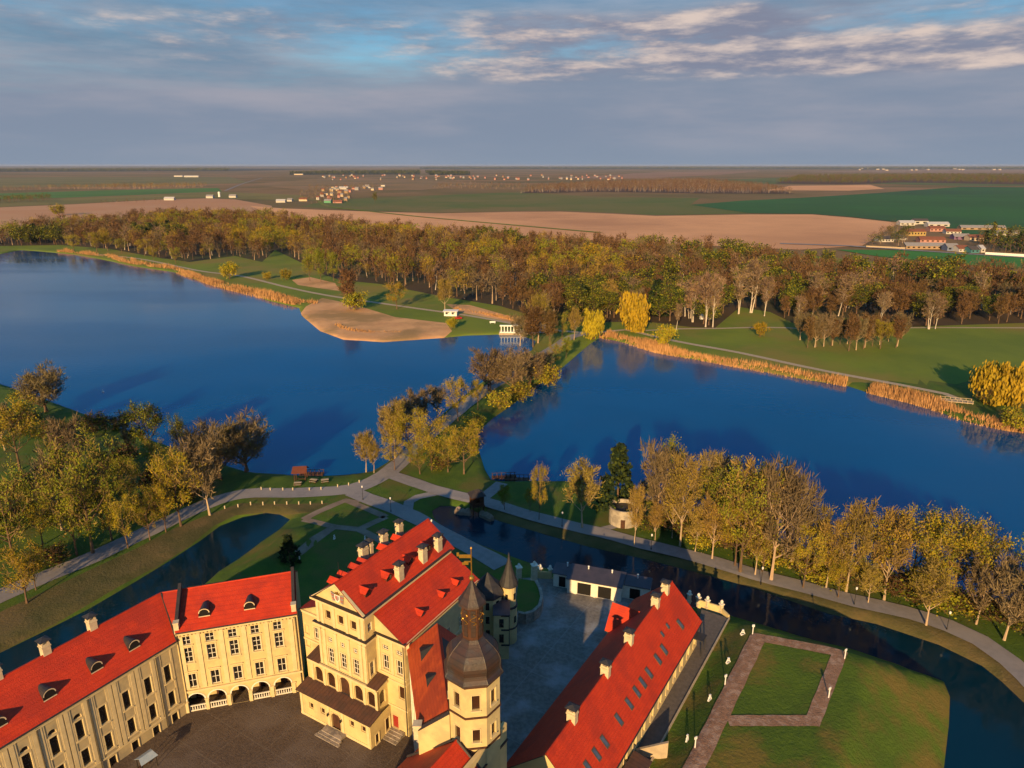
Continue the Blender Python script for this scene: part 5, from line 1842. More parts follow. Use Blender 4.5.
# ------------------------------------------------------------------ trees
def tree_mesh(kind, seed, dens=1.0):
    """one tree of unit height 10: (trunk MB, crown arrays). The crown is thousands of small leaf and twig faces round real limbs."""
    rg = np.random.default_rng(seed)
    K = dict(TREES[kind])
    tr = MB()
    wig = rg.normal(0, 0.16, 2)
    top = K['trunk_top']
    seg = 6

    def tp(t):
        return np.array([wig[0] * math.sin(t * 3.0) * t * 2, wig[1] * math.sin(t * 2.3 + 1) * t * 2, t * 10 * top])
    r0 = K['r']
    rad = lambda t: r0 * (1 - 0.82 * t) * (1.35 if t < 0.02 else 1.0)
    nst = K.get('stems', 1)
    tips = []
    starts = []
    for s_ in range(nst):
        off = np.array([rg.normal(0, 0.25), rg.normal(0, 0.25), 0]) if nst > 1 else np.zeros(3)
        lean = np.array([rg.normal(0, 0.9), rg.normal(0, 0.9), 0]) if nst > 1 else np.zeros(3)
        f = lambda t: tp(t) + off + lean * t
        for i in range(seg):
            tr.tube(f(i / seg), f((i + 1) / seg), rad(i / seg), rad((i + 1) / seg), 6)
        nl = int(K['limbs'] / nst) + 1
        for j in range(nl):
            t = K['t0'] + (1 - K['t0']) * (j + rg.random() * 0.8) / nl
            az = j * 2.4 + rg.random() * 0.9 + s_ * 1.1
            up = K['up'] + rg.normal(0, 0.12)
            prof = K['prof'](min(1.0, (t - K['t0']) / (1 - K['t0'] + 1e-6)))
            ln = K['w'] * prof * (0.75 + 0.5 * rg.random())
            p = f(min(t, 1.0))
            d = np.array([math.cos(az) * math.cos(up), math.sin(az) * math.cos(up), math.sin(up)])
            q1 = p + d * ln * 0.5
            d2 = d + np.array([0, 0, K['curl']])
            d2 /= np.linalg.norm(d2)
            q2 = q1 + d2 * ln * 0.5
            rr = rad(min(t, 1)) * 0.62
            if K.get('limb_geo', True):
                tr.tube(p, q1, rr, rr * 0.65, 4)
                tr.tube(q1, q2, rr * 0.65, rr * 0.25, 4)
            for s2 in range(K['subs']):
                b = q1 + (q2 - q1) * rg.random() if rg.random() < 0.7 else p + (q1 - p) * (0.4 + 0.6 * rg.random())
                dd = d2 + rg.normal(0, 0.55, 3) + np.array([0, 0, K['curl'] * 0.6])
                dd /= np.linalg.norm(dd)
                e = b + dd * ln * (0.28 + 0.3 * rg.random())
                if K.get('limb_geo', True):
                    tr.tube(b, e, rr * 0.35, rr * 0.12, 3)
                tips.append(e)
                starts.append((b, dd, ln))
            tips.append(q2)
            starts.append((q1, d2, ln))
        tips.append(f(1.0))
        starts.append((f(0.9), np.array([0, 0, 1.0]), K['w'] * 0.5))
    tips = np.array(tips)
    V, M = [], []

    def quads(c, size, mi, elong=1.0, down=False):
        n = len(c)
        a = rg.normal(0, 1, (n, 3))
        if down:
            a = a * 0.15 + np.array([0, 0, -1.0])
        a /= np.linalg.norm(a, axis=1)[:, None]
        b = np.cross(a, rg.normal(0, 1, (n, 3)))
        b /= np.linalg.norm(b, axis=1)[:, None] + 1e-9
        sz = size * (0.55 + 0.9 * rg.random(n))[:, None]
        v = np.stack([c - b * sz * 0.5, c + a * sz * 0.5 * elong - b * sz * 0.12, c + b * sz * 0.5 + a * sz * 0.1, c - a * sz * 0.5 * elong], 1)
        V.append(v.reshape(-1, 3))
        M.append(np.full(n, mi))
    if K['leaf']:
        n = int(K['leaf'] * dens)
        clump = rg.random(len(tips)) ** 1.5 + 0.12          # some limbs in full leaf, some nearly bare
        clump /= clump.sum()
        i = rg.choice(len(tips), n, p=clump)
        c = tips[i] + rg.normal(0, K['spread'], (n, 3)) * np.array([1, 1, 0.8])
        if K.get('droop'):
            c[:, 2] -= rg.random(n) ** 1.3 * K['droop']
        c[:, 2] = np.maximum(c[:, 2], 0.3)
        sz = K['lsize'] / math.sqrt(max(dens, 0.12)) ** 0.9
        h = n // 3
        quads(c[:h], sz, 1, K.get('elong', 1.0), bool(K.get('droop')))
        quads(c[h:], sz, 0, K.get('elong', 1.0), bool(K.get('droop')))
    if K['twig']:
        n = int(K['twig'] * dens)
        i = rg.integers(0, len(starts), n)
        B = np.array([s[0] for s in starts])[i]
        D = np.array([s[1] for s in starts])[i]
        Ls = np.array([s[2] for s in starts])[i]
        E_ = tips[np.minimum(i, len(tips) - 1)]
        base = B + (E_ - B) * (0.2 + 0.8 * rg.random(n))[:, None] + rg.normal(0, 0.22, (n, 3))
        d = D * 0.6 + rg.normal(0, 0.8, (n, 3)) + np.array([0, 0, K['tup']])
        d /= np.linalg.norm(d, axis=1)[:, None]
        ln = (K['tlen'] * (0.45 + 0.8 * rg.random(n)))[:, None]
        w = np.cross(d, rg.normal(0, 1, (n, 3)))
        w /= np.linalg.norm(w, axis=1)[:, None] + 1e-9
        tw = K['tw'] / math.sqrt(max(dens, 0.12))
        mid = base + d * ln * 0.5 + rg.normal(0, 0.08, (n, 3))
        tip = base + d * ln + np.array([0, 0, K['tup'] * 0.25]) * ln
        v = np.stack([base - w * tw, base + w * tw, mid + w * tw * 0.8, tip], 1)
        V.append(v.reshape(-1, 3))
        M.append(np.full(n, 2))
    V = np.concatenate(V)
    M = np.concatenate(M).astype(np.int32)
    return tr, V, M


def quad_mesh(name, V, M, mats):
    n = len(V) // 4
    me = bpy.data.meshes.new(name)
    me.vertices.add(len(V))
    me.loops.add(len(V))
    me.polygons.add(n)
    me.vertices.foreach_set('co', V.astype(np.float32).ravel())
    me.loops.foreach_set('vertex_index', np.arange(len(V), dtype=np.int32))
    me.polygons.foreach_set('loop_start', np.arange(0, len(V), 4, dtype=np.int32))
    for m in mats:
        me.materials.append(m)
    me.polygons.foreach_set('material_index', M.astype(np.int32))
    me.update(calc_edges=True)
    return me


dome = lambda t: 0.45 + 0.55 * math.sin(math.pi * (0.18 + 0.72 * t))
up_ = lambda t: 0.55 + 0.45 * math.sin(math.pi * (0.35 + 0.5 * t))
cone = lambda t: 1.05 - 0.95 * t
TREES = {
    'leafy': dict(trunk_top=0.86, r=0.20, t0=0.24, limbs=16, subs=3, up=0.62, w=4.4, curl=0.35, prof=dome, leaf=4300, lsize=0.165, spread=0.5, twig=900, tlen=1.0, tw=0.014, tup=0.3, leafm='leaf_olive', leafm2='leaf_lime', twigm='twig_amber', bark='bark'),
    'yellow': dict(trunk_top=0.84, r=0.19, t0=0.26, limbs=15, subs=3, up=0.62, w=4.2, curl=0.3, prof=dome, leaf=4600, lsize=0.165, spread=0.5, twig=800, tlen=1.0, tw=0.014, tup=0.25, leafm='leaf_yellow', leafm2='leaf_olive', twigm='twig_amber', bark='bark'),
    'lime': dict(trunk_top=0.9, r=0.15, t0=0.18, limbs=16, subs=3, up=0.85, w=3.3, curl=0.4, prof=up_, leaf=4800, lsize=0.215, spread=0.55, twig=300, tlen=0.9, tw=0.018, tup=0.4, leafm='leaf_lime', leafm2='leaf_olive', twigm='twig_amber', bark='bark'),
    'amber': dict(trunk_top=0.92, r=0.19, t0=0.30, limbs=16, subs=4, up=0.80, w=4.0, curl=0.45, prof=up_, leaf=1700, lsize=0.165, spread=0.6, twig=2300, tlen=1.1, tw=0.013, tup=0.5, leafm='leaf_amber', leafm2='leaf_yellow', twigm='twig_amber', bark='bark_pale'),
    'bare': dict(trunk_top=0.88, r=0.21, t0=0.26, limbs=18, subs=5, up=0.72, w=4.4, curl=0.4, prof=dome, leaf=0, lsize=0.2, spread=0.5, twig=3300, tlen=1.15, tw=0.0125, tup=0.45, leafm='leaf_amber', leafm2='leaf_amber', twigm='twig_grey', bark='bark_pale'),
    'round': dict(trunk_top=0.72, r=0.24, t0=0.16, limbs=26, subs=8, up=0.62, w=4.9, curl=0.3, prof=dome, leaf=500, lsize=0.16, spread=0.6, twig=5000, tlen=1.2, tw=0.0125, tup=0.4, leafm='leaf_amber', leafm2='leaf_olive', twigm='twig_grey', bark='bark', stems=2),
    'brown': dict(trunk_top=0.92, r=0.17, t0=0.22, limbs=16, subs=4, up=0.9, w=3.4, curl=0.45, prof=up_, leaf=220, lsize=0.24, spread=0.6, twig=2100, tlen=1.35, tw=0.026, tup=0.6, leafm='leaf_russet', leafm2='leaf_russet', twigm='twig_brown', bark='bark'),
    'birch': dict(trunk_top=0.95, r=0.13, t0=0.30, limbs=16, subs=3, up=1.0, w=2.6, curl=0.2, prof=up_, leaf=160, lsize=0.2, spread=0.5, twig=1400, tlen=1.2, tw=0.022, tup=0.3, leafm='leaf_amber', leafm2='leaf_yellow', twigm='twig_pale', bark='bark_white', stems=2),
    'willow': dict(trunk_top=0.62, r=0.28, t0=0.30, limbs=16, subs=4, up=0.75, w=4.6, curl=0.05, prof=dome, leaf=3600, lsize=0.42, spread=0.55, twig=300, tlen=1.2, tw=0.02, tup=-0.8, leafm='leaf_yellow', leafm2='leaf_amber', twigm='twig_amber', bark='bark', droop=4.2, elong=2.6),
    'spruce': dict(trunk_top=0.97, r=0.17, t0=0.08, limbs=46, subs=2, up=-0.22, w=2.5, curl=0.12, prof=cone, leaf=3400, lsize=0.42, spread=0.26, twig=0, tlen=1, tw=0.02, tup=0, leafm='needles', leafm2='leaf_green', twigm='twig_brown', bark='bark', limb_geo=False),
    'green': dict(trunk_top=0.84, r=0.2, t0=0.2, limbs=16, subs=3, up=0.6, w=4.2, curl=0.3, prof=dome, leaf=5000, lsize=0.23, spread=0.65, twig=700, tlen=1.0, tw=0.02, tup=0.25, leafm='leaf_green', leafm2='leaf_olive', twigm='twig_brown', bark='bark'),
    'bush': dict(trunk_top=0.55, r=0.16, t0=0.04, limbs=18, subs=3, up=0.55, w=5.6, curl=0.3, prof=dome, leaf=1500, lsize=0.62, spread=0.95, twig=600, tlen=2.0, tw=0.035, tup=0.5, leafm='leaf_olive', leafm2='leaf_amber', twigm='twig_brown', bark='bark', stems=3),
    'yellow_bush': dict(trunk_top=0.6, r=0.16, t0=0.04, limbs=18, subs=3, up=0.55, w=5.4, curl=0.3, prof=dome, leaf=1900, lsize=0.62, spread=0.95, twig=200, tlen=2.0, tw=0.035, tup=0.5, leafm='leaf_yellow', leafm2='leaf_olive', twigm='twig_amber', bark='bark', stems=3),
    'dark_bush': dict(trunk_top=0.55, r=0.16, t0=0.04, limbs=18, subs=3, up=0.55, w=5.6, curl=0.3, prof=dome, leaf=900, lsize=0.6, spread=0.95, twig=1500, tlen=2.2, tw=0.035, tup=0.5, leafm='leaf_green', leafm2='leaf_olive', twigm='twig_brown', bark='bark', stems=3),
}
LOOK = {'leafy': 'olive green leafing', 'yellow': 'golden yellow leafing', 'lime': 'bright lime leafing', 'amber': 'amber half-bare', 'bare': 'bare grey-brown', 'round': 'bare round-crowned', 'brown': 'bare brown',
        'birch': 'white-stemmed birch', 'willow': 'yellow weeping willow', 'spruce': 'dark green spruce', 'green': 'dark green leafy', 'bush': 'low olive bush', 'yellow_bush': 'round yellow bush', 'dark_bush': 'dark brown-green bush'}
CAT = {'spruce': 'conifer', 'bush': 'bush', 'yellow_bush': 'bush', 'dark_bush': 'bush'}
NAME = {'spruce': 'spruce_tree', 'bush': 'bush', 'yellow_bush': 'bush', 'dark_bush': 'bush', 'birch': 'birch_tree', 'willow': 'willow_tree'}
PROTO = {}


def proto(kind, var, dens):
    key = (kind, var, dens)
    if key not in PROTO:
        K = TREES[kind]
        tr, V, M = tree_mesh(kind, sum(map(ord, kind)) * 17 + var * 101, dens)
        V[:, :2] *= 1.0
        zt = max(V[:, 2].max(), 0.1)
        k = 10.0 / zt                       # exactly ten units tall
        V = V * k
        tr.v = [(x * k, y * k, z * k) for x, y, z in tr.v]
        PROTO[key] = (tr.mesh('trunk', [M_[K['bark']]]), quad_mesh('crown', V, M, [M_[K['leafm']], M_[K['leafm2']], M_[K['twigm']]]), V, M, tr)
    return PROTO[key]


NVAR = {'leafy': 4, 'yellow': 3, 'amber': 4, 'bare': 4, 'round': 2, 'brown': 4, 'birch': 3, 'lime': 2, 'green': 2}


def tree(kind, x, y, h, label, group=None, wide=1.0, z=None, dens=1.0, rng=random):
    tm, cm = proto(kind, rng.randrange(NVAR.get(kind, 2)), dens)[:2]
    z = hz(x, y) if z is None else z
    t = thing(NAME.get(kind, 'tree'), label, CAT.get(kind, 'tree'), (x, y, z - 0.15), rng.random() * 6.28, group)
    s = h / 10.0
    t.scale = (s * wide, s * wide, s)
    link('trunk', tm, t)
    link('crown', cm, t)
    return t


ORD = ['first', 'second', 'third', 'fourth', 'fifth', 'sixth', 'seventh', 'eighth', 'ninth', 'tenth', 'eleventh', 'twelfth', 'thirteenth', 'fourteenth', 'fifteenth', 'sixteenth', 'seventeenth', 'eighteenth', 'nineteenth', 'twentieth',
       'twenty-first', 'twenty-second', 'twenty-third', 'twenty-fourth', 'twenty-fifth', 'twenty-sixth', 'twenty-seventh', 'twenty-eighth', 'twenty-ninth', 'thirtieth', 'thirty-first', 'thirty-second', 'thirty-third', 'thirty-fourth', 'thirty-fifth', 'thirty-sixth', 'thirty-seventh', 'thirty-eighth', 'thirty-ninth', 'fortieth']


def stand(rows, place, group, zb=ZR, dens=1.0):
    """rows = (kind, px, py of the foot, image row of the top, width factor); labels count the look-alikes from the left"""
    cnt = {}
    tot = {}
    for r in rows:
        tot[r[0]] = tot.get(r[0], 0) + 1
    for r in sorted(rows, key=lambda r: r[1]):
        k, px_, py_, top = r[:4]
        wd_ = r[4] if len(r) > 4 else 1.0
        x, y, _ = at(px_, py_, zb)
        z = max(hz(x, y), ZW + 0.1)
        h = max(1.2, tall(x, y, z, top))
        i = cnt[k] = cnt.get(k, 0) + 1
        noun = '' if k in ('birch', 'willow', 'spruce', 'bush', 'yellow_bush', 'dark_bush') else ' tree'
        lab = LOOK[k] + noun + ' ' + place
        if tot[k] > 1:
            lab = (ORD[i - 1] if i < tot[k] else 'last') + ' ' + LOOK[k] + noun + ' from the left ' + place
        tree(k, x, y, h, lab, group, wd_, z - 0.0, dens)


# grove at the left edge, beyond the left moat
GROVE = [('round', 45, 412, 361), ('yellow', 20, 470, 392, 1.1), ('bare', 75, 484, 412), ('green', 150, 455, 395), ('dark_bush', 95, 432, 410, 1.3), ('dark_bush', 122, 428, 409, 1.2), ('green', 183, 458, 410, 0.6), ('round', 245, 470, 411, 1.0),
         ('round', 222, 478, 413, 0.9), ('bare', 210, 515, 428, 0.9), ('yellow', 181, 526, 444, 0.85), ('yellow', 166, 532, 476, 0.8), ('leafy', 93, 553, 424, 0.85), ('leafy', 130, 508, 450, 0.9), ('leafy', 77, 555, 466, 0.9),
         ('yellow', 43, 545, 492, 0.9), ('leafy', 14, 562, 462, 1.0), ('bare', 132, 457, 424, 0.8), ('leafy', 158, 478, 434, 0.9), ('yellow', 27, 603, 540, 1.1), ('leafy', -14, 600, 520, 1.0), ('leafy', 112, 540, 474), ('dark_bush', 60, 520, 492, 1.3),
         ('bare', 5, 450, 398, 1.0), ('amber', -10, 440, 395), ('dark_bush', 32, 500, 470, 1.5), ('dark_bush', 100, 490, 465, 1.4), ('dark_bush', 115, 470, 442, 1.4), ('dark_bush', 165, 495, 462, 1.3), ('dark_bush', 52, 565, 540, 1.3), ('yellow', 36, 590, 545, 1.0), ('bare', 195, 492, 440, 0.8), ('dark_bush', 190, 500, 478, 1.3),
         ('dark_bush', 5, 530, 500, 1.4), ('bare', 62, 530, 440, 0.8), ('dark_bush', 20, 430, 405, 1.4), ('dark_bush', 55, 440, 418, 1.4), ('dark_bush', 145, 515, 490, 1.3), ('leafy', 150, 540, 486, 0.8), ('yellow', 128, 548, 488, 0.8), ('dark_bush', 80, 505, 480, 1.5), ('leafy', -20, 500, 430), ('leafy', -30, 560, 470), ('amber', 205, 505, 450, 0.8)]
GROVE = [(*r[:4], (r[4] if len(r) > 4 else 1.0) * (0.8 if 'bush' not in r[0] and r[0] != 'round' else 1.05)) for r in GROVE]
stand(GROVE, 'in the grove by the left moat', 'trees of the grove by the left moat')
# row between the lakeside road and the right lake
ROW = [('lime', 504.6, 510, 482), ('yellow', 530, 512, 483, 0.7), ('amber', 582, 528, 457, 1.05), ('spruce', 617, 513, 441, 1.1), ('amber', 634, 546, 480, 0.55), ('bare', 655, 531, 436, 0.7), ('lime', 669, 520, 433, 0.7), ('amber', 680, 546, 444, 0.75), ('amber', 705, 524, 444, 0.9), ('amber', 695, 552, 498, 0.8),
       ('amber', 712, 559, 490, 0.9), ('leafy', 740, 572, 454, 0.8), ('amber', 745, 556, 450, 0.85), ('bare', 771, 580, 448, 0.75), ('bare', 790, 568, 468, 0.7), ('yellow', 803, 588, 522, 0.8), ('amber', 826, 588, 512, 0.8), ('amber', 846, 592, 490, 0.75), ('amber', 884, 600, 503, 0.85), ('amber', 868, 603, 560, 1.0), ('yellow', 907, 600, 506, 1.1), ('leafy', 930, 596, 508, 1.1),
       ('yellow', 950, 606, 512, 1.0), ('leafy', 968, 604, 522, 1.1), ('amber', 926, 625, 556, 1.1), ('bare', 1004, 640, 556, 0.9), ('bare', 976, 624, 548, 0.8), ('leafy', 1018, 618, 552, 0.9), ('leafy', 725, 548, 462, 0.8), ('bare', 718, 528, 448, 0.9), ('amber', 762, 562, 470, 0.8), ('leafy', 690, 530, 462, 0.8), ('green', 645, 518, 474, 0.8), ('amber', 755, 575, 505, 0.8),
       ('leafy', 860, 585, 520, 1.0), ('amber', 815, 575, 500, 0.8), ('yellow', 838, 598, 548, 0.8), ('dark_bush', 735, 545, 520, 1.4), ('dark_bush', 785, 562, 540, 1.4), ('dark_bush', 870, 588, 562, 1.5), ('dark_bush', 990, 620, 592, 1.5), ('dark_bush', 665, 528, 508, 1.3), ('dark_bush', 700, 535, 512, 1.4), ('dark_bush', 830, 575, 552, 1.4), ('amber', 672, 538, 480, 0.7), ('yellow', 735, 566, 492, 0.8), ('bare', 1034, 650, 575, 0.9), ('leafy', 1040, 640, 540), ('amber', 1066, 668, 596), ('yellow', 1088, 650, 566), ('bare', 1112, 700, 612), ('amber', 655, 540, 497, 0.7), ('dark_bush', 648, 530, 512, 1.5), ('dark_bush', 682, 536, 512, 1.5), ('bush', 700, 548, 525, 1.4), ('dark_bush', 720, 545, 515, 1.6), ('dark_bush', 752, 556, 528, 1.6), ('bush', 770, 566, 540, 1.5), ('dark_bush', 806, 572, 545, 1.6), ('dark_bush', 845, 582, 556, 1.6), ('bush', 820, 582, 560, 1.5), ('dark_bush', 895, 595, 565, 1.7), ('dark_bush', 915, 600, 572, 1.7), ('bush', 945, 612, 585, 1.6), ('dark_bush', 965, 614, 588, 1.7), ('dark_bush', 1012, 628, 600, 1.6), ('leafy', 762, 572, 520, 0.9), ('leafy', 700, 545, 505, 0.9)]
ROW = [(*r[:4], (r[4] if len(r) > 4 else 1.0) * 0.86) for r in ROW]
stand(ROW, 'in the row along the lakeside road', 'trees in the row along the lakeside road')
xx, yy, _ = at(539, 520, ZR)
tree('yellow', xx, yy, tall(xx, yy, ZR, 459), 'tall thin stem with one yellow tuft on top left of the dark spruce', None, 0.33)
# trees along the causeway between the two lakes
DAM = [('round', 489, 392, 345, 0.95), ('round', 512, 392, 344, 0.95), ('round', 529, 385, 347, 0.9), ('round', 544, 374, 349, 0.9), ('yellow', 458, 421, 374, 0.7), ('bare', 437, 414, 382, 1.0), ('bare', 420, 425, 385, 1.0), ('bare', 405, 440, 392, 0.9), ('yellow', 464, 474, 418, 0.9), ('leafy', 448, 472, 430, 0.9),
       ('yellow', 432, 470, 408, 0.9), ('yellow', 410, 462, 400, 0.8), ('amber', 395, 458, 396, 0.8), ('amber', 366, 470, 428, 0.9), ('amber', 374, 473, 436, 0.7), ('leafy', 420, 474, 440, 1.0), ('yellow', 473, 462, 432, 0.8), ('brown', 533, 345, 302, 1.2), ('amber', 538, 342, 290, 0.9), ('bare', 520, 344, 312, 1.0), ('brown', 550, 346, 306, 1.0), ('leafy', 555, 366, 340, 0.9), ('lime', 566, 358, 334, 0.9),
       ('bush', 548, 384, 360, 1.0), ('bush', 520, 398, 380, 1.1), ('bush', 500, 408, 388, 1.1), ('yellow', 478, 410, 376, 0.6), ('dark_bush', 440, 470, 452, 1.3), ('bush', 475, 428, 412, 1.2), ('willow', 594, 338, 306, 0.65), ('amber', 574, 340, 305, 0.8), ('leafy', 562, 340, 308, 0.8), ('yellow', 395, 470, 432, 0.8), ('bare', 390, 448, 402, 0.8)]
stand(DAM, 'on the causeway between the two lakes', 'trees on the causeway')
# single trees and bushes on the far shores
SH = [('yellow_bush', 230, 279, 260, 0.85), ('lime', 310, 281, 250, 0.8), ('lime', 321, 282, 246, 0.7), ('lime', 334, 281, 248, 0.8), ('bush', 286, 280, 266, 0.8), ('yellow_bush', 267, 279, 271, 1.0), ('yellow', 74, 251, 233, 1.0), ('yellow', 97, 252, 229, 1.1), ('yellow', 108, 251, 231, 1.0), ('leafy', 122, 253, 237, 1.1), ('yellow', 145, 256, 237, 1.1), ('yellow', 154, 260, 246, 1.1), ('leafy', 176, 264, 246, 0.9),
      ('yellow', 258, 255, 232, 1.1), ('brown', 350, 309, 264, 1.0), ('bush', 356, 310, 288, 0.9), ('yellow', 397, 309, 280, 1.0), ('amber', 445, 312, 276, 0.9), ('yellow_bush', 452, 329, 316, 0.8), ('willow', 633, 331, 290, 0.85), ('yellow_bush', 664, 347, 323, 0.75), ('yellow_bush', 760, 337, 320, 0.7), ('birch', 706, 327, 268, 0.9), ('birch', 713, 327, 272, 0.9), ('birch', 692, 322, 276, 0.9), ('birch', 738, 314, 262, 1.0), ('birch', 752, 313, 252, 1.0), ('birch', 764, 316, 272, 0.9),
      ('birch', 812, 318, 266, 1.0), ('birch', 838, 316, 272, 1.1), ('birch', 879, 322, 288, 1.0), ('birch', 928, 329, 288, 1.0), ('birch', 935, 329, 292, 0.9), ('yellow', 880, 349, 318, 0.9), ('bush', 808, 330, 312, 1.0), ('willow', 988, 402, 361, 1.0), ('willow', 1012, 404, 358, 0.9), ('bush', 1014, 428, 402, 0.9), ('dark_bush', 985, 404, 384, 1.0), ('bush', 45, 215.5, 203, 0.0), ('birch', 676, 330, 300, 0.8)]
SH = [r for r in SH if len(r) < 5 or r[4] > 0]
stand(SH, 'on the far lake shores', 'trees and bushes on the far shores')
GR = [(('bare', 'brown')[i % 2], 800 + i * 5.4 + (i % 3) * 2, 340 + (i * 7) % 8 + 4 * math.sin(i * 0.17), 309 + (i * 5) % 9, 0.8) for i in range(19)]
stand(GR, 'in the clump on the right-hand meadow', 'trees in the clump on the right meadow')
xx, yy, _ = at(59, 215.5, ZR)
tree('bush', xx, yy, 22, 'lone dark round copse standing on the ploughed field at the left', None, 0.95)
xx, yy, _ = at(375, 203, ZR)
tree('green', xx, yy, 26, 'lone dark tree beside the far village', None, 0.6)
xx, yy, _ = at(290, 562, ZR)
tree('spruce', xx, yy, 6.5, 'small dark spruce in the castle garden behind the arcaded wing', None, 1.3)

# ------------------------------------------------------------------ the wood beyond the lakes
FP = np.array(forest_poly)
rw = random.Random(11)


def wood_points(poly, step):
    lo_, hi_ = poly.min(0), poly.max(0)
    nx, ny = int((hi_[0] - lo_[0]) / step), int((hi_[1] - lo_[1]) / step)
    gx, gy = np.meshgrid(np.arange(nx), np.arange(ny))
    P_ = np.column_stack([gx.ravel(), gy.ravel()]).astype(float)
    P_ = lo_ + (P_ + R.random(P_.shape) * 0.95) * step
    return P_[inside(P_, poly)]


def wood_kind(x, y):
    px_ = pix(x, y, ZR)[0]
    n = math.sin(x * 0.013 + 1) * math.cos(y * 0.017) + 0.5 * math.sin(x * 0.041 + y * 0.03)
    r = rw.random()
    if n > 0.75 and r < 0.6:
        return 'spruce' if r < 0.08 else 'green'
    if px_ > 640:
        return ('brown', 'brown', 'bare', 'brown', 'brown', 'green', 'brown', 'birch', 'green', 'brown')[int(r * 10)]
    if n < -0.7 and r < 0.4:
        return 'yellow' if r < 0.2 else ('leafy' if r < 0.4 else 'lime')
    return ('brown', 'amber', 'brown', 'brown', 'bare', 'brown', 'brown', 'brown', 'leafy', 'brown', 'brown', 'amber', 'brown', 'bare', 'birch')[int(r * 15)]


pts = wood_points(FP, 9.8)
gaps = [np.array(Z2(p)) for p in ([(236, 262), (262, 266), (300, 264), (296, 280), (262, 276), (240, 270)], [(300, 268), (345, 272), (345, 286), (300, 284)], [(640, 322), (690, 322), (690, 334), (640, 334)])]
for g in gaps:
    pts = pts[~inside(pts, g)]
dist = segdist(pts, FP)
# the trees of the near edge stand as single trees
front = []
for i, (x, y) in enumerate(pts):
    px_, py_ = pix(x, y, ZR)
    if -10 < px_ < 1034:
        front.append((y, i))
front.sort()
NF = 110
edge = set(i for _, i in front[:NF])
segm = {}
for i in edge:
    x, y = pts[i]
    k = wood_kind(x, y)
    px_ = pix(x, y, ZR)[0]
    part = 'behind the beach and jetty' if px_ < 560 else ('left of the pale birches' if px_ < 700 else ('along the far side of the right meadow' if px_ > 880 else 'around the pale birches'))
    noun = '' if k in ('birch', 'spruce') else ' tree'
    tree(k, x, y, (13 + 8 * rw.random()) * (1.15 if k in ('spruce', 'birch') else 1.0), LOOK[k] + noun + ' at the wood edge ' + part, LOOK[k] + noun + 's at the near edge of the wood ' + part, 0.95 + 0.3 * rw.random(), None, 0.5, rw)


def mass(name, label, P_, hfun, kindfun, dens=0.16):
    by = {}
    for x, y in P_:
        k = kindfun(x, y)
        by.setdefault(k, []).append((x, y))
    VV, MM, mats = [], [], []
    TV, TF, TM = [], [], []
    base = 0
    for k, ps in by.items():
        K = TREES[k]
        protos = [proto(k, v, dens) for v in range(NVAR.get(k, 2))]
        for j in range(len(protos)):
            _, _, V, M, tr = protos[j]
            sub = np.array(ps[j::len(protos)])
            if len(sub) == 0:
                continue
            n = len(sub)
            a = R.random(n) * 6.28
            h = np.array([hfun(*p) for p in sub]) / 10.0
            wdt = h * (0.68 + 0.6 * R.random(n))
            c, s = np.cos(a), np.sin(a)
            T = np.array(tr.v)
            tq = [f for f in tr.f if len(f) == 4][:24]
            Tq = T[np.array(tq)].reshape(-1, 3) if tq else np.zeros((0, 3))
            A_ = np.concatenate([V, Tq])
            mA = np.concatenate([M, np.full(len(Tq) // 4, 3)])
            X_ = (A_[None, :, 0] * c[:, None] - A_[None, :, 1] * s[:, None]) * wdt[:, None] + sub[:, 0][:, None]
            Y_ = (A_[None, :, 0] * s[:, None] + A_[None, :, 1] * c[:, None]) * wdt[:, None] + sub[:, 1][:, None]
            zz = ZR
            Z_ = A_[None, :, 2] * h[:, None] + zz
            VV.append(np.stack([X_, Y_, Z_], -1).reshape(-1, 3))
            MM.append(np.tile(mA + base, n))
        mats += [M_[K['leafm']], M_[K['leafm2']], M_[K['twigm']], M_[K['bark']]]
        base += 4
    o = link(name, quad_mesh(name, np.concatenate(VV), np.concatenate(MM), mats))
    struct(o, 'stuff')
    tag(o, label, 'wood')
    return o


rest = np.array([pts[i] for i in range(len(pts)) if i not in edge])
mass('wood', 'wide brown spring wood between the lakes and the ploughed fields', rest, lambda x, y: 10 + 14 * rw.random() ** 1.2 + 2.5 * math.sin(x * 0.02) * math.cos(y * 0.023), wood_kind, 0.16)


# far belts of trees on the plain
def belt(poly, step, h, label, kinds):
    P_ = wood_points(np.array(Z2(poly)), step)
    return mass('far_wood', label, P_, lambda x, y: h * (0.7 + 0.6 * rw.random()), lambda x, y: kinds[int(rw.random() * len(kinds))], 0.04)


belt([(520, 193.5), (600, 192), (700, 193.5), (795, 194), (760, 186), (700, 181), (600, 183), (540, 188)], 17, 17, 'dark reddish belt of bare wood across the middle of the plain', ['brown', 'brown', 'bare', 'birch'])
belt([(775, 183.5), (850, 184.5), (900, 182.5), (1100, 186), (1100, 177.5), (950, 175.5), (800, 176.5)], 30, 19, 'long dark wood on the plain at the right', ['brown', 'green', 'brown'])
belt([(-120, 192.8), (60, 189.6), (140, 189.4), (206, 187.6), (206, 186.4), (120, 187), (0, 190.5), (-120, 191)], 16, 15, 'row of bare trees behind the green strip at the left', ['brown', 'bare', 'amber'])
belt([(-120, 207), (0, 203.8), (52, 201), (50, 199.2), (0, 200.8), (-120, 203.5)], 14, 14, 'dark hedge wood in front of the green strip at the left', ['brown', 'green'])
belt([(290, 172.5), (420, 171.0), (420, 174.5), (290, 174.8)], 60, 22, 'dark green wood behind the distant town', ['green', 'spruce'])
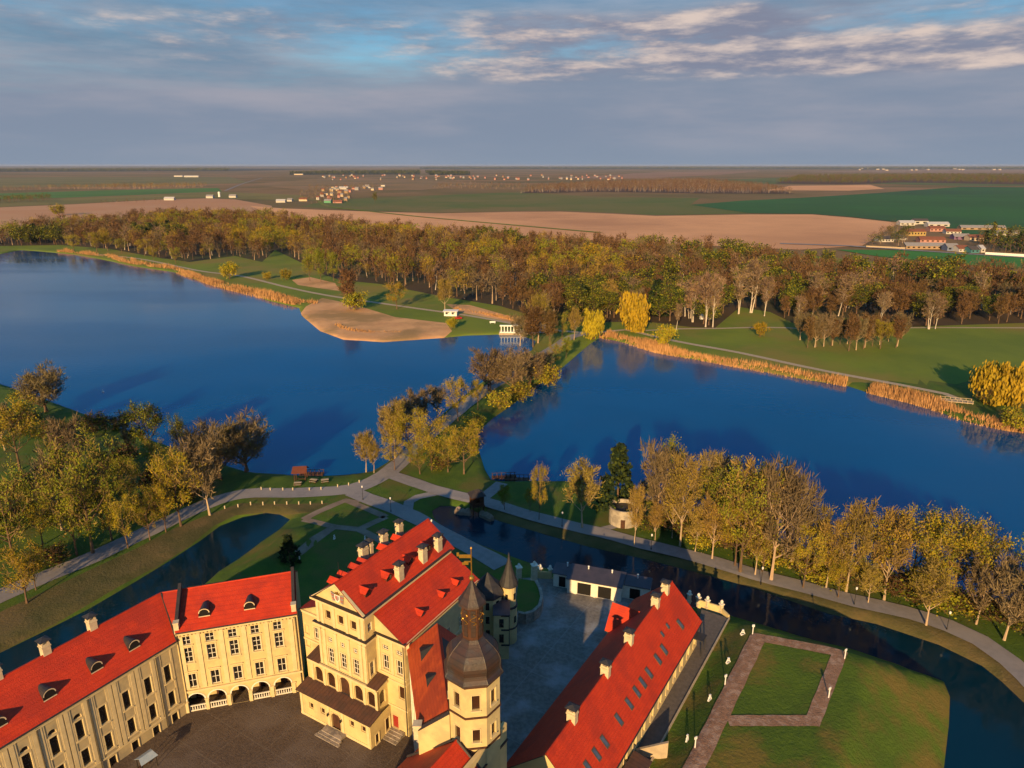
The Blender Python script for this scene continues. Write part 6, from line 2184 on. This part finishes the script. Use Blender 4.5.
belt([(425, 172.2), (470, 173.0), (470, 175.2), (430, 175.0)], 45, 24, 'dark wood patch right of the distant town', ['green', 'spruce'])
belt([(-150, 172.3), (230, 171.0), (230, 169.0), (-150, 170.0)], 90, 26, 'blue far wood along the left horizon', ['green', 'spruce'])
belt([(420, 169.0), (1150, 169.3), (1150, 167.6), (420, 167.7)], 170, 30, 'blue far wood along the right horizon', ['green', 'spruce'])
belt([(868, 247), (905, 247), (912, 236), (900, 228), (880, 233), (872, 240)], 13, 12, 'bare trees around the farm yard on the right', ['brown', 'green', 'bare'])
belt([(978, 252), (1040, 256), (1040, 242), (1000, 238), (976, 243)], 12, 17, 'tall dark trees at the right end of the farm yard', ['brown', 'spruce', 'green'])
belt([(430, 189), (520, 190), (540, 186), (470, 184), (440, 185)], 26, 12, 'bare scrub in front of the distant town', ['brown', 'bare'])
belt([(100, 205), (160, 202.5), (160, 201.2), (100, 203)], 16, 8, 'low hedge beside the left ploughed field', ['brown', 'bare'])
# ------------------------------------------------------------------ small structures around the castle
def hut_frame(px_, py_, z, rz=0.0):
    x, y, _ = at(px_, py_, z)
    return x, y, z, rz


# timber sluice house on the moat
x, y, _ = at(477, 513, ZW)
t = thing('sluice_house', 'dark timber sluice house with pyramid roof standing over the end of the moat', 'hut', (x, y, ZW), 0.35)
b = MB()
for sx in (-1, 1):
    for sy in (-1, 1):
        b.box(sx * 1.3 - 0.12, sx * 1.3 + 0.12, sy * 1.2 - 0.12, sy * 1.2 + 0.12, -1, 5.1)
b.box(-1.6, 1.6, -1.5, 1.5, 2.2, 2.4)
obj('frame', b, M_['wood'], t)
b = MB()
wall(b, (-1.18, -1.1), X, NY, 2.36, 2.4, 4.9, [(0.7, 1.6, 3.2, 4.2)], d=0.1)
wall(b, (1.18, -1.1), Y, X, 2.2, 2.4, 4.9, [(0.7, 1.5, 3.2, 4.2)], d=0.1)
b.poly([(-1.18, -1.1, 2.4), (-1.18, 1.1, 2.4), (-1.18, 1.1, 4.9), (-1.18, -1.1, 4.9)])
b.poly([(-1.18, 1.1, 2.4), (1.18, 1.1, 2.4), (1.18, 1.1, 4.9), (-1.18, 1.1, 4.9)])
for k in range(5):
    b.box(-1.25 + k * 0.58, -1.1 + k * 0.58, -1.25, -1.12, -0.5, 2.2)
obj('cabin', b, M_['wood'], t)
b = MB()
q = [(-1.9, -1.8), (1.9, -1.8), (1.9, 1.8), (-1.9, 1.8)]
for i in range(4):
    a, c = q[i], q[(i + 1) % 4]
    b.poly([(a[0], a[1], 4.95), (c[0], c[1], 4.95), (0.4 if c[0] > 0 else -0.4, 0, 6.3), (0.4 if a[0] > 0 else -0.4, 0, 6.3)])
obj('roof', b, M_['coping'], t)
for (pa, pb), lab in (((( 456, 513), (470, 515)), 'boulder abutment on the left of the sluice house'), (((481, 516), (492, 521)), 'boulder abutment on the right of the sluice house')):
    b = MB()
    a, c = at(*pa, ZW), at(*pb, ZW)
    n = 9
    for i in range(n):
        u = (i + 0.5) / n
        cx, cy = a[0] + (c[0] - a[0]) * u, a[1] + (c[1] - a[1]) * u + random.uniform(-0.4, 1.2)
        r = random.uniform(0.5, 0.95)
        b.rev([(r * 0.7, ZW - 0.6), (r, ZW + 0.2), (r * 0.8, ZW + 0.9), (r * 0.3, ZW + 1.25)], 7, random.random() * 3, (cx, cy))
    b.obox(a[:2], c[:2], 1.3, ZW - 0.6, ZW + 0.75)
    tag(obj('stone_abutment', b, M_['gravel']), lab, 'stonework')

# picnic shelter, tables and landing stage on the left shore
x, y, _ = at(301, 479, ZR)
t = thing('picnic_shelter', 'small open shelter with red-brown roof on the left lake shore', 'shelter', (x, y, ZR), 0.1)
for sx in (-1, 1):
    for sy in (-1, 1):
        b = MB()
        b.box(sx * 1.4 - 0.1, sx * 1.4 + 0.1, sy * 1.1 - 0.1, sy * 1.1 + 0.1, -0.3, 2.6)
        obj('post', b, M_['wood'], t)
b = MB()
b.slab([(-2.0, -1.8, 2.45), (2.0, -1.8, 2.45), (1.8, 0, 3.7), (-1.8, 0, 3.7)], 0.1)
b.slab([(-1.8, 0, 3.7), (1.8, 0, 3.7), (2.0, 1.8, 2.45), (-2.0, 1.8, 2.45)], 0.1)
obj('roof', b, mat('rust_roof', (0.14, 0.042, 0.025), None, 2.0), t)
b = MB()
b.box(-1.2, 1.2, -0.9, -0.55, 0.42, 0.5)
b.box(-1.1, -1.0, -0.85, -0.6, 0, 0.42)
b.box(1.0, 1.1, -0.85, -0.6, 0, 0.42)
obj('seat', b, M_['wood'], t)


def bench(px_, py_, lab, rz=0.0, z=ZR, group=None):
    x, y, _ = at(px_, py_, z)
    t = thing('picnic_table', lab, 'table', (x, y, hz(x, y)), rz, group)
    b = MB()
    b.box(-0.95, 0.95, -0.4, 0.4, 0.7, 0.78)
    obj('table_top', b, M_['sandstone'], t)
    for s in (-1, 1):
        b = MB()
        b.box(-0.95, 0.95, s * 0.75 - 0.15, s * 0.75 + 0.15, 0.4, 0.46)
        obj('seat', b, M_['sandstone'], t)
        b = MB()
        b.box(s * 0.7 - 0.06, s * 0.7 + 0.06, -0.85, 0.85, 0.0, 0.7)
        obj('leg', b, M_['wood'], t)


bench(298, 485, 'picnic table directly in front of the red-brown lake shelter', 0.1)
bench(314, 482, 'picnic table just right of the lake shelter', -0.2)
bench(325, 482, 'picnic table farthest right from the lake shelter', 0.3)
x, y, _ = at(312, 475.5, ZW)
b = MB()
b.box(-3.2, 3.2, -0.9, 0.9, 0.45, 0.6)
for k in range(6):
    for s in (-1, 1):
        b.box(-3.0 + k * 1.18, -2.86 + k * 1.18, s * 0.8 - 0.07, s * 0.8 + 0.07, -1.5, 1.5)
b.box(-3.2, 3.2, 0.78, 0.86, 1.35, 1.45)
o = obj('landing_stage', b, M_['wood'])
o.location = (x, y, ZW)
tag(o, 'dark wooden landing stage on the water behind the picnic shelter', 'jetty')
for px_, py_, rz_, nm in ((504, 479, 0.1, 'left'), (517, 481, -0.05, 'right')):
    x, y, _ = at(px_, py_, ZW)
    b = MB()
    b.box(-3.3, 3.3, -0.9, 0.9, 0.5, 0.66)
    for k in range(6):
        for s in (-1, 1):
            b.box(-3.1 + k * 1.2, -2.96 + k * 1.2, s * 0.82 - 0.07, s * 0.82 + 0.07, -1.5, 1.55)
    b.box(-3.3, 3.3, 0.8, 0.88, 1.4, 1.5)
    o = obj('jetty', b, M_['wood'])
    o.location, o.rotation_euler = (x, y, ZW), (0, 0, rz_)
    tag(o, 'dark wooden jetty on the right lake, the %s one of two' % nm, 'jetty')

# rotunda among the trees
x, y, _ = at(625, 528, ZR)
y += 3.0
t = thing('rotunda', 'round roofless grey-cream rotunda with flat sunken top among the trees by the lakeside road', 'rotunda', (x, y, ZR), 0)
b = MB()
b.rev([(3.3, -0.3), (3.3, 3.9), (3.45, 3.95), (3.45, 4.2), (3.1, 4.2), (3.1, 3.3)], 28, cap=False)
obj('wall', b, mat('weathered_render', (0.42, 0.37, 0.29), (0.32, 0.28, 0.22), 0.8, 0.95, c3=(0.25, 0.22, 0.18), s3=0.6), t)
b = MB()
b.rev([(3.08, 3.3), (0.1, 3.5)], 28)
obj('roof', b, M_['slate'], t)
b = MB()
a0 = -1.75
band(b, (3.27 * math.cos(a0), 3.27 * math.sin(a0)), (-math.sin(a0), math.cos(a0)), (math.cos(a0), math.sin(a0)), -0.5, 0.5, 0.0, 2.1, 0.1)
obj('door', b, M_['wood'], t)

# lamps
pl_ = thing('street_lamp', 'x', 'lamp')
b = MB()
b.rev([(0.13, -0.2), (0.11, 0.5), (0.055, 0.6), (0.045, 3.3)], 8)
obj('post', b, M_['black_metal'], pl_)
b = MB()
b.rev([(0.05, 3.3), (0.16, 3.42), (0.2, 3.75), (0.05, 3.9)], 8)
obj('lantern', b, M_['white'], pl_)
LP = [(562, 527, 'near the round amber tree left of the dark spruce'), (651, 550, 'just right of the rotunda'), (854, 605, 'in the middle of the right stretch'), (946.5, 630, 'rightmost of all'), (761, 583, 'opposite the garages'), (391, 512, 'on the castle road by the garden'), (363, 500, 'at the road junction'), (432, 535, 'on the castle road behind the palace')]
for i, (px_, py_, w) in enumerate(LP):
    x, y, _ = at(px_, py_, ZR)
    lab = 'black street lamp along the road, ' + w
    if i == 0:
        pl_.location = (x, y, hz(x, y))
        pl_['label'], pl_['group'] = lab, 'street lamps along the roads'
    else:
        dup(pl_, (x, y, hz(x, y)), 0, 1.0, lab, 'street lamps along the roads')
# bollards on both edges of the main road
bo = thing('bollard', 'x', 'bollard')
b = MB()
b.rev([(0.14, -0.2), (0.14, 0.62), (0.17, 0.65), (0.15, 0.76), (0.05, 0.82)], 8)
obj('post', b, M_['chimney'], bo)
UP = [(185, 168), (212, 170), (250, 170), (280, 170), (330, 170), (365, 168), (415, 160), (448, 155), (480, 147)]
LOW = [(75, 225), (115, 220), (153, 213), (190, 213), (225, 212), (262, 212), (298, 212), (333, 212), (368, 210)]
first = True
for lst, nm in ((UP, 'lake side'), (LOW, 'moat side')):
    for i, (a, c) in enumerate(lst):
        x, y, _ = at(200 + a * 0.332, 430 + c * 0.332 + 4, ZR)
        lab = 'pale bollard, %s from the left on the %s of the main road' % (ORD[i] if i < len(lst) - 1 else 'last', nm)
        g = 'bollards on the %s of the main road' % nm
        z = hz(x, y)
        if first:
            bo.location = (x, y, z)
            bo['label'], bo['group'] = lab, g
            first = False
        else:
            dup(bo, (x, y, z), 0, 1.0, lab, g)
# floodlights and marker posts on the lawns
fl = thing('floodlight', 'x', 'floodlight')
b = MB()
b.box(-0.3, 0.3, -0.12, 0.12, -0.1, 0.1)
obj('base', b, M_['white'], fl)
b = MB()
for s in (-1, 1):
    b.tube((s * 0.4, 0, 0.1), (s * 0.06, 0, 0.85), 0.07, 0.07, 5)
b.box(-0.25, 0.25, -0.1, 0.1, 0.42, 0.56)
b.box(-0.14, 0.14, -0.1, 0.1, 0.85, 1.0)
obj('stand', b, M_['white'], fl)
FLP = [(743, 631, 2.3, 'farthest of four along the bank of the rampart lawn'), (728.5, 659, 2.3, 'second farthest of four along the bank of the rampart lawn'), (710, 696, 2.3, 'second nearest of four along the bank of the rampart lawn'), (687.6, 735, 2.3, 'nearest of four along the bank of the rampart lawn'),
       (334.5, 539, ZR, 'at the path crossing left in the castle garden'), (365, 540, ZR, 'in the garden lawn closest to the palace roof'), (299.6, 559, ZR, 'at the garden path end next to the small spruce')]
for i, (px_, py_, z, w) in enumerate(FLP):
    x, y, _ = at(px_, py_, z)
    lab, g = 'white A-shaped floodlight ' + w, 'white floodlights on the lawns'
    if i == 0:
        fl.location = (x, y, hz(x, y))
        fl['label'], fl['group'] = lab, g
    else:
        dup(fl, (x, y, hz(x, y)), 0.3 * i, 1.0, lab, g)
mp = thing('marker_post', 'x', 'post')
b = MB()
b.rev([(0.08, -0.2), (0.08, 1.45)], 8)
obj('post', b, M_['white'], mp)
b = MB()
b.box(-0.2, 0.2, -0.06, 0.06, 1.45, 1.85)
obj('head', b, M_['white'], mp)
for i, (px_, py_, w) in enumerate(((752.5, 634, 'at the far left corner of the rubble path square'), (725, 684, 'beside the left rubble path'), (695, 747, 'nearest, at the foot of the left rubble path'), (844.5, 659, 'at the far right corner of the rubble path square'), (828.5, 698, 'right of the rubble path square'))):
    x, y, _ = at(px_, py_, 2.3)
    lab, g = 'thin white marker post ' + w, 'white marker posts on the rampart lawn'
    if i == 0:
        mp.location = (x, y, hz(x, y))
        mp['label'], mp['group'] = lab, g
    else:
        dup(mp, (x, y, hz(x, y)), 0.5, 1.0, lab, g)
# wall and small gable at the near end of the pavement
b = MB()
a, c = at(636, 752, 0.6), at(668, 746, 2.4)
b.poly([(a[0], a[1], 0.9), (c[0], c[1], 2.9), (c[0] + 0.12, c[1] + 0.35, 2.9), (a[0] + 0.12, a[1] + 0.35, 0.9)])
for (p, q, e) in (((a, c), 0, 0.0), ((c, a), 0, 0.35)):
    s_, f_ = p
    ex = (0.12, 0.35) if e else (0, 0)
    zs, zf = (0.9, 2.9) if not e else (2.9, 0.9)
    b.poly([(s_[0] + ex[0], s_[1] + ex[1], -0.4), (f_[0] + ex[0], f_[1] + ex[1], -0.4), (f_[0] + ex[0], f_[1] + ex[1], zf), (s_[0] + ex[0], s_[1] + ex[1], zs)])
tag(obj('garden_wall', b, M_['sandstone']), 'narrow sandstone wall climbing the grass bank near the bottom edge', 'wall')
# pale blue canopy by the long wing at the bottom
x, y, _ = at(146, 757, 1.8)
t = thing('canopy', 'small pale blue cloth canopy on poles beside the long wing at the bottom edge', 'canopy', (x, y, -0.2), math.radians(55))
for sx in (-1, 1):
    for sy in (-1, 1):
        b = MB()
        b.tube((sx * 0.9, sy * 0.7, -0.5), (sx * 0.9, sy * 0.7, 2.0), 0.05, 0.05, 5)
        obj('pole', b, M_['black_metal'], t)
b = MB()
b.slab([(-1.1, -0.9, 1.95), (1.1, -0.9, 1.95), (0.9, 0, 2.4), (-0.9, 0, 2.4)], 0.04)
b.slab([(-0.9, 0, 2.4), (0.9, 0, 2.4), (1.1, 0.9, 1.95), (-1.1, 0.9, 1.95)], 0.04)
obj('cloth', b, mat('pale_blue_cloth', (0.36, 0.42, 0.46), (0.28, 0.36, 0.42), 2.0), t)
x, y, _ = at(143, 764, 0.5)
t = thing('bench', 'brown wooden bench under the pale blue canopy', 'bench', (x, y, -0.1), math.radians(58))
b = MB()
b.box(-0.9, 0.9, -0.2, 0.2, 0.42, 0.48)
obj('seat', b, M_['wood'], t)
for s in (-0.75, 0.75):
    b = MB()
    b.box(s - 0.05, s + 0.05, -0.18, 0.18, 0, 0.42)
    obj('leg', b, M_['wood'], t)

# ------------------------------------------------------------------ far shore: white pavilion, kiosk, car, footbridge
x, y, _ = at(499, 335, ZW)
t = thing('lake_pavilion', 'white colonnaded bathing pavilion on the far shore at the end of the causeway', 'pavilion', (x, y + 1.5, ZW), -0.03)
b = MB()
b.box(0, 25, -1.5, 5, -0.8, 0.9)
obj('terrace', b, M_['sandstone'], t)
for k in range(9):
    b = MB()
    b.box(0.9 + k * 1.55, 1.35 + k * 1.55, -0.8, -0.35, 0.9, 4.2)
    obj('column', b, M_['white'], t)
b = MB()
b.box(0.4, 14.2, -1.0, 0.0, 4.2, 4.8)
b.box(0.4, 14.2, -0.95, -0.75, 0.9, 1.5)
obj('entablature', b, M_['white'], t)
b = MB()
wall(b, (15.0, 0.0), X, NY, 8.0, 0.9, 6.0, [(0.8, 2.2, 1.0, 4.6, True), (3.2, 4.8, 1.0, 4.6, True), (5.8, 7.2, 1.0, 4.6, True)], d=0.5)
wall(b, (15.0, 4.0), X, Y, 8.0, 0.9, 6.0, [(3.2, 4.8, 1.0, 4.6, True)], d=0.3)
for xx in (15.0, 23.0):
    b.poly([(xx, 0, 0.9), (xx, 0, 6), (xx, 4, 6), (xx, 4, 0.9)])
obj('arcade', b, M_['white'], t)
b = MB()
b.slab([(14.6, -0.4, 6.05), (23.4, -0.4, 6.05), (21, 2, 7.6), (17, 2, 7.6)], 0.1)
b.slab([(17, 2, 7.6), (21, 2, 7.6), (23.4, 4.4, 6.05), (14.6, 4.4, 6.05)], 0.1)
obj('roof', b, mat('rose_roof', (0.34, 0.14, 0.10), None, 1.0), t)
x, y, _ = at(451, 315.5, ZR)
t = thing('kiosk', 'white beach kiosk with flat overhanging roof beside the red car', 'kiosk', (x, y, ZR), -0.1)
b = MB()
wall(b, (-3.5, -1.8), X, NY, 7.0, 0, 2.6, [(0.8, 3.0, 1.0, 2.2), (4.2, 6.2, 1.0, 2.2)], d=0.2)
b.poly([(3.5, -1.8, 0), (3.5, 1.8, 0), (3.5, 1.8, 2.6), (3.5, -1.8, 2.6)])
b.poly([(-3.5, -1.8, 0), (-3.5, -1.8, 2.6), (-3.5, 1.8, 2.6), (-3.5, 1.8, 0)])
b.poly([(-3.5, 1.8, 0), (-3.5, 1.8, 2.6), (3.5, 1.8, 2.6), (3.5, 1.8, 0)])
obj('wall', b, M_['white'], t)
b = MB()
b.slab([(-4.1, -2.5, 2.75), (4.1, -2.5, 2.75), (4.1, 2.3, 3.0), (-4.1, 2.3, 3.0)], 0.15)
obj('roof', b, M_['white'], t)


def car(px_, py_, m, lab, rz, z=ZR):
    x, y, _ = at(px_, py_, z)
    t = thing('parked_car', lab, 'car', (x, y, hz(x, y)), rz)
    b = MB()
    prof = [(-2.1, 0.35), (-2.1, 0.85), (-1.25, 0.95), (-0.7, 1.45), (0.9, 1.45), (1.6, 0.98), (2.1, 0.9), (2.1, 0.35)]
    for s in (-0.85, 0.85):
        b.poly([(p[0], s, p[1]) for p in (prof if s > 0 else prof[::-1])])
    for p, q in zip(prof, prof[1:] + prof[:1]):
        b.poly([(p[0], -0.85, p[1]), (p[0], 0.85, p[1]), (q[0], 0.85, q[1]), (q[0], -0.85, q[1])])
    obj('body', b, m, t)
    b = MB()
    b.poly([(-1.15, -0.86, 0.97), (-0.65, -0.86, 1.38), (0.85, -0.86, 1.38), (1.4, -0.86, 0.99)])
    b.poly([(-1.15, 0.86, 0.97), (-0.65, 0.86, 1.38), (0.85, 0.86, 1.38), (1.4, 0.86, 0.99)])
    obj('window', b, M_['glass'], t)
    for sx in (-1.3, 1.3):
        for sy in (-0.86, 0.86):
            b = MB()
            b.tube((sx, sy - 0.1, 0.33), (sx, sy + 0.1, 0.33), 0.33, 0.33, 10)
            obj('wheel', b, M_['black_metal'], t)


car(458, 319, mat('red_paint', (0.45, 0.02, 0.02), None, 1, 0.3, spec=0.5), 'red car parked in front of the white beach kiosk', 0.2)
x, y, _ = at(492.6, 323.5, ZR)
t = thing('park_bench', 'white bench on the lawn left of the white bathing pavilion', 'bench', (x, y, ZR), 0)
b = MB()
b.box(-1.5, 1.5, -0.3, 0.3, 0.45, 0.6)
obj('seat', b, M_['white'], t)
b = MB()
b.box(-1.5, 1.5, 0.3, 0.38, 0.6, 1.1)
obj('backrest', b, M_['white'], t)
for s in (-1, 1):
    b = MB()
    b.box(s * 1.2 - 0.1, s * 1.2 + 0.1, -0.25, 0.25, 0, 0.45)
    obj('leg', b, M_['white'], t)
x, y, _ = at(956, 402, ZR)
b = MB()
b.box(-5, 5, -1.3, 1.3, 0.5, 0.75)
for s in (-1, 1):
    b.box(-5, 5, s * 1.25 - 0.06, s * 1.25 + 0.06, 1.5, 1.62)
    for k in range(7):
        b.box(-4.9 + k * 1.6, -4.75 + k * 1.6, s * 1.25 - 0.06, s * 1.25 + 0.06, -0.6, 1.5)
o = obj('footbridge', b, M_['sandstone'])
o.location, o.rotation_euler = (x, y, ZR - 0.3), (0, 0, -0.35)
tag(o, 'small pale wooden footbridge at the end of the right shore path', 'bridge')
for i, (px_, py_, lb) in enumerate(((702, 319, 'left of two'), (709, 319, 'right of two'))):
    x, y, _ = at(px_, py_, ZR)
    t = thing('garden_kiosk', 'tiny white kiosk under the pale birches, ' + lb, 'kiosk', (x, y, ZR), 0.2)
    b = MB()
    b.box(-1.2, 1.2, -1.0, 1.0, 0, 2.0)
    obj('wall', b, M_['white'], t)
    b = MB()
    for k in range(4):
        q = [(-1.5, -1.3), (1.5, -1.3), (1.5, 1.3), (-1.5, 1.3)]
        a, c = q[k], q[(k + 1) % 4]
        b.poly([(a[0], a[1], 2.0), (c[0], c[1], 2.0), (0, 0, 2.9)])
    obj('roof', b, M_['white'], t)
x, y, _ = at(103, 392, ZW)
b = MB()
b.rev([(0.05, -0.3), (0.4, -0.1), (0.45, 0.15), (0.3, 0.4), (0.08, 0.55), (0.06, 1.0)], 10)
o = obj('buoy', b, M_['white'])
o.location = (x, y, ZW)
tag(o, 'single white buoy floating on the left lake', 'buoy')

# ------------------------------------------------------------------ villages, farm yard and distant town on the plain
HC = {'white': mat('house_white', (0.52, 0.50, 0.46)), 'cream': mat('house_cream', (0.62, 0.50, 0.34)), 'tan': mat('house_tan', (0.36, 0.25, 0.15)), 'green': mat('house_green', (0.12, 0.34, 0.20)), 'blue': mat('house_blue', (0.16, 0.20, 0.30)), 'teal': mat('house_teal', (0.06, 0.20, 0.22)),
      'yellow': mat('house_yellow', (0.40, 0.29, 0.11)), 'rose': mat('house_rose', (0.46, 0.24, 0.20)), 'grey': mat('house_grey', (0.33, 0.32, 0.31)), 'violet': mat('house_violet', (0.20, 0.12, 0.22))}
HR = {'grey': mat('fibre_roof', (0.27, 0.26, 0.26)), 'brown': mat('tile_roof', (0.22, 0.085, 0.05)), 'dark': mat('dark_roof', (0.08, 0.07, 0.07)), 'silver': mat('silver_roof', (0.46, 0.46, 0.47))}


def house(px0, px1, py_, h, wallc, roofc, lab=None, cat='house', group=None, depth=None, name='house', rise=0.35, windows=0, gable='side'):
    a, c = at(px0, py_, ZR), at(px1, py_, ZR)
    w = math.hypot(c[0] - a[0], c[1] - a[1])
    d = depth or w * 0.7
    t = thing(name, lab, cat, (a[0], a[1], ZR), math.atan2(c[1] - a[1], c[0] - a[0]) + random.uniform(-0.15, 0.15), group)
    b = MB()
    r = h + d * rise
    ops = []
    if windows:
        s_ = w / windows
        ops = [(s_ * (k + 0.25), s_ * (k + 0.7), h * 0.35, h * 0.75) for k in range(windows)]
    wall(b, (0, 0), X, NY, w, -0.5, h, ops, d=0.3)
    b.poly([(0, d, -0.5), (0, 0, -0.5), (0, 0, h), (0, d / 2, r), (0, d, h)])
    b.poly([(w, 0, -0.5), (w, d, -0.5), (w, d, h), (w, d / 2, r), (w, 0, h)])
    b.poly([(w, d, -0.5), (0, d, -0.5), (0, d, h), (w, d, h)])
    obj('wall', b, HC[wallc], t)
    if windows:
        for q in ops:
            g = MB()
            g.box(q[0], q[1], 0.25, 0.3, q[2], q[3])
            obj('window', g, M_['glass'], t)
    b = MB()
    e = 0.4
    b.slab([(-e, -e, h - e * 2 * rise + 0.1), (w + e, -e, h - e * 2 * rise + 0.1), (w + e, d / 2, r + 0.1), (-e, d / 2, r + 0.1)], 0.15)
    b.slab([(-e, d / 2, r + 0.1), (w + e, d / 2, r + 0.1), (w + e, d + e, h - e * 2 * rise + 0.1), (-e, d + e, h - e * 2 * rise + 0.1)], 0.15)
    obj('roof', b, HR[roofc], t)
    return t


FY = 'farm yard at the right edge of the plain'
for a in (
    (900, 915, 225.5, 6, 'white', 'silver', 'long white shed at the far left of the farm yard', 3), (914, 928, 224.5, 8, 'white', 'dark', 'tall white and dark barn in the farm yard beside the long white shed', 2), (928, 949, 227, 6, 'white', 'silver', 'white barn with bright sloping roof at the back of the farm yard', 3),
    (905, 927, 236, 8, 'yellow', 'brown', 'two storey yellow building in the farm yard', 7), (930, 945, 231.5, 6, 'rose', 'brown', 'rose building with brown roof right of the yellow farm building', 4), (946, 960, 234, 5, 'white', 'brown', 'white house in the middle of the farm yard', 4),
    (879, 894, 242, 5, 'white', 'dark', 'white house at the left front of the farm yard', 5), (906, 946, 249, 5, 'tan', 'grey', 'long tan shed at the front of the farm yard', 8), (947, 958, 251, 6.5, 'blue', 'grey', 'blue-grey shed right of the long tan shed', 2), (959, 970, 252, 5, 'white', 'brown', 'white house between blue and teal sheds', 3),
    (971, 980, 253, 5, 'teal', 'dark', 'teal shed at the front of the farm yard', 2), (981, 985, 252.5, 6, 'white', 'silver', 'little white house next to the teal shed', 1), (954, 969, 239.5, 5.5, 'violet', 'grey', 'violet shed behind the white houses of the farm yard', 3), (961, 1003, 230, 5, 'tan', 'grey', 'very long grey-roofed shed at the back right of the farm yard', 6),
    (920, 944, 242.5, 5, 'rose', 'brown', 'rose workshop behind the long tan shed', 5), (970, 984, 241, 6, 'cream', 'brown', 'cream house at the right part of the farm yard', 3), (996, 1018, 236, 6, 'white', 'grey', 'white shed behind the tall dark trees at the right edge', 3), (894, 906, 240, 4, 'grey', 'dark', 'low grey shed left of the yellow farm building', 2)):
    house(a[0], a[1], a[2], a[3] * 0.62, a[4], a[5], a[6], 'shed' if 'shed' in a[6] else ('barn' if 'barn' in a[6] else 'house'), 'buildings of the farm yard', windows=a[7], name='farm_building', depth=11, rise=0.25)
b = MB()
b.obox(at(985, 254.5, ZR)[:2], at(1040, 257.5, ZR)[:2], 0.6, ZR - 0.5, ZR + 2.2)
tag(obj('yard_wall', b, M_['white']), 'long white wall along the road at the right end of the farm yard', 'wall')
b = MB()
b.obox(at(866, 247.6, ZR)[:2], at(905, 249.4, ZR)[:2], 0.6, ZR - 0.5, ZR + 2.0)
tag(obj('yard_wall', b, M_['sandstone']), 'pale wall along the road at the left end of the farm yard', 'wall')
for a in ((276, 285, 202.6, 6, 'white', 'silver', 'long white house at the left end of the far village'), (287, 292, 201.5, 6, 'white', 'grey', 'white house second in the far village'), (299, 307, 201.2, 7, 'cream', 'brown', 'cream brown-roofed house left of the village road'), (324, 331, 203, 8, 'green', 'grey', 'bright green house beside the village road'),
          (333, 342, 203.2, 5, 'rose', 'brown', 'rose house right of the bright green house'), (339, 348, 189.5, 10, 'white', 'silver', 'tallest white house at the back of the far village'), (164, 174, 200.4, 7, 'white', 'silver', 'white barn alone on the left ploughed field'), (206, 213, 198.2, 8, 'white', 'grey', 'white farmhouse left of the small tower'),
          (229, 236, 197.8, 8, 'white', 'grey', 'white farmhouse right of the small tower'), (174, 183, 176.8, 12, 'white', 'grey', 'white shed far away at the left, the shorter of two'), (184, 199, 177.2, 12, 'white', 'silver', 'white shed far away at the left, the longer of two'), (294, 303, 174.9, 12, 'cream', 'grey', 'pale building far behind the village at the edge of the dark wood')):
    house(a[0], a[1], a[2], a[3] * 0.62, a[4], a[5], a[6], 'house', windows=0, depth=10)
x, y, _ = at(219.5, 197, ZR)
b = MB()
b.rev([(3.0, -0.5), (2.6, 9), (3.2, 9.2), (3.2, 11.5), (0.3, 14)], 10)
o = obj('water_tower', b, M_['white'])
o.location = (x, y, ZR)
tag(o, 'small white tower between two white farmhouses on the left plain', 'tower')
rh = random.Random(5)
for i in range(34):
    u = rh.random()
    if i < 18:
        px_, py_ = 308 + u * 75, 186.5 + rh.random() * 5.0
    else:
        px_, py_ = 314 + u * 36, 192 + rh.random() * 10
    w = 2.4 + 1.8 * rh.random()
    house(px_, px_ + w, py_, 5 + 2 * rh.random(), rh.choice(['white', 'cream', 'rose', 'tan', 'grey']), rh.choice(['grey', 'brown', 'dark']), 'small gabled house among the trees of the far village', 'house', 'small houses of the far village', depth=9, name='village_house')
for i in range(90):
    px_, py_ = 322 + 300 * rh.random() ** 1.15, 175.6 + rh.random() * 4.6
    if px_ < 330 and py_ > 178:
        continue
    w = 1.1 + 1.1 * rh.random()
    house(px_, px_ + w, py_, 5 + 4 * rh.random(), rh.choice(['cream', 'rose', 'rose', 'grey', 'tan']), rh.choice(['grey', 'brown', 'brown']), 'tiny pale house in the distant town below the horizon', 'house', 'houses of the distant town', depth=16, name='town_house')
for i in range(14):
    px_, py_ = 800 + 215 * rh.random(), 168.6 + rh.random() * 2.0
    house(px_, px_ + 1.5 + 1.5 * rh.random(), py_, 9, 'cream', 'grey', 'tiny pale building on the right horizon', 'house', 'pale buildings on the right horizon', depth=30, name='town_house')
belt([(303, 204), (345, 204.5), (352, 198), (340, 190), (385, 190), (380, 186), (310, 187), (300, 194)], 26, 11, 'bare garden trees between the houses of the far village', ['brown', 'bare', 'amber'])

# ------------------------------------------------------------------ the air between here and the horizon
mb = MB()
mb.box(-26000, 26000, -300, 42000, -12, 84)
hm = bpy.data.materials.new('haze_air')
hm.use_nodes = True
ht = hm.node_tree
ht.nodes.clear()
pv_ = nd(ht, 'ShaderNodeVolumePrincipled')
pv_.inputs['Color'].default_value = (0.58, 0.70, 0.96, 1)
pv_.inputs['Density'].default_value = HAZE
pv_.inputs['Anisotropy'].default_value = 0.0
ou = nd(ht, 'ShaderNodeOutputMaterial')
ht.links.new(pv_.outputs[0], ou.inputs['Volume'])
hzo = obj('haze', mb, hm)
struct(hzo, 'stuff')
